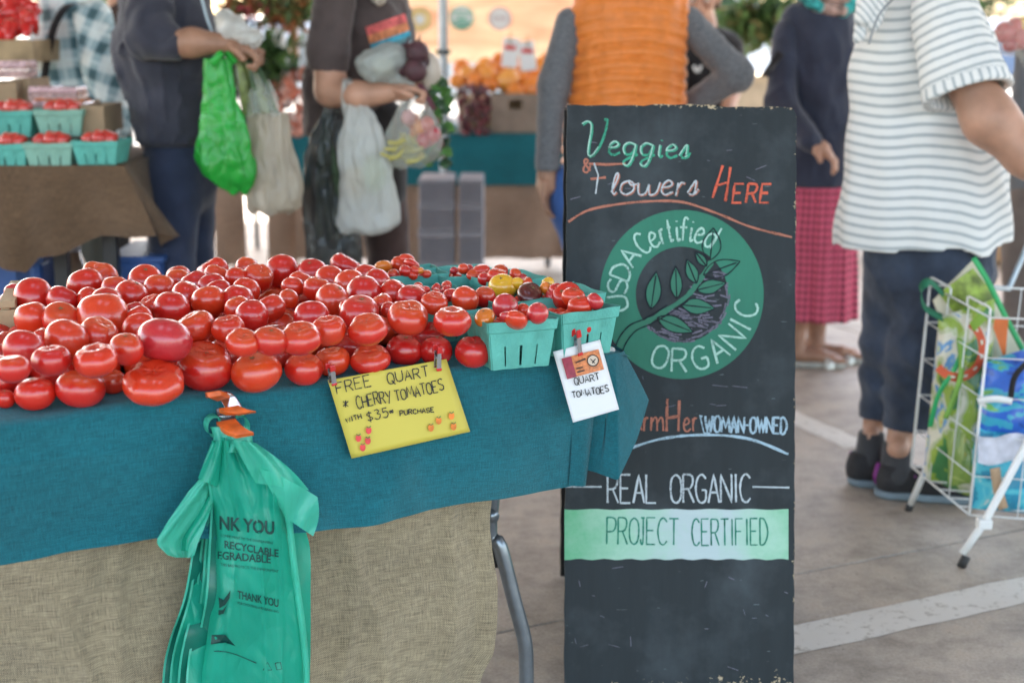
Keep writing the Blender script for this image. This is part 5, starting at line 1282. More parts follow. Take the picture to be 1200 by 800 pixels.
hand('hand', p(262, 52, -.26), (1, 0, -.35), (-.2, -.2, -1), .175, M['skin_tan'], man, curl=1.25)
sdf_mesh('forearm', [('c', p(215, 50, .18), q(15), p(266, 50, .02), q(11))], .008, M['skin_tan'], man)
hand('hand', p(264, 50, .02), (1, -.3, -.2), (0, 0, -1), .185, M['skin_tan'], man, curl=.9)
jeans = fabric('dark_denim', (.034, .045, .085), bs=.5)
sdf_mesh('trousers', [('c', p(212, 160), q(42), p(214, 210), q(42), 1.2), ('c', p(204, 205, -.08), q(32), tuple(Vector((p(208, 300)[0], Y - .10, .48))), q(25)), ('c', (p(208, 300)[0], Y - .10, .48), q(25), (p(205, 300)[0], Y - .12, .09), q(20)),
    ('c', p(222, 205, .08), q(32), (p(218, 300)[0], Y + .10, .48), q(25)), ('c', (p(218, 300)[0], Y + .10, .48), q(25), (p(226, 300)[0], Y + .14, .09), q(20))], .010, jeans, man, k=.03, fold=drape(.006, 3, 2, .6), cuts=[((0, 0, .07), (0, 0, -1))])
for dy in (-.12, .14): foot_shoe(man, (p(195, 300)[0], Y + dy, 0), (p(195, 300)[0] + .28, Y + dy - .03, 0), .095, (simple('brown_leather', (.06, .035, .02), .5), M['black_rubber']))
head(man, p(196, -112), (1, -.15, -.35), M['hair_brown'], M['skin_tan'], neck=p(190, -45))
strap('zip_cord', [p(226, -30, -.20), p(236, -2, -.21), p(242, 20, -.20), p(249, 39, -.19)], .008, simple('pale_blue_cord', (.5, .62, .7), .6), man)
# bags in his hands, each a thing
def bagthing(label, x, y, Y_): return thing('carrier_bag', label, 'bag', tuple(at(x, y, Y_)))
t = bagthing('bright green plastic carrier bag hanging from the hand of the navy sweater person', 262, 225, Y - .27)
bag_loft('bag_body', [(254, 69, 15), (255, 90, 17), (258, 120, 21), (262, 150, 27), (262, 176, 33), (265, 192, 35), (270, 206, 30), (277, 218, 20), (282, 226, 9)], Y - .27, f_green, t, .13, seed=2)
strap('handle', [p(247, 76, -.30), p(262, 62, -.30), p(276, 74, -.29)], .02, f_green, t)
t = bagthing('cream carrier bag with leek tops poking out beside the bright green bag', 320, 250, Y - .2)
bag_loft('bag_body', [(312, 132, 22), (314, 150, 24), (316, 180, 27), (320, 205, 31), (322, 225, 33), (320, 240, 31), (318, 249, 22)], Y - .22, f_cream, t, .16, seed=5)
strap('handle', [p(289, 134, -.24), p(281, 100, -.25), p(278, 66, -.26), p(290, 100, -.22), p(330, 136, -.2)], .012, f_white, t)
lk = thing('leek_bunch', 'bunch of olive green leek leaves in a clear bag below the hand', 'vegetables', tuple(at(305, 130, Y - .2)))
lg = simple('leek_green', (.16, .20, .06), .5, .5, 30); lg2 = simple('dark_leek_green', (.05, .10, .045), .5, .4, 25)
for i, (x0, x1, x2) in enumerate(((283, 287, 290), (288, 294, 300), (292, 302, 312), (296, 310, 322), (285, 290, 306))):
    strap('leaf', [p(x0, 72, -.26), p(x1, 100, -.27 + .01 * i), p(x2, 135, -.25 + .015 * i)], .034, lg if i % 2 == 0 else lg2, lk, side=(.8, .5 * (-1) ** i, 0), th=.002)
bag_loft('clear_wrap', [(284, 72, 6), (296, 92, 15), (304, 112, 20), (306, 134, 21)], Y - .24, f_clear, lk, .15, seed=1, cap=False)
t = thing('produce_bag', 'crumpled white produce bag held on top of the navy sweater person\'s hand', 'bag', tuple(at(282, 60, Y - .25)))
sdf_mesh('bag_body', [('e', p(272, 34, -.24), (q(17), .05, q(17))), ('e', p(290, 45, -.24), (q(17), .05, q(12))), ('e', p(262, 24, -.22), (q(9), .04, q(14)))], .006, f_white, t, k=.02, fold=lambda G: .006 * fnoise(G, 14, 2))

# ---------------------------------------------------------------- person: brown tee
Y = 4.75; p = px(Y); q = lambda r: sc(Y, r)
wo = thing('person', 'person in a dark brown t-shirt with a striped chest print holding many produce bags', 'person', tuple(at(420, 300, Y).xy) + (0,))
btee = fabric('dark_brown_jersey', (.085, .064, .062), bs=.4); blk = fabric('black_cotton', (.022, .020, .022))
sdf_mesh('t_shirt', [('c', p(418, -28), q(40), p(424, 40), q(47), 1.1), ('c', p(424, 40), q(47), p(408, 105), q(46), 1.2), ('c', p(408, 105), q(46), p(402, 150), q(46), 1.2), ('c', p(400, -34, -.13), q(22), p(420, -34, .14), q(22)), ('c', p(440, 20), q(36), p(455, 60), q(30), 1.2)], .010, btee, wo, k=.05, cuts=[(p(400, 158), (0, 0, -1))], fold=drape(.013, 2.8, 4, .5))
sdf_mesh('sleeve', [('c', p(396, -26, -.16), q(25), p(384, 60, -.23), q(23)), ('c', p(384, 60, -.23), q(23), p(385, 88, -.23), q(22))], .008, btee, wo, k=.02, cuts=[(p(385, 83, -.23), (-.05, 0, -1))], fold=drape(.006, 3, 6))
sdf_mesh('sleeve', [('c', p(424, -26, .16), q(25), p(430, 60, .2), q(23))], .012, btee, wo, fold=drape(.006, 3, 5))
# printed chest: stripes lying on the shirt front
def chest(u, v):
    x = 430 + 46 * u + 10 * v; y = 32 - 16 * u + 36 * v; 
    return at(x, y, Y - .17 - .075 * math.sin(math.pi * (1 - u * .75)) * .9)
for a, b, col, nm in ((0, .28, (.62, .12, .12), 'coral'), (.28, .55, (.62, .22, .10), 'rust'), (.55, .72, (.06, .36, .50), 'sky_blue'), (.72, .88, (.10, .20, .22), 'slate'), (.88, 1.25, (.65, .72, .74), 'white')):
    grid('chest_print', lambda u, v, a=a, b=b: chest(u, a + (b - a) * v) + Vector((0, -.055, 0)), 12, 4, simple(nm + '_print', col, .8, .3, 50), wo)
sdf_mesh('arm', [('c', p(385, 60, -.23), q(18), p(388, 106, -.25), q(18)), ('c', p(388, 106, -.25), q(17), p(420, 112, -.32), q(15)), ('c', p(420, 112, -.32), q(15), p(462, 108, -.34), q(10))], .006, M['skin'], wo, k=.02)
hand('hand', p(456, 108, -.34), (1, 0, .05), (-.1, -.25, -1), .165, M['skin'], wo, curl=1.25)
sdf_mesh('arm', [('c', p(430, 60, .2), q(18), p(436, 104, .16), q(17)), ('c', p(436, 104, .16), q(16), p(470, 96, -.02), q(10))], .008, M['skin'], wo, k=.02)
hand('hand', p(468, 97, -.02), (1, -.3, 0), (0, 0, -1), .175, M['skin'], wo, curl=.9)
sdf_mesh('shorts', [('c', p(412, 150), q(46), p(414, 205), q(48), 1.15), ('c', p(440, 150), q(38), p(440, 215), q(38))], .010, blk, wo, k=.04, fold=drape(.006, 2.5, 3))
brn = fabric('dark_maroon_trousers', (.07, .042, .038))
sdf_mesh('trousers', [('c', p(398, 190, -.06), q(33), (p(396, 290)[0], Y - .08, .5), q(26)), ('c', (p(396, 290)[0], Y - .08, .5), q(26), (p(396, 290)[0], Y - .08, .08), q(18)), ('c', p(442, 190, .05), q(34), (p(455, 290)[0], Y + .05, .5), q(25)), ('c', (p(455, 290)[0], Y + .05, .5), q(25), (p(456, 290)[0], Y + .06, .08), q(18))], .010, brn, wo, k=.03, fold=drape(.006, 3, 2, .5))
for x_, dy in ((380, -.08), (440, .06)): foot_shoe(wo, (p(x_, 300)[0], Y + dy, 0), (p(x_, 300)[0] + .25, Y + dy - .04, 0), .088, (M['black_plastic'], M['black_rubber']))
head(wo, p(424, -100), (1, -.25, -.25), M['hair_grey'], M['skin'], neck=p(416, -40), long_hair=.14)
sdf_mesh('hair_lock', [('c', p(436, -60, -.12), q(14), p(444, -2, -.16), q(9))], .006, M['hair_grey'], wo, fold=lambda G: .004 * fnoise(G * np.array([1, 1, .25]), 20, 1))
Yb = Y - .34; pb = px(Yb)
t = bagthing('white plastic carrier bag with looped straps hanging from the brown tee person\'s arm', 430, 272, Yb)
bag_loft('bag_body', [(418, 122, 12), (422, 140, 19), (426, 165, 27), (429, 200, 31), (431, 235, 35), (430, 258, 37), (428, 268, 33), (427, 272, 22)], Yb, f_white, t, .10, seed=3)
strap('handle', [pb(407, 140), pb(403, 120), pb(404, 96), pb(407, 92, .06)], .016, f_white, t); strap('handle', [pb(432, 140), pb(422, 118), pb(411, 97), pb(408, 92, .06)], .016, f_white, t)
MB().ball(pb(416, 215, .02), (q(13), .04, q(20))).build('produce', simple('pale_peach_fruit', (.55, .38, .2), .7), t, smooth=True); MB().ball(pb(438, 205, .02), (q(14), .04, q(22))).build('produce', simple('pale_green_squash', (.35, .45, .2), .7), t, smooth=True)
t = bagthing('long smoky black carrier bag with greens inside, behind the white bag', 380, 300, Yb + .05)
bag_loft('bag_body', [(393, 98, 5), (390, 130, 12), (384, 160, 20), (380, 200, 24), (382, 240, 27), (390, 275, 33), (392, 305, 34), (392, 330, 26)], Yb + .10, f_black, t, .16, seed=4)
for i in range(4): strap('leaf', [pb(386 - 2 * i, 135, .09), pb(376 + 4 * i, 180, .07), pb(374 + 12 * i, 280, .08)], .022, lg2, t, th=.002)
t = thing('produce_bag', 'clear bag of yellow beans and small bright peppers hanging from the brown tee person\'s hand', 'bag', tuple(at(485, 195, Yb)))
bag_loft('bag_film', [(484, 100, 4), (485, 112, 9), (484, 130, 20), (485, 150, 28), (486, 168, 33), (483, 184, 29), (478, 195, 17)], Yb, f_clear, t, .14, seed=6)
rr = random.Random(3); yb_ = simple('yellow_bean', (.52, .46, .12), .5); 
for i in range(26):
    x, y = 472 + rr.uniform(-18, 20), 180 + rr.uniform(-14, 9); a = rr.uniform(-.8, .8); c = at(x, y, Yb + rr.uniform(-.05, .05))
    MB().tube([c + Vector((-.03 * math.cos(a), 0, -.03 * math.sin(a) + .008)), c, c + Vector((.03 * math.cos(a), .01, .03 * math.sin(a) + .008))], .0055, 6).build('bean', yb_, t, smooth=True)
for x, y, col in ((484, 142, (.75, .18, .08)), (492, 150, (.78, .25, .03)), (500, 146, (.6, .1, .08)), (503, 162, (.5, .02, .04)), (496, 165, (.48, .02, .04)), (508, 158, (.5, .03, .05)), (488, 156, (.75, .22, .05)), (478, 138, (.6, .25, .25))):
    MB().ball(at(x, y, Yb + rr.uniform(-.03, .03)), (q(8), q(8), q(9)), 10, 8).build('pepper', simple('pepper_%d' % x, col, .3, coat=.4), t, smooth=True)
t = thing('beet_bunch', 'bunch of dark purple beets in the brown tee person\'s hand above the yellow beans', 'vegetables', tuple(at(483, 95, Yb)))
bt = simple('beet_skin', (.075, .028, .036), .6, .3, 30); 
for i, (x, y, r, dy) in enumerate(((489, 62, 13, 0), (487, 83, 12.5, -.03), (472, 80, 10, 0), (476, 60, 9, .03), (496, 74, 9, .04))):
    b_ = MB().ball(pb(x, y, dy), q(r), 16, 11).build('beet', bt, t, smooth=True); MB().tube([pb(x + 1, y - r + 2, dy), pb(x + 4, y - r - 9, dy)], [.006, .001], 6).build('root', bt, b_, smooth=True)
t = thing('greens_bunch', 'leafy green beet tops with a pale root hanging behind the beets', 'vegetables', tuple(at(515, 150, Yb)))
gl = simple('fresh_leaf_green', (.07, .19, .035), .5, .5, 30, transl=.25); gl2 = simple('dark_leaf_green', (.03, .08, .03), .5, .4, 30)
MB().ball(pb(503, 85, .06), (q(13), .04, q(22)), 14, 10).build('root', simple('pale_turnip', (.6, .52, .44), .5, .15), t, smooth=True)
for i in range(40):
    x, y = 503 + rr.uniform(-8, 16) + (i % 4) * 3, 90 + i * 2.6; a = rr.uniform(-.6, 1.0); c = pb(x, y, .05 + rr.uniform(-.03, .03)); L = q(rr.uniform(11, 18))
    def lf(u, v, c=c, a=a, L=L): w = math.sin(math.pi * u ** .8) * .42 * L * (1 + .1 * math.sin(u * 30)); return c + Vector((math.cos(a) * L * (u - .5) - math.sin(a) * w * (v - .5) * 2, .008 * math.sin(u * 3 + v * 4), -math.sin(a) * L * (u - .5) - math.cos(a) * w * (v - .5) * 2))
    grid('leaf', lf, 8, 4, gl if i % 3 else gl2, t)
for i in range(5): MB().tube([pb(490 + i, 98, .02), pb(500 + i * 3, 130, .05), pb(506 + i * 4, 185, .05)], .003, 5).build('stem', simple('beet_stem', (.22, .06, .09), .5) if i == 0 else bpy.data.materials['beet_stem'], t, smooth=True)
t = thing('produce_bag', 'see-through puffed plastic produce bag resting on the brown tee person\'s forearm', 'bag', tuple(at(440, 85, Yb)))
sdf_mesh('bag_film', [('e', pb(440, 76, -.02), (q(22), .05, q(19))), ('e', pb(458, 68, 0), (q(18), .05, q(18))), ('c', pb(450, 86), q(9), pb(480, 98), q(5))], .007, film('hazy_film', (.55, .60, .58), .62, .3, .2), t, k=.02, fold=lambda G: .005 * fnoise(G, 12, 3))
MB().ball(pb(452, 78, .02), (q(15), .03, q(10))).build('produce', simple('pale_cauliflower', (.55, .55, .42), .8), t, smooth=True)

# ---------------------------------------------------------------- person: plaid shirt
Y = 5.3; p = px(Y); q = lambda r: sc(Y, r)
pl = thing('person', 'person in a blue and white plaid shirt behind the strawberry stall', 'person', tuple(at(95, 200, Y).xy) + (0,))
plaid = cross_mat('blue_white_plaid', (.66, .73, .74), (.10, .26, .33), (.015, .05, .06), mode='plaid')
def plaid_at(V): return {'pa': (V[:, 0] * 1.0 + V[:, 2] * .12) / .095, 'pb': (V[:, 2] - V[:, 0] * .1) / .105}
sdf_mesh('shirt', [('c', p(84, 12), q(36), p(84, 70), q(45), 1.1), ('c', p(84, 70), q(46), p(96, 150), q(50), 1.1)], .011, plaid, pl, k=.04, fold=drape(.014, 2.0, 2, .3), attrs=plaid_at)
sdf_mesh('sleeve', [('c', p(108, 24, -.16), q(20), p(118, 80, -.24), q(24)), ('c', p(118, 80, -.24), q(23), p(140, 146, -.26), q(13))], .009, plaid, pl, k=.03, fold=drape(.014, 3.5, 5, .3), attrs=lambda V: {'pa': (V[:, 0] * 1.0 - V[:, 2] * .35) / .085, 'pb': (V[:, 2] + V[:, 0] * .35) / .1})
strap('shoulder_strap', [p(98, 4, -.2), p(78, 8, -.24), p(64, 30, -.26), p(57, 60, -.26), p(50, 100, -.24)], .026, blk, pl)
sdf_mesh('trousers', [('c', p(96, 150), q(44), p(100, 200), q(42)), ('c', p(84, 200), q(26), (GX(84, Y), Y, .1), q(18)), ('c', p(112, 200), q(26), (GX(112, Y), Y, .1), q(18))], .014, fabric('faded_grey_jeans', (.10, .11, .10)), pl, k=.03)
for x_ in (84, 112): foot_shoe(pl, (GX(x_, Y) - .06, Y + .1, 0), (GX(x_, Y) + .02, Y - .17, 0), .09, (M['black_plastic'], M['black_rubber']), .009)
head(pl, p(106, -46), (1, .1, -.6), M['hair_brown'], M['skin'], neck=p(96, -4), h=.008)
# ---------------------------------------------------------------- person behind, brown coat
Y = 6.6; p = px(Y); q = lambda r: sc(Y, r)
bc = thing('person', 'distant person in a dark brown coat between the plaid shirt and the navy sweater', 'person', tuple(at(138, 200, Y).xy) + (0,))
sdf_mesh('coat', [('c', p(142, 6), q(14), p(140, 120), q(16))], .014, fabric('dark_brown_wool', (.05, .03, .025)), bc, fold=drape(.008, 2, 1))
sdf_mesh('trousers', [('c', p(137, 120), q(9), (GX(137, Y), Y, .1), q(7)), ('c', p(146, 120), q(9), (GX(146, Y), Y, .1), q(7))], .014, blk, bc)
for x_ in (136, 145): foot_shoe(bc, (GX(x_, Y) - .04, Y + .1, 0), (GX(x_, Y), Y - .15, 0), .09, (M['black_plastic'], M['black_rubber']), .009)
head(bc, p(140, -30), (-.6, -1, 0), M['hair_brown'], M['skin'], neck=p(141, 2), h=.009)

# ---------------------------------------------------------------- person: orange vest, seen from behind
Y = 4.75; p = px(Y); q = lambda r: sc(Y, r)
ov = thing('person', 'person seen from behind in an orange quilted vest, hand on hip, behind the chalkboard', 'person', tuple(at(735, 300, Y).xy) + (0,))
orange = simple('orange_ripstop', (.72, .20, .025), .5, .08, 30, bmp=.25, bscale=300, sheen=.2)
xc = at(737, 60, Y).x
def puff(G):
    z = G[..., 2] + .9 * (G[..., 0] - xc) ** 2; ph = (z / .040) * math.pi
    amp = (.0125 - .006 * np.clip((z - p(0, 62)[2]) / .12, 0, 1)) * (.9 + .25 * fnoise(G * np.array([1, 1, .5]), 6, 1)); return -amp * (np.abs(np.sin(ph + .22 * fnoise(G, 3, 3))) ** .6) + .009 + .004 * fnoise(G * np.array([3, 1, 1]), 4, 2)
sdf_mesh('vest', [('c', p(712, 14), q(40), p(762, 14), q(40), .72), ('c', p(722, 30), q(52), p(722, 110), q(48), .72), ('c', p(755, 30), q(54), p(748, 110), q(50), .72), ('c', p(735, 100), q(66), p(733, 150), q(68), .72), ('c', p(733, 150), q(70), p(733, 196), q(76), .72), ('c', p(686, 18), q(18), p(786, 18), q(20), .8)], .0065, orange, ov, k=.03, cuts=[(p(730, 192), (0, 0, -1))], fold=puff)
sdf_mesh('vest_collar', [('c', p(737, -24), q(30), p(737, -2), q(34), .8)], .009, orange, ov, cuts=[(p(737, -30), (0, 0, 1))])
greyk = fabric('heather_grey_knit', (.15, .155, .17), bs=.5, var=.25, sc_=160)
sdf_mesh('sleeve', [('c', p(668, 26), q(17), p(650, 100, -.03), q(18.5)), ('c', p(650, 100, -.03), q(18.5), p(641, 196, -.07), q(14))], .007, greyk, ov, k=.02, cuts=[(p(640, 200, -.07), (0, 0, -1))], fold=drape(.004, 4, 1))
sdf_mesh('sleeve', [('c', p(808, 26), q(18), p(862, 88, .02), q(20)), ('c', p(862, 88, .02), q(20), p(812, 122, .08), q(14))], .007, greyk, ov, k=.02, fold=drape(.005, 4, 4))
hand('hand', p(641, 198, -.07), (-.05, 0, -1), (1, -.3, 0), .185, M['skin_tan'], ov, curl=.35)
hand('hand', p(815, 121, .08), (-1, -.2, -.15), (0, 1, -.2), .185, M['skin'], ov, curl=.4)
bj = fabric('mid_blue_denim', (.045, .11, .32), bs=.4)
sdf_mesh('jeans', [('c', p(732, 188), q(60), p(732, 226), q(62), .75), ('c', p(700, 226), q(37), (GX(702, Y), Y, .50), q(26)), ('c', (GX(702, Y), Y, .50), q(26), (GX(703, Y), Y, .06), q(21)), ('c', p(764, 226), q(37), (GX(762, Y), Y, .50), q(26)), ('c', (GX(762, Y), Y, .50), q(26), (GX(762, Y), Y, .06), q(21)), ('c', p(664, 212, -.04), q(20), p(668, 246, -.04), q(24)), ('c', p(668, 246, -.04), q(24), p(690, 300), q(26))], .010, bj, ov, k=.03, fold=drape(.005, 3, 2, .5), cuts=[((0, 0, .05), (0, 0, -1))])
for x_ in (703, 762): foot_shoe(ov, (GX(x_, Y), Y - .10, 0), (GX(x_, Y) + .01, Y + .17, 0), .095, (M['black_plastic'], M['white_plastic']), .008)
head(ov, p(737, -92), (0, 1, 0), M['hair_brown'], M['skin'], neck=p(737, -30))
# ---------------------------------------------------------------- vendor behind
Y = 6.9; p = px(Y); q = lambda r: sc(Y, r)
ve_ = thing('person', 'vendor with bowed head in a black shirt, behind the orange vest', 'person', tuple(at(830, 200, Y).xy) + (0,))
sdf_mesh('shirt', [('c', p(826, 62), q(34), p(828, 150), q(34), .8), ('c', p(800, 52), q(16), p(852, 52), q(16))], .010, blk, ve_, k=.04, fold=drape(.008, 2.5, 3))
sdf_mesh('sleeve', [('c', p(858, 56), q(14), p(862, 96, -.1), q(13))], .012, blk, ve_); sdf_mesh('sleeve', [('c', p(796, 56), q(14), p(792, 96, -.1), q(13))], .012, blk, ve_)
sdf_mesh('arm', [('c', p(862, 96, -.1), q(10), p(852, 132, -.3), q(8))], .01, M['skin'], ve_); sdf_mesh('arm', [('c', p(792, 96, -.1), q(10), p(800, 132, -.3), q(8))], .01, M['skin'], ve_)
hand('hand', p(852, 132, -.3), (0, -.8, -.4), (0, 0, -1), .18, M['skin'], ve_, h=.005); hand('hand', p(800, 132, -.3), (0, -.8, -.4), (0, 0, -1), .18, M['skin'], ve_, h=.005)
sdf_mesh('trousers', [('c', p(826, 150), q(32), p(826, 190), q(32), .8), ('c', p(812, 190), q(18), (GX(812, Y), Y, .08), q(13)), ('c', p(842, 190), q(18), (GX(842, Y), Y, .08), q(13))], .014, jeans, ve_)
for x_ in (812, 842): foot_shoe(ve_, (GX(x_, Y), Y + .08, 0), (GX(x_, Y), Y - .18, 0), .09, (M['black_plastic'], M['black_rubber']), .009)
head(ve_, p(822, -2), (-.25, -1, -.28), M['hair_brown'], M['skin'], neck=p(826, 34), h=.005)
strap('chest_mark', [p(813, 77, -.16), p(817, 85, -.165), p(822, 77, -.16)], .012, simple('white_print', (.8, .8, .8), .6), ve_)

# ---------------------------------------------------------------- person: navy jacket and gingham skirt
Y = 5.45; p = px(Y); q = lambda r: sc(Y, r)
sk = thing('person', 'person in a navy jacket and pink gingham skirt wearing sandals, right of the chalkboard', 'person', tuple(at(955, 380, Y).xy) + (0,))
nj = fabric('navy_fleece', (.040, .046, .074))
sdf_mesh('jacket', [('c', p(958, 30), q(36), p(955, 110), q(48), .9), ('c', p(955, 110), q(48), p(955, 200), q(46), .9), ('c', p(932, 22), q(16), p(980, 22), q(16), 1)], .011, nj, sk, k=.05, cuts=[(p(955, 217), (0, 0, -1))], fold=drape(.014, 2.4, 3, .5))
sdf_mesh('sleeve', [('c', p(922, 38, -.02), q(17), p(914, 120, -.12), q(18)), ('c', p(914, 120, -.12), q(17), p(950, 165, -.28), q(13))], .009, nj, sk, k=.03, fold=drape(.008, 3, 6))
sdf_mesh('sleeve', [('c', p(990, 38), q(17), p(1000, 118, .05), q(16)), ('c', p(1000, 118, .05), q(16), p(1012, 150, -.1), q(12))], .011, nj, sk, k=.03)
hand('hand', p(950, 166, -.28), (.7, -.3, -.5), (0, 0, -1), .175, M['skin'], sk, h=.005); hand('hand', p(1012, 150, -.1), (.7, -.3, -.5), (0, 0, -1), .175, M['skin'], sk, h=.005)
gg = cross_mat('pink_gingham', (.11, .015, .035), (.62, .10, .17), (.5, .1, .15), mode='gingham')
sxc = p(962, 290)
def ging(V):
    a = np.arctan2(V[:, 1] - sxc[1], V[:, 0] - sxc[0]); return {'pa': a * .17 / .027, 'pb': V[:, 2] / .027}
def pleats(G):
    a = np.arctan2(G[..., 1] - sxc[1], G[..., 0] - sxc[0]); return .010 * np.sin(a * 9 + G[..., 2] * 3) * np.clip((sxc[2] + .25 - G[..., 2]) * 2.2, 0, 1) + .004 * np.sin(a * 21)
sdf_mesh('skirt', [('c', p(958, 205), q(40), p(960, 270), q(43), .9), ('c', p(960, 270), q(43), p(960, 390), q(44), .9)], .0085, gg, sk, k=.02, cuts=[(p(960, 372), (0, 0, -1))], fold=pleats, attrs=ging)
for x_, dy, sd_ in ((958, .06, 0), (934, -.02, 1)):
    an = Vector((GX(x_ - 2, Y + dy), Y + dy, .08)); kn = Vector((p(x_ + 2, 350)[0], Y + dy, .42))
    hl = Vector((an.x - .06, Y + dy, 0)); 
    sdf_mesh('leg', [('c', tuple(kn), .052, tuple(an + Vector((0, 0, .10))), .042), ('c', tuple(an + Vector((0, 0, .10))), .042, tuple(an), .034), ('c', tuple(an), .034, (an.x - .03, Y + dy, .045), .032), ('c', (an.x - .02, Y + dy, .05), .032, (an.x + .10, Y + dy - .02, .040), .026), ('c', (an.x + .10, Y + dy - .02, .04), .026, (an.x + .15, Y + dy - .02, .033), .020)] + [('c', (an.x + .14, Y + dy - .05 + .018 * i, .032), .011, (an.x + .185 - .007 * i, Y + dy - .05 + .018 * i, .028), .010) for i in range(5)], .006, M['skin_tan'], sk, k=.012)
    so = thing('sandal', 'pale %s sandal with a silver strap below the gingham skirt' % ('near' if sd_ else 'far'), 'sandal', (an.x, Y + dy, 0)) if False else None
    sdl = sdf_mesh('sandal', [('c', (an.x - .045, Y + dy, .012), .040, (an.x + .06, Y + dy - .015, .012), .036), ('c', (an.x + .06, Y + dy - .015, .012), .036, (an.x + .15, Y + dy - .02, .012), .046)], .006, simple('grey_sandal_sole', (.42, .42, .38), .7) if 'grey_sandal_sole' not in bpy.data.materials else bpy.data.materials['grey_sandal_sole'], sk, cuts=[((0, 0, .022), (0, 0, 1)), ((0, 0, .002), (0, 0, -1))])
    P = [(an.x + .125, Y + dy - .02 + .046 * math.cos(a), -.002 + .048 * math.sin(a)) for a in np.linspace(0, 3.14, 9)]
    strap('strap', P, .035, simple('silver_strap', (.6, .6, .56), .3, metal=.4) if 'silver_strap' not in bpy.data.materials else bpy.data.materials['silver_strap'], sdl, side=(1, 0, 0), th=.004)
head(sk, p(972, -58), (1, .4, -.1), M['hair_grey'], M['skin'], neck=p(964, 0), h=.008)
for i, (x0, y0, x1, y1) in enumerate(((940, -8, 960, 8), (960, 8, 986, 12), (986, 12, 1004, 0), (950, -6, 990, -2))):
    sdf_mesh('neck_scarf', [('c', p(x0, y0, -.08), q(9), p(x1, y1, -.10), q(7))], .007, simple('scarf_%s' % ('teal' if i % 2 == 0 else 'floral'), (.05, .45, .45) if i % 2 == 0 else (.45, .30, .26), .8, .6, 40), sk, fold=lambda G: .004 * fnoise(G, 14, 1))
strap('shoulder_strap', [p(915, 62, -.2), p(905, 76, -.18), p(895, 90, -.05)], .03, blk, sk)

# ---------------------------------------------------------------- person: striped tunic, nearest on the right
Y = 3.93; p = px(Y); q = lambda r: sc(Y, r)
stp = thing('person', 'person in a striped white tunic and cropped navy trousers beside the white wire cart', 'person', tuple(at(1060, 560, Y).xy) + (0,))
smat = stripe_mat('white_grey_stripe_knit', (.76, .76, .75), (.38, .42, .44), .10, .22); smat_d = simple('shoe_shadow', (.1, .1, .1), .8)
body = [('c', p(1078, -12), q(62), p(1082, 80), q(82), .72), ('c', p(1082, 80), q(82), p(1086, 180), q(92), .74), ('c', p(1086, 180), q(92), p(1084, 262), q(104), .74), ('c', p(1084, 262), q(104), p(1082, 330), q(112), .76)]
bx0, by0 = p(1084, 100)[0], Y
def tunic_fold(G):
    a = np.arctan2(G[..., 1] - by0, G[..., 0] - bx0); low = np.clip((p(1084, 60)[2] - G[..., 2]) * 1.6, 0, 1)
    diag = np.sin((G[..., 2] * .7 + G[..., 0] * 1.1) * 34) * np.exp(-((G[..., 2] - p(0, 120)[2] + (G[..., 0] - bx0) * .9) / .09) ** 2)
    return .011 * np.sin(a * 4 + 1.2 + G[..., 2] * 1.5) * low + .006 * np.sin(a * 11 + G[..., 2] * 5) * low + .005 * diag + .004 * fnoise(G, 3, 1)
hemz = p(1082, 283)[2]
def hemcut(G):  # the hem dips in front
    return hemz - .028 * np.exp(-((G[..., 0] - GX(1112, Y)) / .035) ** 2) + .012 * (G[..., 0] - bx0) / .2
def tun(G):
    return tunic_fold(G)
_old = sdf_eval
def sdf_hem(prims, P, k):
    d = _old(prims, P, k); return d
def stripes_body(V):
    a = np.arctan2(V[:, 1] - by0, V[:, 0] - bx0)
    sag = .004 * np.sin(a * 5 + 1.2) + .006 * np.sin(V[:, 0] * 9 + V[:, 2] * 5) + .022 * np.exp(-((V[:, 0] - GX(1110, Y)) / .05) ** 2)
    return {'stripe': (V[:, 2] + sag) / .0272}
def tunic_total(G):
    return tunic_fold(G)
class _Hem:
    pass
def tunic_mesh():
    lo_prims = body
    def f(G):
        d = tunic_fold(G); return d
    o = sdf_mesh('tunic', lo_prims, .0075, smat, stp, k=.03, fold=lambda G: np.maximum(tunic_fold(G), 0 * G[..., 0] - 1) + np.where(G[..., 2] < hemcut(G), 3.0, 0.0), attrs=stripes_body, shell=[('c', p(1086, 250), q(86), p(1082, 350), q(102), .72)])
    return o
tunic_mesh()
sl_a, sl_b = np.array(p(1106, 12, -.17)), np.array(p(1136, 112, -.27)); sax = (sl_b - sl_a) / np.linalg.norm(sl_b - sl_a)
def sleeve_st(V):
    t = (V - sl_a) @ sax; L = np.linalg.norm(sl_b - sl_a); cuff = t > L * .86
    r_ = V - sl_a - t[:, None] * sax; e1 = np.cross(sax, [0, 1, 0]); e1 /= np.linalg.norm(e1); e2 = np.cross(sax, e1)
    ang = np.arctan2(r_ @ e1, r_ @ e2); return {'stripe': np.where(cuff, ang * .12 / .0275, t / .0262 + .15 * np.sin(ang * 2))}
sdf_mesh('sleeve', [('c', tuple(sl_a), q(34), tuple(sl_b), q(50), .8)], .0065, smat, stp, k=.02, cuts=[(tuple(sl_b + sax * .0), tuple(sax)), ], fold=drape(.006, 3.4, 4), attrs=sleeve_st, shell=[('c', tuple(sl_b - sax * .05), q(38), tuple(sl_b + sax * .2), q(44), .8)])
sdf_mesh('sleeve', [('c', p(1046, 8, .14), q(34), p(1040, 100, .22), q(44), .8)], .009, smat, stp, fold=drape(.006, 3, 4), attrs=lambda V: {'stripe': V[:, 2] / .026})
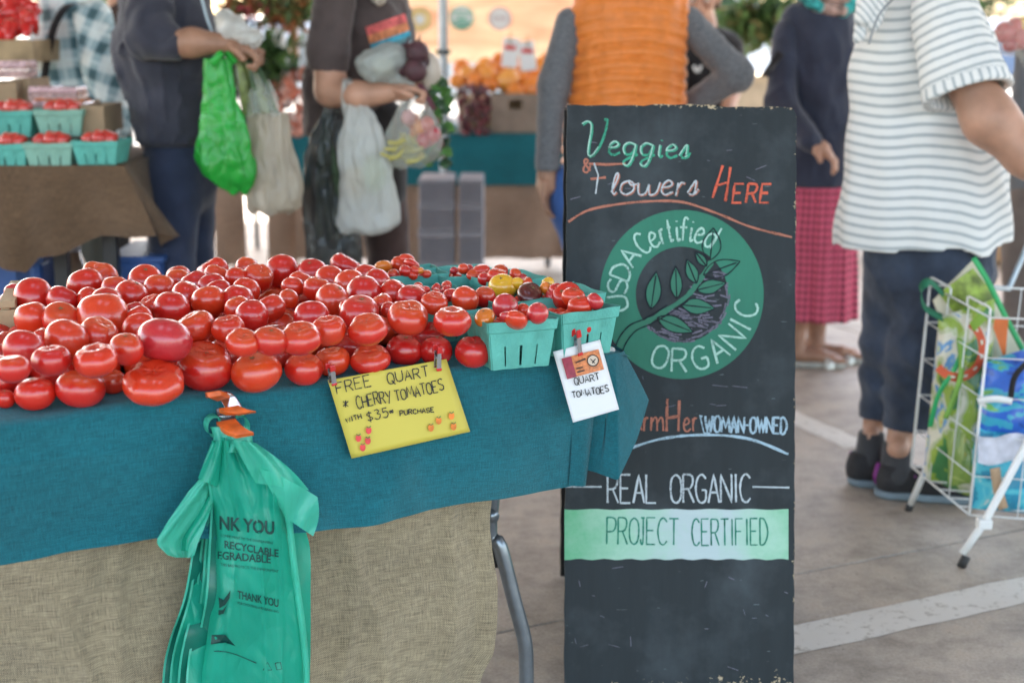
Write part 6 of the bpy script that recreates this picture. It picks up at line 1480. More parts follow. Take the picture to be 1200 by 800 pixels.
# cowl collar with hanging cords of the same knit
for a_, b_, r0, r1 in (((1020, -14), (1012, 22), 15, 10), ((1012, 22), (1008, 44), 10, 7), ((1034, -10), (1022, 30), 12, 8)):
    sdf_mesh('cowl_fold', [('c', p(a_[0], a_[1], -.14), q(r0), p(b_[0], b_[1], -.17), q(r1))], .005, smat, stp, fold=drape(.004, 9, 1), attrs=lambda V: {'stripe': (V[:, 2] * .6 + V[:, 0] * .7) / .014})
strap('neck_cord', [p(1052, -6, -.24), p(1030, 18, -.24), p(1018, 52, -.22)], .006, simple('grey_cord', (.3, .32, .34), .8), stp)
sdf_mesh('arm', [('c', p(1132, 92, -.23), q(24), p(1160, 140, -.27), q(28)), ('c', p(1160, 140, -.27), q(28), p(1204, 182, -.30), q(23)), ('c', p(1204, 182, -.30), q(23), p(1285, 240, -.36), q(15))], .0075, M['skin'], stp, k=.03)
hand('hand', p(1283, 238, -.36), (.9, -.1, -.4), (0, -.3, -1), .18, M['skin'], stp, curl=.7)
sdf_mesh('arm', [('c', p(1040, 90, .22), q(28), p(1056, 170, .22), q(22))], .01, M['skin'], stp)
npants = fabric('navy_crinkle_cotton', (.045, .058, .090), var=.25, bs=.4)
zk = .45
la = [('c', p(1092, 262), q(80), p(1090, 310), q(78), .75),
      ('c', p(1052, 310, .05), q(42), p(1040, 400, .05), q(32)), ('c', p(1040, 400, .05), q(32), p(1026, 490, .05), q(20))]
lb = [('c', p(1112, 310, -.05), q(52), p(1084, 410, -.05), q(44)), ('c', p(1084, 410, -.05), q(44), p(1062, 520, -.05), q(29))]
sdf_mesh('trousers', la + lb, .0075, npants, stp, k=.022, cuts=[], fold=lambda G: drape(.007, 3, 2, 1.0)(G) + .006 * np.sin((G[..., 0] + G[..., 2]) * 70) * np.exp(-((G[..., 2] - p(0, 430, 0)[2]) / .12) ** 2) + np.where(G[..., 2] < np.where(G[..., 0] < p(1037, 0, 0)[0] - (.0), p(0, 474, .05)[2], p(0, 500, -.05)[2]), 3.0, 0.0))
A1_ = gz(1022, 535, .10); A2_ = gz(1050, 545, .10)
anl = Vector((GX(1019, 3.95), 3.95, .10)); anr = Vector((GX(1051, 3.84), 3.84, .10))
sdf_mesh('shin', [('c', p(1025, 482, .05), q(13), p(1021, 520, .08), q(12)), ('c', p(1021, 520, .08), q(13), (anl.x, anl.y, .14), q(12))], .006, M['skin'], stp)
sdf_mesh('shin', [('c', p(1056, 504, -.05), q(16), p(1051, 535, -.05), q(14)), ('c', p(1051, 535, -.05), q(14), (anr.x, anr.y, .14), q(13))], .006, M['skin'], stp)
sock = fabric('dark_grey_sock', (.05, .05, .055))
sdf_mesh('sock', [('c', p(1021, 510, .03), q(16), (anl.x, anl.y, .06), q(19))], .006, sock, stp, cuts=[((0, 0, .155), (0, 0, 1))]); sdf_mesh('sock', [('c', p(1051, 524, -.06), q(17), (anr.x, anr.y, .06), q(20))], .006, sock, stp, cuts=[((0, 0, .150), (0, 0, 1))])
shm = simple('black_mesh_shoe', (.018, .017, .02), .8, .3, 40, bmp=.4, bscale=300); slm = simple('blue_grey_rubber', (.16, .21, .25), .7); prp = simple('purple_trim', (.22, .02, .20), .6)
for an, dx in ((anl, .15), (anr, .22)):
    hl = Vector((an.x - .055, an.y + .01, 0)); to = Vector((an.x + dx, an.y - .05, 0))
    s_ = foot_shoe(stp, hl, to, .098, (shm, slm), .005, height=.060, sole=.024)
    MB().tube([hl + Vector((.004, 0, .035)), hl + Vector((-.002, 0, .06)), hl + Vector((.006, 0, .095))], .007, 8).build('heel_tab', prp, s_, smooth=True)
    for i in range(4): c = hl.lerp(to, .36 + .11 * i) + Z3 * (.082 - .012 * i); MB().tube([c + Vector((-.004, -.035, -.012)), c + Vector((0, 0, .004)), c + Vector((.004, .035, -.012))], .0028, 6).build('lace', prp, s_, smooth=True)
head(stp, p(1080, -108), (-.4, .9, -.1), M['hair_grey'], M['skin'], neck=p(1078, -50))

# ---------------------------------------------------------------- person at the right edge
Y = 4.55; p = px(Y); q = lambda r: sc(Y, r)
rg = thing('person', 'person in grey cut off by the right edge behind the striped tunic', 'person', tuple(at(1225, 400, Y).xy) + (0,))
gr = fabric('mid_grey_jersey', (.13, .135, .15))
sdf_mesh('shirt', [('c', p(1235, 50), q(40), p(1228, 150), q(40)), ('c', p(1228, 150), q(42), p(1226, 230), q(46))], .012, gr, rg, k=.04, fold=drape(.008, 2, 1))
sdf_mesh('trousers', [('c', p(1225, 230), q(44), p(1222, 270), q(44)), ('c', p(1202, 260), q(28), (GX(1196, Y), Y, .08), q(20)), ('c', p(1242, 260), q(28), (GX(1246, Y), Y, .08), q(20))], .012, fabric('brown_grey_trousers', (.15, .12, .11)), rg, k=.03, fold=drape(.007, 3, 2, .6))
for x_ in (1196, 1246): foot_shoe(rg, (GX(x_, Y), Y + .1, 0), (GX(x_, Y) - .04, Y - .17, 0), .095, (M['black_plastic'], M['black_rubber']), .009)
sdf_mesh('arm', [('c', p(1206, 60, -.15), q(15), p(1200, 130, -.2), q(13))], .01, gr, rg)
head(rg, p(1238, -70), (-.8, -.5, -.2), M['hair_brown'], M['skin'], neck=p(1236, 10), h=.009)
t = thing('produce_bag', 'bag of red and yellow peppers hanging at the right edge of the photo', 'bag', tuple(at(1183, 40, Y - .2)))
for x, y, r, c in ((1178, 38, 12, (.5, .02, .04)), (1190, 30, 9, (.55, .03, .03)), (1196, 46, 12, (.5, .02, .03)), (1198, 28, 8, (.8, .45, .02)), (1184, 52, 9, (.45, .02, .05))):
    MB().ball(p(x, y, -.22), q(r), 12, 9).build('pepper', simple('pep_%d' % x, c, .3, coat=.4), t, smooth=True)
sdf_mesh('bag_film', [('e', p(1186, 40, -.22), (q(22), .07, q(24))), ('c', p(1194, 50, -.2), q(8), p(1204, 80, -.2), q(4))], .008, f_clear, t, fold=lambda G: .004 * fnoise(G, 12, 1))
# ================================================================ WIRE CART
ct = thing('shopping_cart', 'white wire folding shopping cart filled with reusable bags at the right edge', 'cart', (1.33, 3.6, 0))
cA_, cB_ = at(1068, 546, 3.70), at(1136, 603, 3.36)
tA_, tB_ = at(1090, 334, 3.72), at(1160, 372, 3.38)
dv = (Vector((.95, -.22, 0))).normalized() * .34; dvt = dv * 1.02
cC_, cD_ = cB_ + dv, cA_ + dv; tC_, tD_ = tB_ + dvt, tA_ + dvt
wm = M['white_plastic']
def wire(a, b, r=.0017, nm='wire', n=8): return MB().tube([a, b], r, n).build(nm, wm, ct, smooth=True)
for a, b in ((cA_, tA_), (cB_, tB_), (cC_, tC_), (cD_, tD_)): wire(a, b, .0036, 'corner_post', 10)
quad = [(cA_, tA_, cB_, tB_), (cB_, tB_, cC_, tC_), (cC_, tC_, cD_, tD_), (cD_, tD_, cA_, tA_)]
for si, (b0, t0, b1, t1) in enumerate(quad):
    for k in range(6):
        f = k / 5; wire(b0.lerp(t0, f), b1.lerp(t1, f), .0026 if k in (0, 5) else .0017, 'rail')
    nn = 3
    for k in range(1, nn):
        f = k / nn; wire(b0.lerp(b1, f), t0.lerp(t1, f), .0017, 'wire')
for k in range(1, 6): wire(cA_.lerp(cB_, k / 6), cD_.lerp(cC_, k / 6), .0022, 'floor_wire')
def loop(a, b, hgt):
    u = Vector((0, 0, hgt)); P = [a, a + u * .85, a + u + (b - a) * .08, b + u - (b - a) * .08, b + u * .85, b]; MB().tube([Vector(v) for v in P], .003, 8).build('top_loop', wm, ct, smooth=True)
loop(tA_.lerp(tB_, .0), tA_.lerp(tB_, .36), .022); loop(tA_.lerp(tB_, .64), tA_.lerp(tB_, 1.0), .024)
lt = gz(1126, 664, .0)
e1 = at(1203, 520, 3.30)
MB().tube([lt + Vector((.002, 0, .035)), lt.lerp(e1, .38), e1, e1 + (e1 - lt) * .6], .0095, 12).build('leg', wm, ct, smooth=True)
MB().tube([lt, lt + (e1 - lt).normalized() * .03], .0112, 12).build('rubber_foot', M['black_rubber'], ct, smooth=True)
l2 = gz(1064, 598, .0); e2 = at(1098, 520, 3.64)
MB().tube([l2 + (e2 - l2) * .08, e2], .0085, 12).build('leg', wm, ct, smooth=True); MB().tube([l2, l2 + (e2 - l2) * .1], .0102, 12).build('rubber_foot', M['black_rubber'], ct, smooth=True)
cb_ = lt.lerp(e1, .36); MB().box(cb_, (.035, .03, .026)).build('leg_joint', wm, ct, bevel=.005)
hb0 = tA_.lerp(tD_, .3); hb1 = tA_.lerp(tD_, .8)
MB().tube([hb0, at(1182, 338, 3.85), at(1212, 270, 3.9), at(1230, 150, 3.95)], .008, 10).build('handle', simple('pale_blue_tube', (.55, .66, .74), .3), ct, smooth=True)
for s_ in (cC_, cD_):
    wc_ = s_ + dv.normalized() * .03; P = [Vector((wc_.x, wc_.y + .08 * math.cos(a), .085 + .08 * math.sin(a))) for a in np.linspace(0, 6.283, 25)]; MB().tube(P, .010, 8, False).build('wheel', M['black_rubber'], ct, smooth=True)

# bags in the cart
def printed(name, stops, sc_=7, vec=(1, 1, 1), dist=1.2, rough=.4, hard=True):
    m, nt, b, out = new_mat(name); mp = nt.nodes.new('ShaderNodeMapping'); mp.inputs['Scale'].default_value = vec; nt.links.new(geo(nt), mp.inputs[0])
    f = noise(nt, sc_, 3, .5, mp.outputs[0], dist); c = ramp(nt, f, stops)
    if hard: [n for n in nt.nodes if n.bl_idname == 'ShaderNodeValToRGB'][-1].color_ramp.interpolation = 'CONSTANT'
    nt.links.new(c, b.inputs['Base Color']); b.inputs['Roughness'].default_value = rough; b.inputs['Coat Weight'].default_value = .3; bump(nt, b, noise(nt, 30, 4, .6, None, 1), .008, .5); return m
def pillow(name, P4, thick, mat, parent, folds=.012, nu=26, nv=26, seed=0):
    """soft bag: closed front/back over four world corners TL TR BR BL"""
    TL, TR, BR, BL = [Vector(v) for v in P4]; n = (TR - TL).cross(BL - TL).normalized(); V = []; m = nu + 1
    for sgn in (1, -1):
        for j in range(nv + 1):
            for i in range(nu + 1):
                u, v = i / nu, j / nv; p = (TL * (1 - u) + TR * u) * (1 - v) + (BL * (1 - u) + BR * u) * v
                e = (math.sin(math.pi * u) * math.sin(math.pi * min(1, v * 1.02 + .0))) ** .5 if 0 < u < 1 and 0 < v < 1 else 0
                w = folds * wob(p + Vector((seed, 0, 0)), 4.5, seed) + .4 * folds * math.sin(u * 14 + v * 9 + seed)
                V.append(p + n * sgn * (thick * .5 * e) + n * w)
    k = m * (nv + 1); Fc = []
    for j in range(nv):
        for i in range(nu):
            a = j * m + i; Fc.append((a, a + 1, a + m + 1, a + m)); Fc.append((k + a, k + a + m, k + a + m + 1, k + a + 1))
    return mo(name, V, Fc, mat, parent, True)
t = thing('reusable_bag', 'green and cream reusable bag with grass print and red ring standing in the cart', 'bag', at(1140, 560, 3.75))
veg = printed('garden_print', [(0, (.05, .20, .06)), (.40, (.28, .40, .05)), (.47, (.45, .50, .30)), (.52, (.66, .64, .52)), (.60, (.12, .30, .55)), (.66, (.55, .60, .2)), (.74, (.62, .16, .03))], 9, (1, 1, .7), 1.6)
grass = simple('lawn_print', (.30, .40, .06), .5, .5, 26); cream = simple('cream_bag_print', (.66, .62, .48), .45, .12, 12, bmp=.3, bscale=40); gb = simple('kelly_green_binding', (.03, .38, .12), .5, .1)
pb2 = lambda x, y, dy=0: at(x, y, 3.60 + dy)
pillow('bag_front', (pb2(1100, 372), pb2(1166, 350, -.05), pb2(1158, 590, -.10), pb2(1082, 560, .02)), .10, veg, t, .010, seed=1)
pillow('bag_back', (pb2(1093, 352, .09), pb2(1142, 303, .07), pb2(1210, 420, .03), pb2(1150, 500, .05)), .05, cream, t, .006, seed=2)
grid('grass_picture', lambda u, v: pb2(1100 + 40 * u + 28 * v, 344 - 30 * u + 34 * v, .030 - .012 * math.sin(3.1 * u)), 12, 12, grass, t)
strap('binding', [pb2(1141, 302, .0), pb2(1158, 330, -.01), pb2(1182, 378, -.02), pb2(1215, 440, -.04)], .014, gb, t, side=(.8, 0, .5), th=.002)
strap('bag_handle', [pb2(1106, 345, .01), pb2(1090, 330, .0), pb2(1080, 340, -.02), pb2(1084, 360, -.02), pb2(1104, 372, 0), pb2(1124, 384, 0)], .024, simple('dark_green_webbing', (.015, .16, .08), .7), t, side=(.2, .8, .6), th=.002)
strap('bag_handle', [pb2(1130, 400, -.06), pb2(1120, 430, -.10), pb2(1100, 462, -.10), pb2(1090, 500, -.08)], .012, gb, t, th=.003)
strap('bag_handle', [pb2(1124, 396, -.07), pb2(1126, 440, -.12), pb2(1108, 490, -.12)], .014, simple('lime_webbing', (.20, .38, .06), .6), t, th=.003)
def ringarc(u, v): a = R(-60 + 200 * u); rr_ = 25 + 9 * v; return pb2(1122 + rr_ * math.cos(a) * 1.0, 408 + rr_ * math.sin(a) * 1.15, -.105)
grid('red_ring_print', ringarc, 22, 3, simple('tomato_red_print', (.62, .09, .03), .5), t)
for i in range(6): a = R(-40 + 28 * i); c = pb2(1122 + 29.5 * math.cos(a), 408 + 34 * math.sin(a), -.109); MB().box(c, (.006, .001, .012), Euler((0, a, 0)).to_matrix()).build('print_mark', cream, t)
pillow('green_tag', (pb2(1136, 378, -.11), pb2(1150, 365, -.12), pb2(1157, 374, -.13), pb2(1141, 389, -.12)), .003, simple('lime_tag', (.20, .34, .03), .5), t, 0, 6, 6)
poly_ = [pb2(1166, 372, -.09), pb2(1182, 374, -.09), pb2(1178, 424, -.09), pb2(1164, 384, -.09)]; mo('orange_print', poly_, [(0, 1, 2, 3)], simple('orange_print', (.70, .16, .03), .5), t, False)
pillow('bean_picture', (pb2(1110, 505, -.06), pb2(1136, 470, -.07), pb2(1140, 565, -.12), pb2(1112, 570, -.08)), .03, printed('leaf_pod_print', [(0, (.22, .32, .06)), (.5, (.35, .42, .12)), (.62, (.62, .42, .05)), (.7, (.16, .07, .04))], 12), t, .004, seed=3)
t = thing('reusable_bag', 'blue, green and white patterned carrier bag wedged in the front of the cart', 'bag', at(1180, 590, 3.45))
bluep = printed('sea_blue_print', [(0, (.02, .08, .36)), (.38, (.03, .13, .55)), (.50, (.05, .38, .52)), (.58, (.16, .42, .10)), (.63, (.66, .66, .70)), (.78, (.04, .30, .45))], 5.5, (.8, .8, 2.2), 2.0)
aqua = printed('aqua_print', [(0, (.02, .25, .40)), (.45, (.06, .45, .58)), (.6, (.12, .52, .60)), (.7, (.55, .62, .62))], 22, (1, 1, 1), 1)
pk = lambda x, y, dy=0: at(x, y, 3.44 + dy)
pillow('bag_body', (pk(1150, 425, .02), pk(1232, 398, .04), pk(1250, 520, .02), pk(1142, 525, -.02)), .12, bluep, t, .014, seed=4)
pillow('bag_lower', (pk(1142, 500, -.02), pk(1240, 505, 0), pk(1235, 604, -.05), pk(1140, 596, -.05)), .10, aqua, t, .012, seed=5)
strap('white_tie', [pk(1146, 470, -.10), pk(1166, 467, -.12), pk(1186, 470, -.11)], .016, M['white_plastic'], t, side=(0, 0, 1), th=.004)
strap('bag_handle', [pk(1166, 548, -.12), pk(1170, 575, -.12), pk(1176, 596, -.12)], .024, simple('tan_kraft', (.42, .28, .17), .7), t, th=.003)
strap('bag_handle', [pk(1184, 470, -.11), pk(1190, 440, -.1), pk(1212, 418, -.06)], .014, blk, t, th=.003)
grid('white_patch', lambda u, v: pk(1146 + 56 * u, 510 + 32 * v + 3 * math.sin(u * 6), -.095 + .004 * math.sin(u * 9)), 12, 6, simple('lilac_white_print', (.60, .60, .68), .5, .2, 30), t)

# ================================================================ STRAWBERRY STALL (left)
Ys = 4.1; ps = lambda x, y, dy=0: at(x, y, Ys + dy); qs = lambda r: sc(Ys, r)
st = thing('market_table', 'display table with a short brown burlap cover under the strawberry baskets', 'table', (-1.6, 4.6, 0))
SX, SZ = ps(145, 194).x, ps(145, 194).z
MB().box((SX - .75, Ys + .36, SZ - .025), (1.46, .68, .03)).build('table_top', M['wood'], st)
for x_, y_ in ((SX - .08, Ys + .1), (SX - .08, Ys + .62), (SX - 1.4, Ys + .1), (SX - 1.4, Ys + .62), (ps(53, 320).x, Ys + .16)): MB().box((x_, y_, SZ / 2 - .02), (.04, .04, SZ - .04)).build('leg', M['black_plastic'], st)
bz = M['burlap_brown']
grid('burlap_top', lambda u, v: Vector((SX - 1.5 * (1 - u), Ys + .7 * (1 - v), SZ + .003 * math.sin(u * 20 + v * 7))), 30, 14, bz, st, su=1.5, sv=.7)
def sval(u, v):
    xx = SX - 1.5 * (1 - u); hemk = [(-1.5, .64), (-1.42, .615), (-1.395, .60), (-1.365, .64), (-1.30, .665), (-1.22, .70), (-1.13, .72)]
    zb = float(np.interp(xx, [a for a, _ in hemk], [b for _, b in hemk])) + .008 * math.sin(xx * 40)
    z = SZ + (zb - SZ) * v; f = .016 * math.sin(xx * 17 + v) * v + .010 * math.sin(xx * 41 - v * 2) * v + .05 * v
    return Vector((xx + .10 * v * max(0, (u - .85) / .15) ** 2, Ys - f, z))
grid('burlap_front', sval, 90, 24, bz, st, su=1.5, sv=.3)
def scor(u, v):
    K0 = [(0, -.05), (.10, -.03), (.13, .03), (.06, .12), (.03, .3), (.02, .7)]; Zb = [.72, .705, .70, .66, .62, .62]; x = u * 5; i = min(int(x), 4); f = x - i; f = f * f * (3 - 2 * f)
    kx = K0[i][0] * (1 - f) + K0[i + 1][0] * f; ky = K0[i][1] * (1 - f) + K0[i + 1][1] * f; zb = Zb[i] * (1 - f) + Zb[i + 1] * f; ty = max(0, ky) if u > .4 else 0
    return Vector((SX + .10 * v * (1 - u) ** 4 + kx * v + .0, Ys + ty * (1 - v) + ky * v, SZ + (zb - SZ) * v))
grid('burlap_corner', scor, 50, 20, bz, st, su=.8, sv=.3)
bt_ = simple('blue_tub_plastic', (.03, .09, .28), .4)
for x_, y_, w in ((24, 325, .22), (50, 318, .10), (175, 322, .16)):
    t = thing('storage_tub', {24: 'large navy blue plastic tub under the burlap display table', 50: 'narrow navy blue tub beside the table leg at the left', 175: 'navy blue tub on the floor under the burlap corner'}[x_], 'tub', (ps(x_, y_, .35).x, Ys + .35, 0)); c = t.location
    MB().box((c.x, c.y, .30), (w * .9, .3, .60), None, 1.1).build('tub_body', bt_, t, bevel=.02); MB().box((c.x, c.y, .605), (w + .02, .34, .02)).build('rim', bt_, t, bevel=.006)
t = thing('plastic_jug', 'clear amber plastic jug under the burlap display table', 'jug', (ps(82, 320, .4).x, Ys + .4, .0)); c = t.location
V = MB(); V.tube([(c.x, c.y, 0), (c.x, c.y, .02), (c.x, c.y, .45), (c.x, c.y, .55), (c.x, c.y, .60)], [.10, .115, .115, .05, .035], 20).build('jug_body', simple('amber_clear_plastic', (.45, .30, .20), .12, .1, coat=.6), t, smooth=True); MB().tube([(c.x, c.y, .6), (c.x, c.y, .63)], .038, 16).build('cap', M['white_plastic'], t, smooth=True)
# berries
M['berry'] = tomato_mat('strawberry_skin', [(0, (.55, .02, .015)), (1, (.62, .05, .03))], .4, .35)
def stall_basket(cx, ytop, ybot, wpx, pale, dy, label, n=7, big=True):
    wt = px2m(wpx, ps(cx, ybot, dy)); c = ps(cx, ybot, dy); hh = (ps(cx, ytop, dy).z - c.z) * .98
    P = Vector((c.x, c.y + wt / 2, c.z)); basket(P, random.Random(cx).uniform(-.05, .05), wt, wt * .80, hh, M['pulp_pale'] if pale else M['pulp'], label, 'pulp baskets of strawberries on the brown burlap stall')
    for i in range(n):
        a = i * 2.4; r_ = wt * .33 * math.sqrt((i + .5) / n); s = wt * .16
        Q = P + Vector((r_ * math.cos(a), r_ * math.sin(a), hh - s * .2 + s * .5 * (1 - i / n)))
        tomato(Q, s, 7 if i % 2 else 0, 'red strawberry in the ' + label, 'strawberries in the ' + label, M['berry'], Euler((a, a * 1.7, a)), sc=(s, s, s * 1.25), scar=False, name='strawberry')
for a in ((5, 168, 200, 54, 0, 0, 'bright teal basket at the far left of the bottom strawberry row'), (56, 167, 197, 56, 1, 0, 'faded green basket in the middle of the bottom strawberry row'), (113, 165, 194, 54, 0, 0, 'bright teal basket at the right end of the bottom strawberry row')): stall_basket(*a[:6], a[6])
rs1 = thing('display_riser', 'low wooden riser carrying the second row of berry baskets', 'riser', (SX - .75, Ys + .3, SZ)); zr = ps(60, 160, .17).z
MB().box((SX - .78, Ys + .34, (SZ + zr) / 2), (1.25, .33, zr - SZ - .004)).build('riser_box', simple('dark_riser', (.08, .05, .035), .9), rs1)
for a in ((10, 129, 161, 57, 0, .17, 'teal basket at the left of the second strawberry row'), (69, 128, 160, 56, 1, .17, 'pale grey green basket in the second strawberry row')): stall_basket(*a[:6], a[6])
kr = simple('kraft_box_board', (.30, .21, .13), .85)
def crate_box(x0, x1, y0, y1, dy, label, dep=.2, mat=kr, name='cardboard_box', cat='box'):
    a = ps(x0, y1, dy); b = ps(x1, y0, dy); t = thing(name, label, cat, ((a.x + b.x) / 2, a.y + dep / 2, a.z)); w = b.x - a.x; h = b.z - a.z; cxm = (a.x + b.x) / 2
    MB().box((cxm, a.y + .004, a.z + h / 2), (w, .006, h)).build('front_panel', mat, t); MB().box((cxm, a.y + dep, a.z + h / 2), (w, .006, h)).build('back_panel', mat, t)
    for s_ in (-1, 1): MB().box((cxm + s_ * (w / 2 - .003), a.y + dep / 2, a.z + h / 2), (.006, dep - .01, h)).build('side_panel', mat, t)
    MB().box((cxm, a.y + dep / 2, a.z + .004), (w - .01, dep - .01, .006)).build('base', mat, t); return (a.x, b.x, a.y, a.z, h, t)
cb1 = crate_box(96, 121, 124, 156, .2, 'tan cardboard box at the right of the second strawberry row')
cb2 = crate_box(-20, 18, 97, 127, .42, 'tan cardboard flat at the left of the upper berry tier'); cb3 = crate_box(16, 34, 93, 128, .48, 'small tan cardboard box beside the left upper tier')
cbx = crate_box(30, 96, 120, 150, .40, 'tan flat hidden behind the faded green basket, holding clamshells')
cl_ = simple('clear_clamshell', (.75, .55, .55), .15, .3, 60, alpha=.55, coat=.5); rb2 = simple('orange_berries', (.55, .14, .02), .4, .6, 70, bmp=.6, bscale=90)
def clamshell(x0, x1, y0, y1, dy, label):
    a = ps(x0, y1, dy); b = ps(x1, y0, dy); t = thing('berry_clamshell', label, 'container', ((a.x + b.x) / 2, a.y + .06, a.z)); w = b.x - a.x; h = b.z - a.z; cxm = (a.x + b.x) / 2
    mb = MB(); rr = random.Random(x0); r = .011
    n = max(2, int(w / .022))
    for i in range(n):
        for j in range(3):
            for k in range(2): mb.ball((a.x + .012 + (w - .024) * i / (n - 1) + rr.uniform(-.002, .002), a.y + .015 + j * .04, a.z + .012 + k * h * .45), r, 7, 5)
    o_ = mb.build('berries', rb2, t, smooth=True); o_['kind'] = 'stuff'
    MB().box((cxm, a.y + .055, a.z + h * .30), (w, .12, h * .6), None, 1.04).build('shell', cl_, t, bevel=.004); MB().box((cxm, a.y + .055, a.z + h * .8), (w * 1.03, .125, h * .36), None, .92).build('lid', simple('pink_clear_lid', (.80, .52, .56), .2, .35, 90, alpha=.8, coat=.5) if 'pink_clear_lid' not in bpy.data.materials else bpy.data.materials['pink_clear_lid'], t, bevel=.004)
clamshell(34, 62, 101, 120, .42, 'pink lidded clamshell of orange berries, left of the pair by the plaid shirt'); clamshell(62, 90, 102, 120, .42, 'pink lidded clamshell of orange berries, right of the pair by the plaid shirt')
clamshell(-6, 30, 71, 92, .46, 'orange filled clamshell stacked on the upper left boxes'); clamshell(38, 66, 118, 130, .36, 'flat clamshell of pink berries behind the faded green basket'); clamshell(68, 98, 120, 130, .36, 'flat clamshell of pink berries beside the cardboard box')
cbt = crate_box(-40, 38, 47, 73, .75, 'brown wooden shelf box under the red pepper heap', .4, M['wood'], 'shelf_box', 'crate')
rr = random.Random(8); pm = simple('red_pepper_skin', (.62, .012, .012), .22, .2, 20, coat=.6)
pme = []
for v_ in range(3):
    q_ = MB(); L_ = .075
    q_.tube([(0, 0, L_ * .5), (.004 * v_, 0, L_ * .42), (.006, .004 * v_, .01), (.010 * (v_ - 1), .004, -L_ * .35), (.016 * (v_ - 1), 0, -L_ * .62)], [.010, .025, .027, .017, .004], 12); o_ = q_.build('pp', pm, None, smooth=True, center=False); pme.append(o_.data); bpy.data.objects.remove(o_)
for i in range(46):
    x = rr.uniform(-30, 39); y = 44 - (i / 46) * 46 + rr.uniform(-3, 3); 
    if x > 30 and y < 12: x -= 15
    o_ = bpy.data.objects.new('red_pepper', pme[i % 3]); COL.objects.link(o_); o_.location = ps(x, y, .82 + .2 * (i / 46)); o_.rotation_euler = (rr.uniform(-1.2, 1.2), rr.uniform(-1.5, 1.5), rr.uniform(0, 6)); tag(o_, 'glossy red pepper in the heap at the top left corner', 'pepper', 'red peppers heaped at the top left')

# ================================================================ BACK STALL
Yk = 7.7; pk_ = lambda x, y, dy=0: at(x, y, Yk + dy); qk = lambda r: sc(Yk, r)
bt2 = thing('market_table', 'long table under a teal cloth with pinkish tan burlap below, behind the bag carrying people', 'table', (0, Yk + .4, 0))
xl, xr = pk_(246, 180).x, pk_(665, 180).x; zt_ = pk_(500, 157).z; zm_ = pk_(500, 217).z
MB().box(((xl + xr) / 2, Yk + .42, zt_ - .03), (xr - xl, .8, .04)).build('table_top', M['wood'], bt2)
for x_ in (xl + .1, (xl + xr) / 2, xr - .1):
    for y_ in (Yk + .1, Yk + .75): MB().tube([(x_, y_, 0), (x_, y_, zt_ - .05)], .016, 8).build('leg', M['grey_metal'], bt2, smooth=True)
grid('teal_cloth', lambda u, v: Vector((xl + (xr - xl) * u, (Yk + .82 * (1 - v / .45) if v < .45 else Yk - .012 * math.sin(u * 60) * (v - .45) - .02 * (v - .45)), zt_ if v < .45 else zt_ + (zm_ - zt_) * (v - .45) / .55)), 160, 20, teal_cloth, bt2, su=2.2, sv=1.1)
pinkb = burlap_mat('burlap_rosy_tan', (.40, .27, .20))
for i, (a, b, c0) in enumerate(((250, 285, 1), (312, 345, 1), (345, 480, 0), (480, 560, 1), (560, 665, 0))):
    xa, xb = pk_(a, 250).x, pk_(b, 250).x; zb_ = pk_(300, 312 if c0 else 304).z
    grid('burlap_panel', lambda u, v, xa=xa, xb=xb, zb_=zb_: Vector((xa + (xb - xa) * u + .02 * v * math.sin(u * 3), Yk + .03 - .02 * math.sin(u * (xb - xa) * 22 + v * 2) * (.3 + v), zm_ + .03 + (zb_ - zm_ - .03) * v)), 40, 14, pinkb, bt2, su=(xb - xa), sv=.5)
# fruit on it
cit = tomato_mat('citrus_rind', [(0, (.80, .20, .01)), (.6, (.82, .27, .02)), (1, (.80, .40, .09))], .1, .42)
fr = [(572, 90, 26), (600, 84, 28), (634, 80, 26), (566, 82, 23), (606, 78, 24), (621, 80, 20), (596, 95, 30), (641, 86, 26), (625, 104, 28), (651, 102, 24), (580, 83, 20), (676, 88, 26), (664, 100, 22), (688, 84, 24), (541, 80, 22), (556, 96, 20), (535, 96, 18), (612, 92, 22), (585, 72, 20), (575, 100, 18), (690, 100, 22), (640, 72, 18), (604, 108, 22), (655, 84, 20), (570, 78, 22), (630, 92, 26), (648, 94, 24), (592, 84, 22), (668, 90, 26), (682, 96, 26), (636, 108, 22), (660, 108, 24), (548, 88, 22), (676, 74, 20)]
for i, (x, y, w) in enumerate(fr):
    dy = .12 + .25 * (108 - y) / 36; c = pk_(x, y, dy); r = qk(w / 2)
    tomato(c, r, [0, 1, 5][i % 3], ('big orange grapefruit' if w > 23 else 'orange') + ' in the citrus heap, ' + ('%s from the left' % ORD[sorted(range(len(fr)), key=lambda k: fr[k][0]).index(i)] if sorted(range(len(fr)), key=lambda k: fr[k][0]).index(i) < 16 else '%s from the right' % ORD[len(fr) - 1 - sorted(range(len(fr)), key=lambda k: fr[k][0]).index(i)]), 'citrus fruit heaped behind the grapes', cit, Euler((i, i * 2, 0)), sc=(r, r, r * 1.12), scar=False, name='citrus')
mnd = thing('fruit_tray', 'shallow tray under the citrus heap', 'tray', (pk_(610, 120).x, Yk + .3, zt_)); MB().box((pk_(612, 120).x, Yk + .36, zt_ + .10), (.70, .40, .16)).build('tray_box', M['wood'], mnd, bevel=.005)
a = pk_(576, 153, .04); b = pk_(632, 110, .04)
gbx = thing('cardboard_box', 'grey brown cardboard produce box with a hand hole beside the grapes', 'box', ((a.x + b.x) / 2, Yk + .1, zt_))
kb = simple('grey_brown_board', (.26, .20, .16), .85); fh = b.z - zt_ - .004; cxm = (a.x + b.x) / 2; w = b.x - a.x; zc_ = zt_ + .004
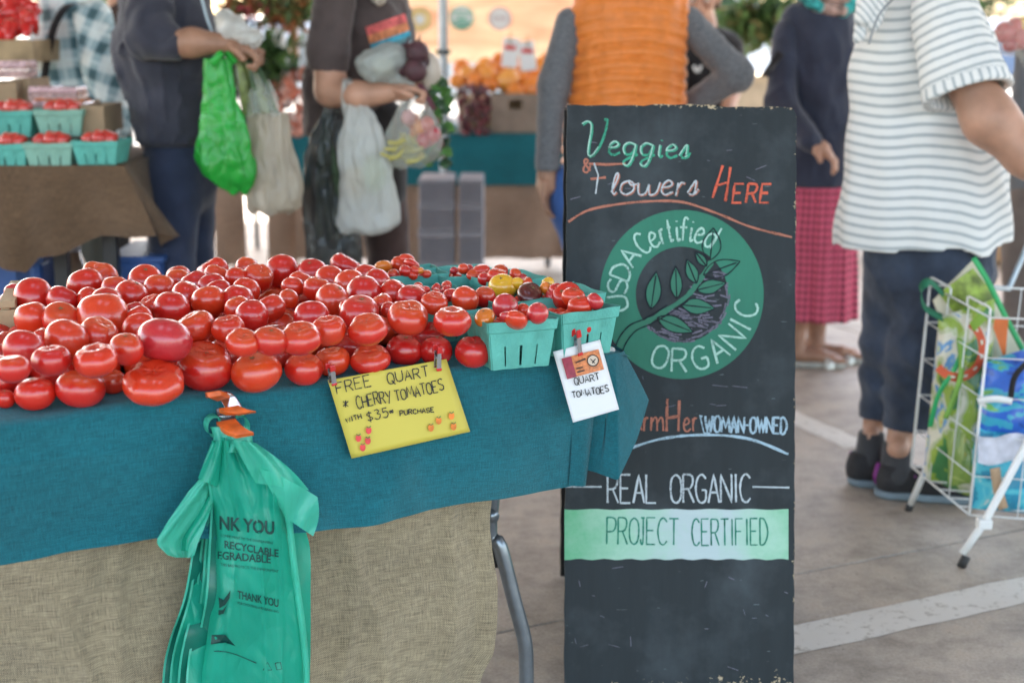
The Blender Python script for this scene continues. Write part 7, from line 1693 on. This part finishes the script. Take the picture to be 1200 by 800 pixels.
for (cx0, ww, cz, hh) in ((cxm - w * .32, w * .36, .5, 1), (cxm + w * .32, w * .36, .5, 1), (cxm, w * .28, .30, .60), (cxm, w * .28, .92, .16)): MB().box((cx0, Yk + .03, zc_ + fh * cz), (ww, .006, fh * hh)).build('front_panel', kb, gbx)
for s_ in (-1, 1): MB().box((cxm + s_ * w / 2, Yk + .12, zc_ + fh / 2), (.006, .19, fh)).build('side_panel', kb, gbx)
MB().box((cxm, Yk + .21, zc_ + fh / 2), (w, .006, fh)).build('back_panel', simple('box_inside_shade', (.05, .035, .03), .9), gbx)  # back board darkened to stand in for shade inside the box
gp = thing('grape_bunch', 'bunches of dark purple red grapes spilling over the teal table edge', 'grapes', (pk_(555, 130).x, Yk, zt_)); rr = random.Random(2)
gms = [simple('grape_dark', (.07, .008, .018), .3, .3, coat=.3), simple('grape_red', (.16, .015, .03), .3, .3, coat=.3)]
for i in range(110):
    t_ = rr.random(); x = 556 + rr.uniform(-21, 21) * (1 - .25 * t_) ; y = 100 + t_ * 56
    MB().ball(pk_(x, y, -.03 + rr.uniform(-.05, .05) + .12 * (1 - t_)), .0155, 8, 6).build('grape', gms[i % 2], gp, smooth=True)
for i, (x, y) in enumerate(((598, 62), (618, 66))):
    t = thing('price_card', 'white price card with red print standing %s in the citrus heap' % ('left' if i == 0 else 'right'), 'sign', pk_(x, y + 20, .1)); c = pk_(x, y, .1); MB().box(c, (qk(19), .003, qk(34)), Euler((-.15, .08 - .2 * i, 0)).to_matrix()).build('card', M['paper_white'], t)
    MB().box(c + Vector((0, -.004, qk(6))), (qk(13), .002, qk(5)), Euler((-.15, .08, 0)).to_matrix()).build('red_print', tr_, t); MB().box(c + Vector((0, -.004, -qk(8))), (qk(12), .002, qk(8)), Euler((-.15, .08, 0)).to_matrix()).build('picture_print', simple('pink_print%d' % i, (.55, .3, .32), .6), t); MB().tube([c + Vector((0, .003, qk(25))), c + Vector((0, .003, -qk(20)))], .004, 6).build('stick', M['wood'], t)
# sweet potatoes heap
rr = random.Random(6); spm = [simple('sweet_potato_%d' % i, c, .6, .3, 30) for i, c in enumerate(((.50, .15, .09), (.55, .24, .18), (.35, .10, .06), (.60, .42, .38)))]
for i in range(46):
    y = 84 + (i / 46) * 72 + rr.uniform(-3, 3); x = rr.uniform(319 + max(0, (110 - y)) * .5, 362); L = rr.uniform(.035, .055); dy = .35 * (1 - i / 46)
    o_ = MB().ball((0, 0, 0), (L, L * .55, L * .55), 10, 7).build('sweet_potato', spm[i % 4], None, smooth=True, center=False); o_.location = pk_(x, y, dy); o_.rotation_euler = (rr.uniform(-.6, .6), rr.uniform(-1, 1), rr.uniform(0, 3)); tag(o_, ('orange red', 'rosy tan', 'dark red', 'pale pink')[i % 4] + ' root vegetable in the heap between the two bag carrying people', 'sweet potato', 'root vegetables heaped on the back table')
# grey stacked crates on the floor before the stall
gc = simple('grey_crate_plastic', (.27, .27, .31), .55, .06, 20)
def vcrate(x0, x1, y0, y1, lab):
    a = at(x0, y1, 6.9); b = at(x1, y0, 6.9); t = thing('plastic_crate', lab, 'crate', ((a.x + b.x) / 2, 7.05, a.z)); w = b.x - a.x; h = b.z - a.z; cx_ = (a.x + b.x) / 2
    MB().box((cx_, 7.05, a.z + h / 2), (w * .94, .28, h * .97)).build('crate_shell', gc, t, bevel=.006)
    MB().box((cx_, 6.905, b.z - h * .10), (w, .022, h * .14)).build('rim', gc, t, bevel=.004); MB().box((cx_, 6.905, a.z + h * .06), (w, .02, h * .10)).build('base_rim', gc, t, bevel=.004)
    for i in range(7): MB().box((a.x + w * (.08 + .14 * i), 6.904, a.z + h * .5), (.007, .014, h * .78)).build('rib', gc, t)
zs_ = [209, 240, 271, 312, 352]
for k in range(4):
    vcrate(490, 533, zs_[k], zs_[k + 1], 'grey plastic crate, %s in the left stack below the teal table' % ('topmost', 'second from the top', 'third from the top', 'lowest')[k]); vcrate(537, 567, zs_[k], zs_[k + 1], 'grey plastic crate, %s in the right stack below the teal table' % ('topmost', 'second from the top', 'third from the top', 'lowest')[k])
# banner
bn = thing('banner', 'peach coloured farm banner with three round certification seals behind the citrus', 'banner', (0, 8.9, 1.2))
def banner_mat():
    m, nt, b, out = new_mat('peach_banner_vinyl'); mp = nt.nodes.new('ShaderNodeMapping'); mp.inputs['Rotation'].default_value = (0, .55, 0); mp.inputs['Scale'].default_value = (1.2, 1, 5); nt.links.new(geo(nt), mp.inputs[0])
    f = noise(nt, 1.5, 3, .5, mp.outputs[0], .5); c = ramp(nt, f, [(.3, (.62, .31, .19)), (.5, (.74, .46, .30)), (.62, (.80, .62, .42)), (.75, (.72, .45, .32))]); nt.links.new(c, b.inputs['Base Color']); b.inputs['Roughness'].default_value = .45
    t_ = nt.nodes.new('ShaderNodeBsdfTranslucent'); nt.links.new(c, t_.inputs[0]); ms = nt.nodes.new('ShaderNodeMixShader'); ms.inputs[0].default_value = .3; nt.links.new(b.outputs[0], ms.inputs[1]); nt.links.new(t_.outputs[0], ms.inputs[2]); nt.links.new(ms.outputs[0], out.inputs[0]); return m
pn = lambda x, y, dy=0: at(x, y, 8.9 + dy)
grid('vinyl', lambda u, v: pn(420 + 262 * u, -130 + 204 * v, .02 * math.sin(u * 22 + v * 6)), 50, 20, banner_mat(), bn)
grid('lower_strip', lambda u, v: pn(420 + 262 * u, 74 + 36 * v, .02 * math.sin(u * 22)), 50, 6, simple('pale_blue_grey_vinyl', (.42, .50, .58), .5, .35, 5, transl=.4), bn)
def disc(x, y, r, mat, dy, nm, a0=0, a1=6.283): 
    P = [pn(x, y, dy)] + [pn(x + r * math.cos(a), y + r * math.sin(a), dy) for a in np.linspace(a0, a1, 33)]; return mo(nm, P, [(0, i, i + 1) for i in range(1, 33)], mat, bn, False)
sw, sg, spk, sye = M['paper_white'], simple('seal_teal_green', (.08, .42, .30), .5), simple('seal_plum', (.38, .22, .28), .5), simple('seal_straw', (.78, .58, .26), .5)
disc(541, 21, 14.5, sg, -.03, 'round_seal'); disc(541, 21, 13, sw, -.034, 'seal_disc'); disc(541, 21, 13, sg, -.038, 'seal_half', .35, 2.8)
disc(586, 22, 13.5, spk, -.03, 'round_seal'); disc(586, 22, 12, sw, -.034, 'seal_disc'); disc(492, 23, 15, simple('seal_peach', (.66, .40, .24), .5), -.03, 'round_seal'); disc(492, 23, 13.5, sye, -.034, 'seal_disc'); disc(492, 23, 6, sw, -.038, 'seal_centre')
font_on('USDA', 531, 19, 6, lambda x, y: (pn(x, y, -.045), Vector((0, -1, 0))), sg, bn, .01, 20); font_on('ORGANIC', 530, 30, 5, lambda x, y: (pn(x, y, -.045), Vector((0, -1, 0))), sw, bn, .01, 22); font_on('CERTIFIED', 577, 24, 4, lambda x, y: (pn(x, y, -.045), Vector((0, -1, 0))), spk, bn, 0, 18)
# tent poles
def pole(x, Y_, lab, w=.038, yb=None):
    t = thing('tent_pole', lab, 'pole', (at(x, 100, Y_).x, Y_, 0)); X = at(x, 100, Y_).x
    MB().box((X - .011, Y_, 1.3), (.026, .03, 2.6)).build('outer_tube', simple('white_tube', (.72, .76, .80), .3) if 'white_tube' not in bpy.data.materials else bpy.data.materials['white_tube'], t, bevel=.004)
    MB().box((X + .012, Y_ - .002, 1.3), (.020, .032, 2.6)).build('inner_tube', M['grey_metal'], t, bevel=.004); MB().box((X, Y_ - .012, at(x, 61, Y_).z), (.075, .05, .02)).build('slider_clip', M['black_plastic'], t, bevel=.004); MB().box((X, Y_, .006), (.1, .1, .012)).build('foot_plate', M['grey_metal'], t); return t
pole(520, 7.35, 'white and grey tent pole standing in front of the peach banner'); pole(150, 9.6, 'distant white and grey tent pole behind the navy sweater'); pole(905, 9.6, 'distant tent pole right of the chalkboard')
X = at(870, 8, 9.6); t = thing('tent_crossbar', 'blue grey diagonal tent crossbar above the vendor', 'tent bar', X); MB().tube([at(850, -18, 9.6), at(905, 30, 9.6)], .03, 8).build('bar', simple('blue_grey_bar', (.30, .42, .52), .4), t, smooth=True)
# posts, signs and plants behind, left of centre
for i, (x0, x1, y0, y1, c, lab) in enumerate(((340, 349, 28, 84, (.70, .36, .22), 'narrow peach coloured board behind the root vegetables'), (352, 367, 34, 84, (.60, .64, .72), 'pale lilac white sign board next to the brown tee'), (322, 334, 34, 70, (.75, .75, .78), 'small white notice board above the plants'))):
    a = pk_(x0, y1, .8); b = pk_(x1, y0, .8); t = thing('sign_board', lab, 'sign', ((a.x + b.x) / 2, a.y, 0)); MB().box(((a.x + b.x) / 2, a.y, (a.z + b.z) / 2), (b.x - a.x, .015, b.z - a.z)).build('board', simple('board_paint_%d' % i, c, .6), t, bevel=.003); MB().tube([((a.x + b.x) / 2, a.y + .02, 0), ((a.x + b.x) / 2, a.y + .02, b.z - .02)], .012, 8).build('post', M['grey_metal'], t, smooth=True)
def foliage(t, pts, n, spread, size, mats, seed=0, nm='foliage'):
    rr = random.Random(seed); bm = [MB() for _ in mats]
    for i in range(n):
        c = Vector(rr.choice(pts)) + Vector((rr.gauss(0, spread[0]), rr.gauss(0, spread[1]), rr.gauss(0, spread[2]))); s = size * rr.uniform(.6, 1.3); e = Euler((rr.uniform(0, 6), rr.uniform(0, 6), rr.uniform(0, 6))).to_matrix()
        bm[i % len(mats)].add([c + e @ Vector(v) * s for v in ((-1, 0, 0), (-.3, .42, .1), (.5, .34, .05), (1.1, 0, 0), (.5, -.34, .05), (-.3, -.42, .1))], [(0, 1, 2, 3), (0, 3, 4, 5)])
    for k, b in enumerate(bm):
        if b.v: o_ = b.build(nm, mats[k], t); o_['kind'] = 'stuff'
g_ = [simple('leaf_a', (.045, .10, .025), .6, .4, 10, transl=.25), simple('leaf_b', (.09, .17, .04), .6, .4, 10, transl=.25), simple('leaf_c', (.02, .05, .018), .6, .3, 10)]
def bushy(name, lab, c, r, n, size, mats=g_, pot=True, seed=0, grp=None):
    t = thing(name, lab, 'plant', (c[0], c[1], 0), grp); C_ = Vector(c)
    if pot: MB().tube([(c[0], c[1], c[2] - r[2] * 1.6), (c[0], c[1], c[2] - r[2] * .7)], [.10, .13], 16).build('pot', simple('dark_pot', (.03, .03, .03), .6) if 'dark_pot' not in bpy.data.materials else bpy.data.materials['dark_pot'], t, smooth=True)
    foliage(t, [tuple(C_ + Vector((math.sin(k) * r[0] * .5, math.cos(k * 2) * r[1] * .5, math.sin(k * 3) * r[2] * .5))) for k in range(9)], n, (r[0] * .35, r[1] * .35, r[2] * .35), size, mats, seed); MB().tube([C_ - Vector((0, 0, r[2])), C_], .012, 6).build('stem', M['calyx'], t); return t
bushy('potted_plant', 'leafy green potted plant on the back table left of the root vegetables', tuple(pk_(303, 76, .4)), (.20, .12, .20), 620, .042)
bushy('potted_plant', 'second leafy plant close behind the cream carrier bag', tuple(pk_(318, 100, .3)), (.10, .08, .08), 160, .03, seed=2)
dm = [simple('dried_rust', (.32, .10, .03), .8, .5, 30), simple('dried_olive', (.12, .11, .03), .8, .5, 30), simple('dried_pink', (.45, .08, .10), .8, .5, 30), g_[1]]
gd = thing('dried_flower_garland', 'garland of rust, olive and pink dried flowers hanging above the back table', 'garland', pk_(320, 8, .3)); foliage(gd, [tuple(pk_(x, 12 + 7 * math.sin(x * .08), .3)) for x in range(262, 345, 4)], 420, (.03, .04, .035), .03, dm, 3); MB().tube([pk_(255, 6, .3), pk_(300, 4, .3), pk_(400, -4, .3)], .006, 6).build('cord', M['wood'], gd)
gd = thing('hanging_bouquet', 'upside down olive dried bouquet hanging beside the brown tee person', 'bouquet', pk_(343, 30, .3)); foliage(gd, [tuple(pk_(x, y, .3)) for x in (332, 340, 348, 354) for y in (0, 10, 20)] + [tuple(pk_(343, 30, .3))], 300, (.03, .04, .03), .032, [dm[1], g_[0], dm[0]], 4); MB().tube([pk_(343, 28, .3), pk_(344, 60, .3)], .016, 6).build('stem', dm[1], gd)
gd = thing('green_garland', 'loose green garland hanging right of the vendor', 'garland', at(890, 30, 9.2)); foliage(gd, [tuple(at(x, 26 + 9 * math.sin(x * .12), 9.2)) for x in range(846, 932, 4)] + [tuple(at(x, 40, 9.2)) for x in (880, 886, 892, 918)], 520, (.05, .05, .05), .05, [g_[1], g_[0], dm[1]], 5); MB().tube([at(840, 10, 9.2), at(935, 8, 9.2)], .008, 6).build('cord', M['wood'], gd)
# far right: low wooden stall seen between the legs, pale crates
t = thing('wooden_bench', 'low tan wooden bench in the background between the skirt and the striped tunic', 'bench', (1.9, 8.2, 0)); a = at(985, 316, 8.2)
MB().box((a.x + .25, 8.3, .32), (1.9, .4, .05)).build('seat', M['wood'], t); MB().box((a.x + .25, 8.12, .24), (1.9, .03, .10)).build('apron', simple('tan_board', (.40, .26, .15), .8), t)
for s_ in (-.6, 1.1): MB().box((a.x + s_, 8.3, .15), (.06, .36, .30)).build('leg', M['wood'], t)
t = thing('cardboard_box', 'tan carton standing in sunlight behind the cropped trousers', 'box', (at(1172, 310, 8.0).x, 8.0, 0)); c = t.location
MB().box((c.x, c.y, .22), (.5, .3, .42)).build('carton', simple('sunlit_carton', (.45, .27, .15), .85), t, bevel=.004); MB().box((c.x, c.y, .434), (.5, .06, .004)).build('tape', simple('brown_tape', (.3, .17, .08), .4), t)
# tables beyond on the right
t = thing('market_table', 'far market table with a pale cloth right of the vendor', 'table', (2.4, 10.2, 0)); a = at(895, 92, 10.2); 
MB().box((a.x + .1, 10.5, a.z), (1.2, .8, .04)).build('table_top', simple('pale_tan_top', (.50, .40, .28), .7), t); MB().box((a.x + .1, 10.12, a.z - .35), (1.2, .02, .66)).build('cloth_front', simple('pale_tan_cloth', (.48, .40, .30), .8), t)
for s_ in (-.5, .6): MB().box((a.x + s_, 10.7, a.z / 2), (.04, .04, a.z - .05)).build('leg', M['grey_metal'], t)
# parked cars, canopies and trees outside in the sun
def car(x, y, col, lab, rz=0):
    t = thing('parked_car', lab, 'car', (x, y, 0), 'cars parked outside the pavilion'); Mx = Matrix.Rotation(rz, 3, 'Z'); T_ = lambda a: Vector((x, y, 0)) + Mx @ Vector(a)
    prof = [(-2.2, .35), (-2.25, .75), (-2.0, .95), (-1.35, 1.02), (-.75, 1.42), (.75, 1.46), (1.45, 1.02), (2.1, .92), (2.25, .6), (2.2, .33)]
    V = []; Fc = []; n = len(prof)
    for yy, k in ((-.88, 1), (-.80, 1.0), (.80, 1), (.88, 1)):
        for (a, z) in prof: V.append(T_((a * (.985 if abs(yy) > .85 else 1), yy * (.80 if z > 1.1 else 1), z - (.02 if abs(yy) > .85 else 0))))
    for j in range(3):
        for i in range(n): Fc.append((j * n + i, j * n + (i + 1) % n, (j + 1) * n + (i + 1) % n, (j + 1) * n + i))
    Fc += [tuple(range(n))[::-1], tuple(3 * n + i for i in range(n))]; mo('body', V, Fc, simple('car_paint_%s' % lab[:5], col, .3, .03, coat=.6), t, False)
    gl_ = bpy.data.materials.get('car_glass') or simple('car_glass', (.03, .04, .05), .08, .1)
    for yy in (-.72, .72): mo('window', [T_((-1.2, yy * 1.14, 1.05)), T_((1.25, yy * 1.14, 1.05)), T_((.7, yy * 1.01, 1.38)), T_((-.7, yy * 1.01, 1.36))], [(0, 1, 2, 3)], gl_, t, False)
    for a in (-1.35, 1.4):
        for yy in (-.8, .8): w_ = MB().tube([T_((a, yy - .1, .32)), T_((a, yy + .1, .32))], .32, 20).build('wheel', M['black_rubber'], t); MB().tube([T_((a, yy - .105, .32)), T_((a, yy + .105, .32))], .19, 14).build('rim', M['silver'], w_)
    for yy in (-.6, .6): MB().box(T_((-2.22, yy, .72)), (.06, .3, .13), Mx).build('headlight', M['silver'], t, bevel=.01); MB().box(T_((2.18, yy, .78)), (.06, .26, .12), Mx).build('tail_light', M['red_plastic'], t, bevel=.01)
car(-3.2, 21, (.6, .6, .6), 'silver car parked in the sun behind the left stalls', .1); car(5.2, 24, (.75, .78, .8), 'white car parked in the sun right of the vendor', -.1); car(9.5, 26, (.08, .14, .25), 'dark blue car parked far right in the sun', .05)
for x, y, w, lab in ((-8, 32, 3.2, 'large leafy tree beyond the parking lot on the left'), (-2.3, 30, 2.8, 'broad green tree beyond the lot behind the banner'), (4.2, 31, 2.8, 'green tree beyond the lot behind the vendor'), (10, 34, 3.4, 'tall tree beyond the lot at the far right')):
    t = thing('broadleaf_tree', lab, 'tree', (x, y, 0)); MB().tube([(x, y, 0), (x + .1, y, 1.4), (x - .1, y, 2.8), (x + .2, y, 4.2)], [.24, .19, .15, .06], 10).build('trunk', simple('bark', (.10, .07, .05), .9) if 'bark' not in bpy.data.materials else bpy.data.materials['bark'], t, smooth=True)
    for k in range(5): MB().tube([(x, y, 1.6 + .3 * k), (x + math.cos(k * 2.2) * w * .5, y + math.sin(k * 2.2) * w * .5, 2.6 + .4 * k)], [.08, .02], 6).build('limb', bpy.data.materials['bark'], t, smooth=True)
    rr = random.Random(int(x * 10)); foliage(t, [(x + rr.gauss(0, w * .42), y + rr.gauss(0, w * .4), 2.9 + rr.gauss(0, w * .33)) for _ in range(34)], 5200, (.32, .32, .3), .13, g_, int(x), 'crown')
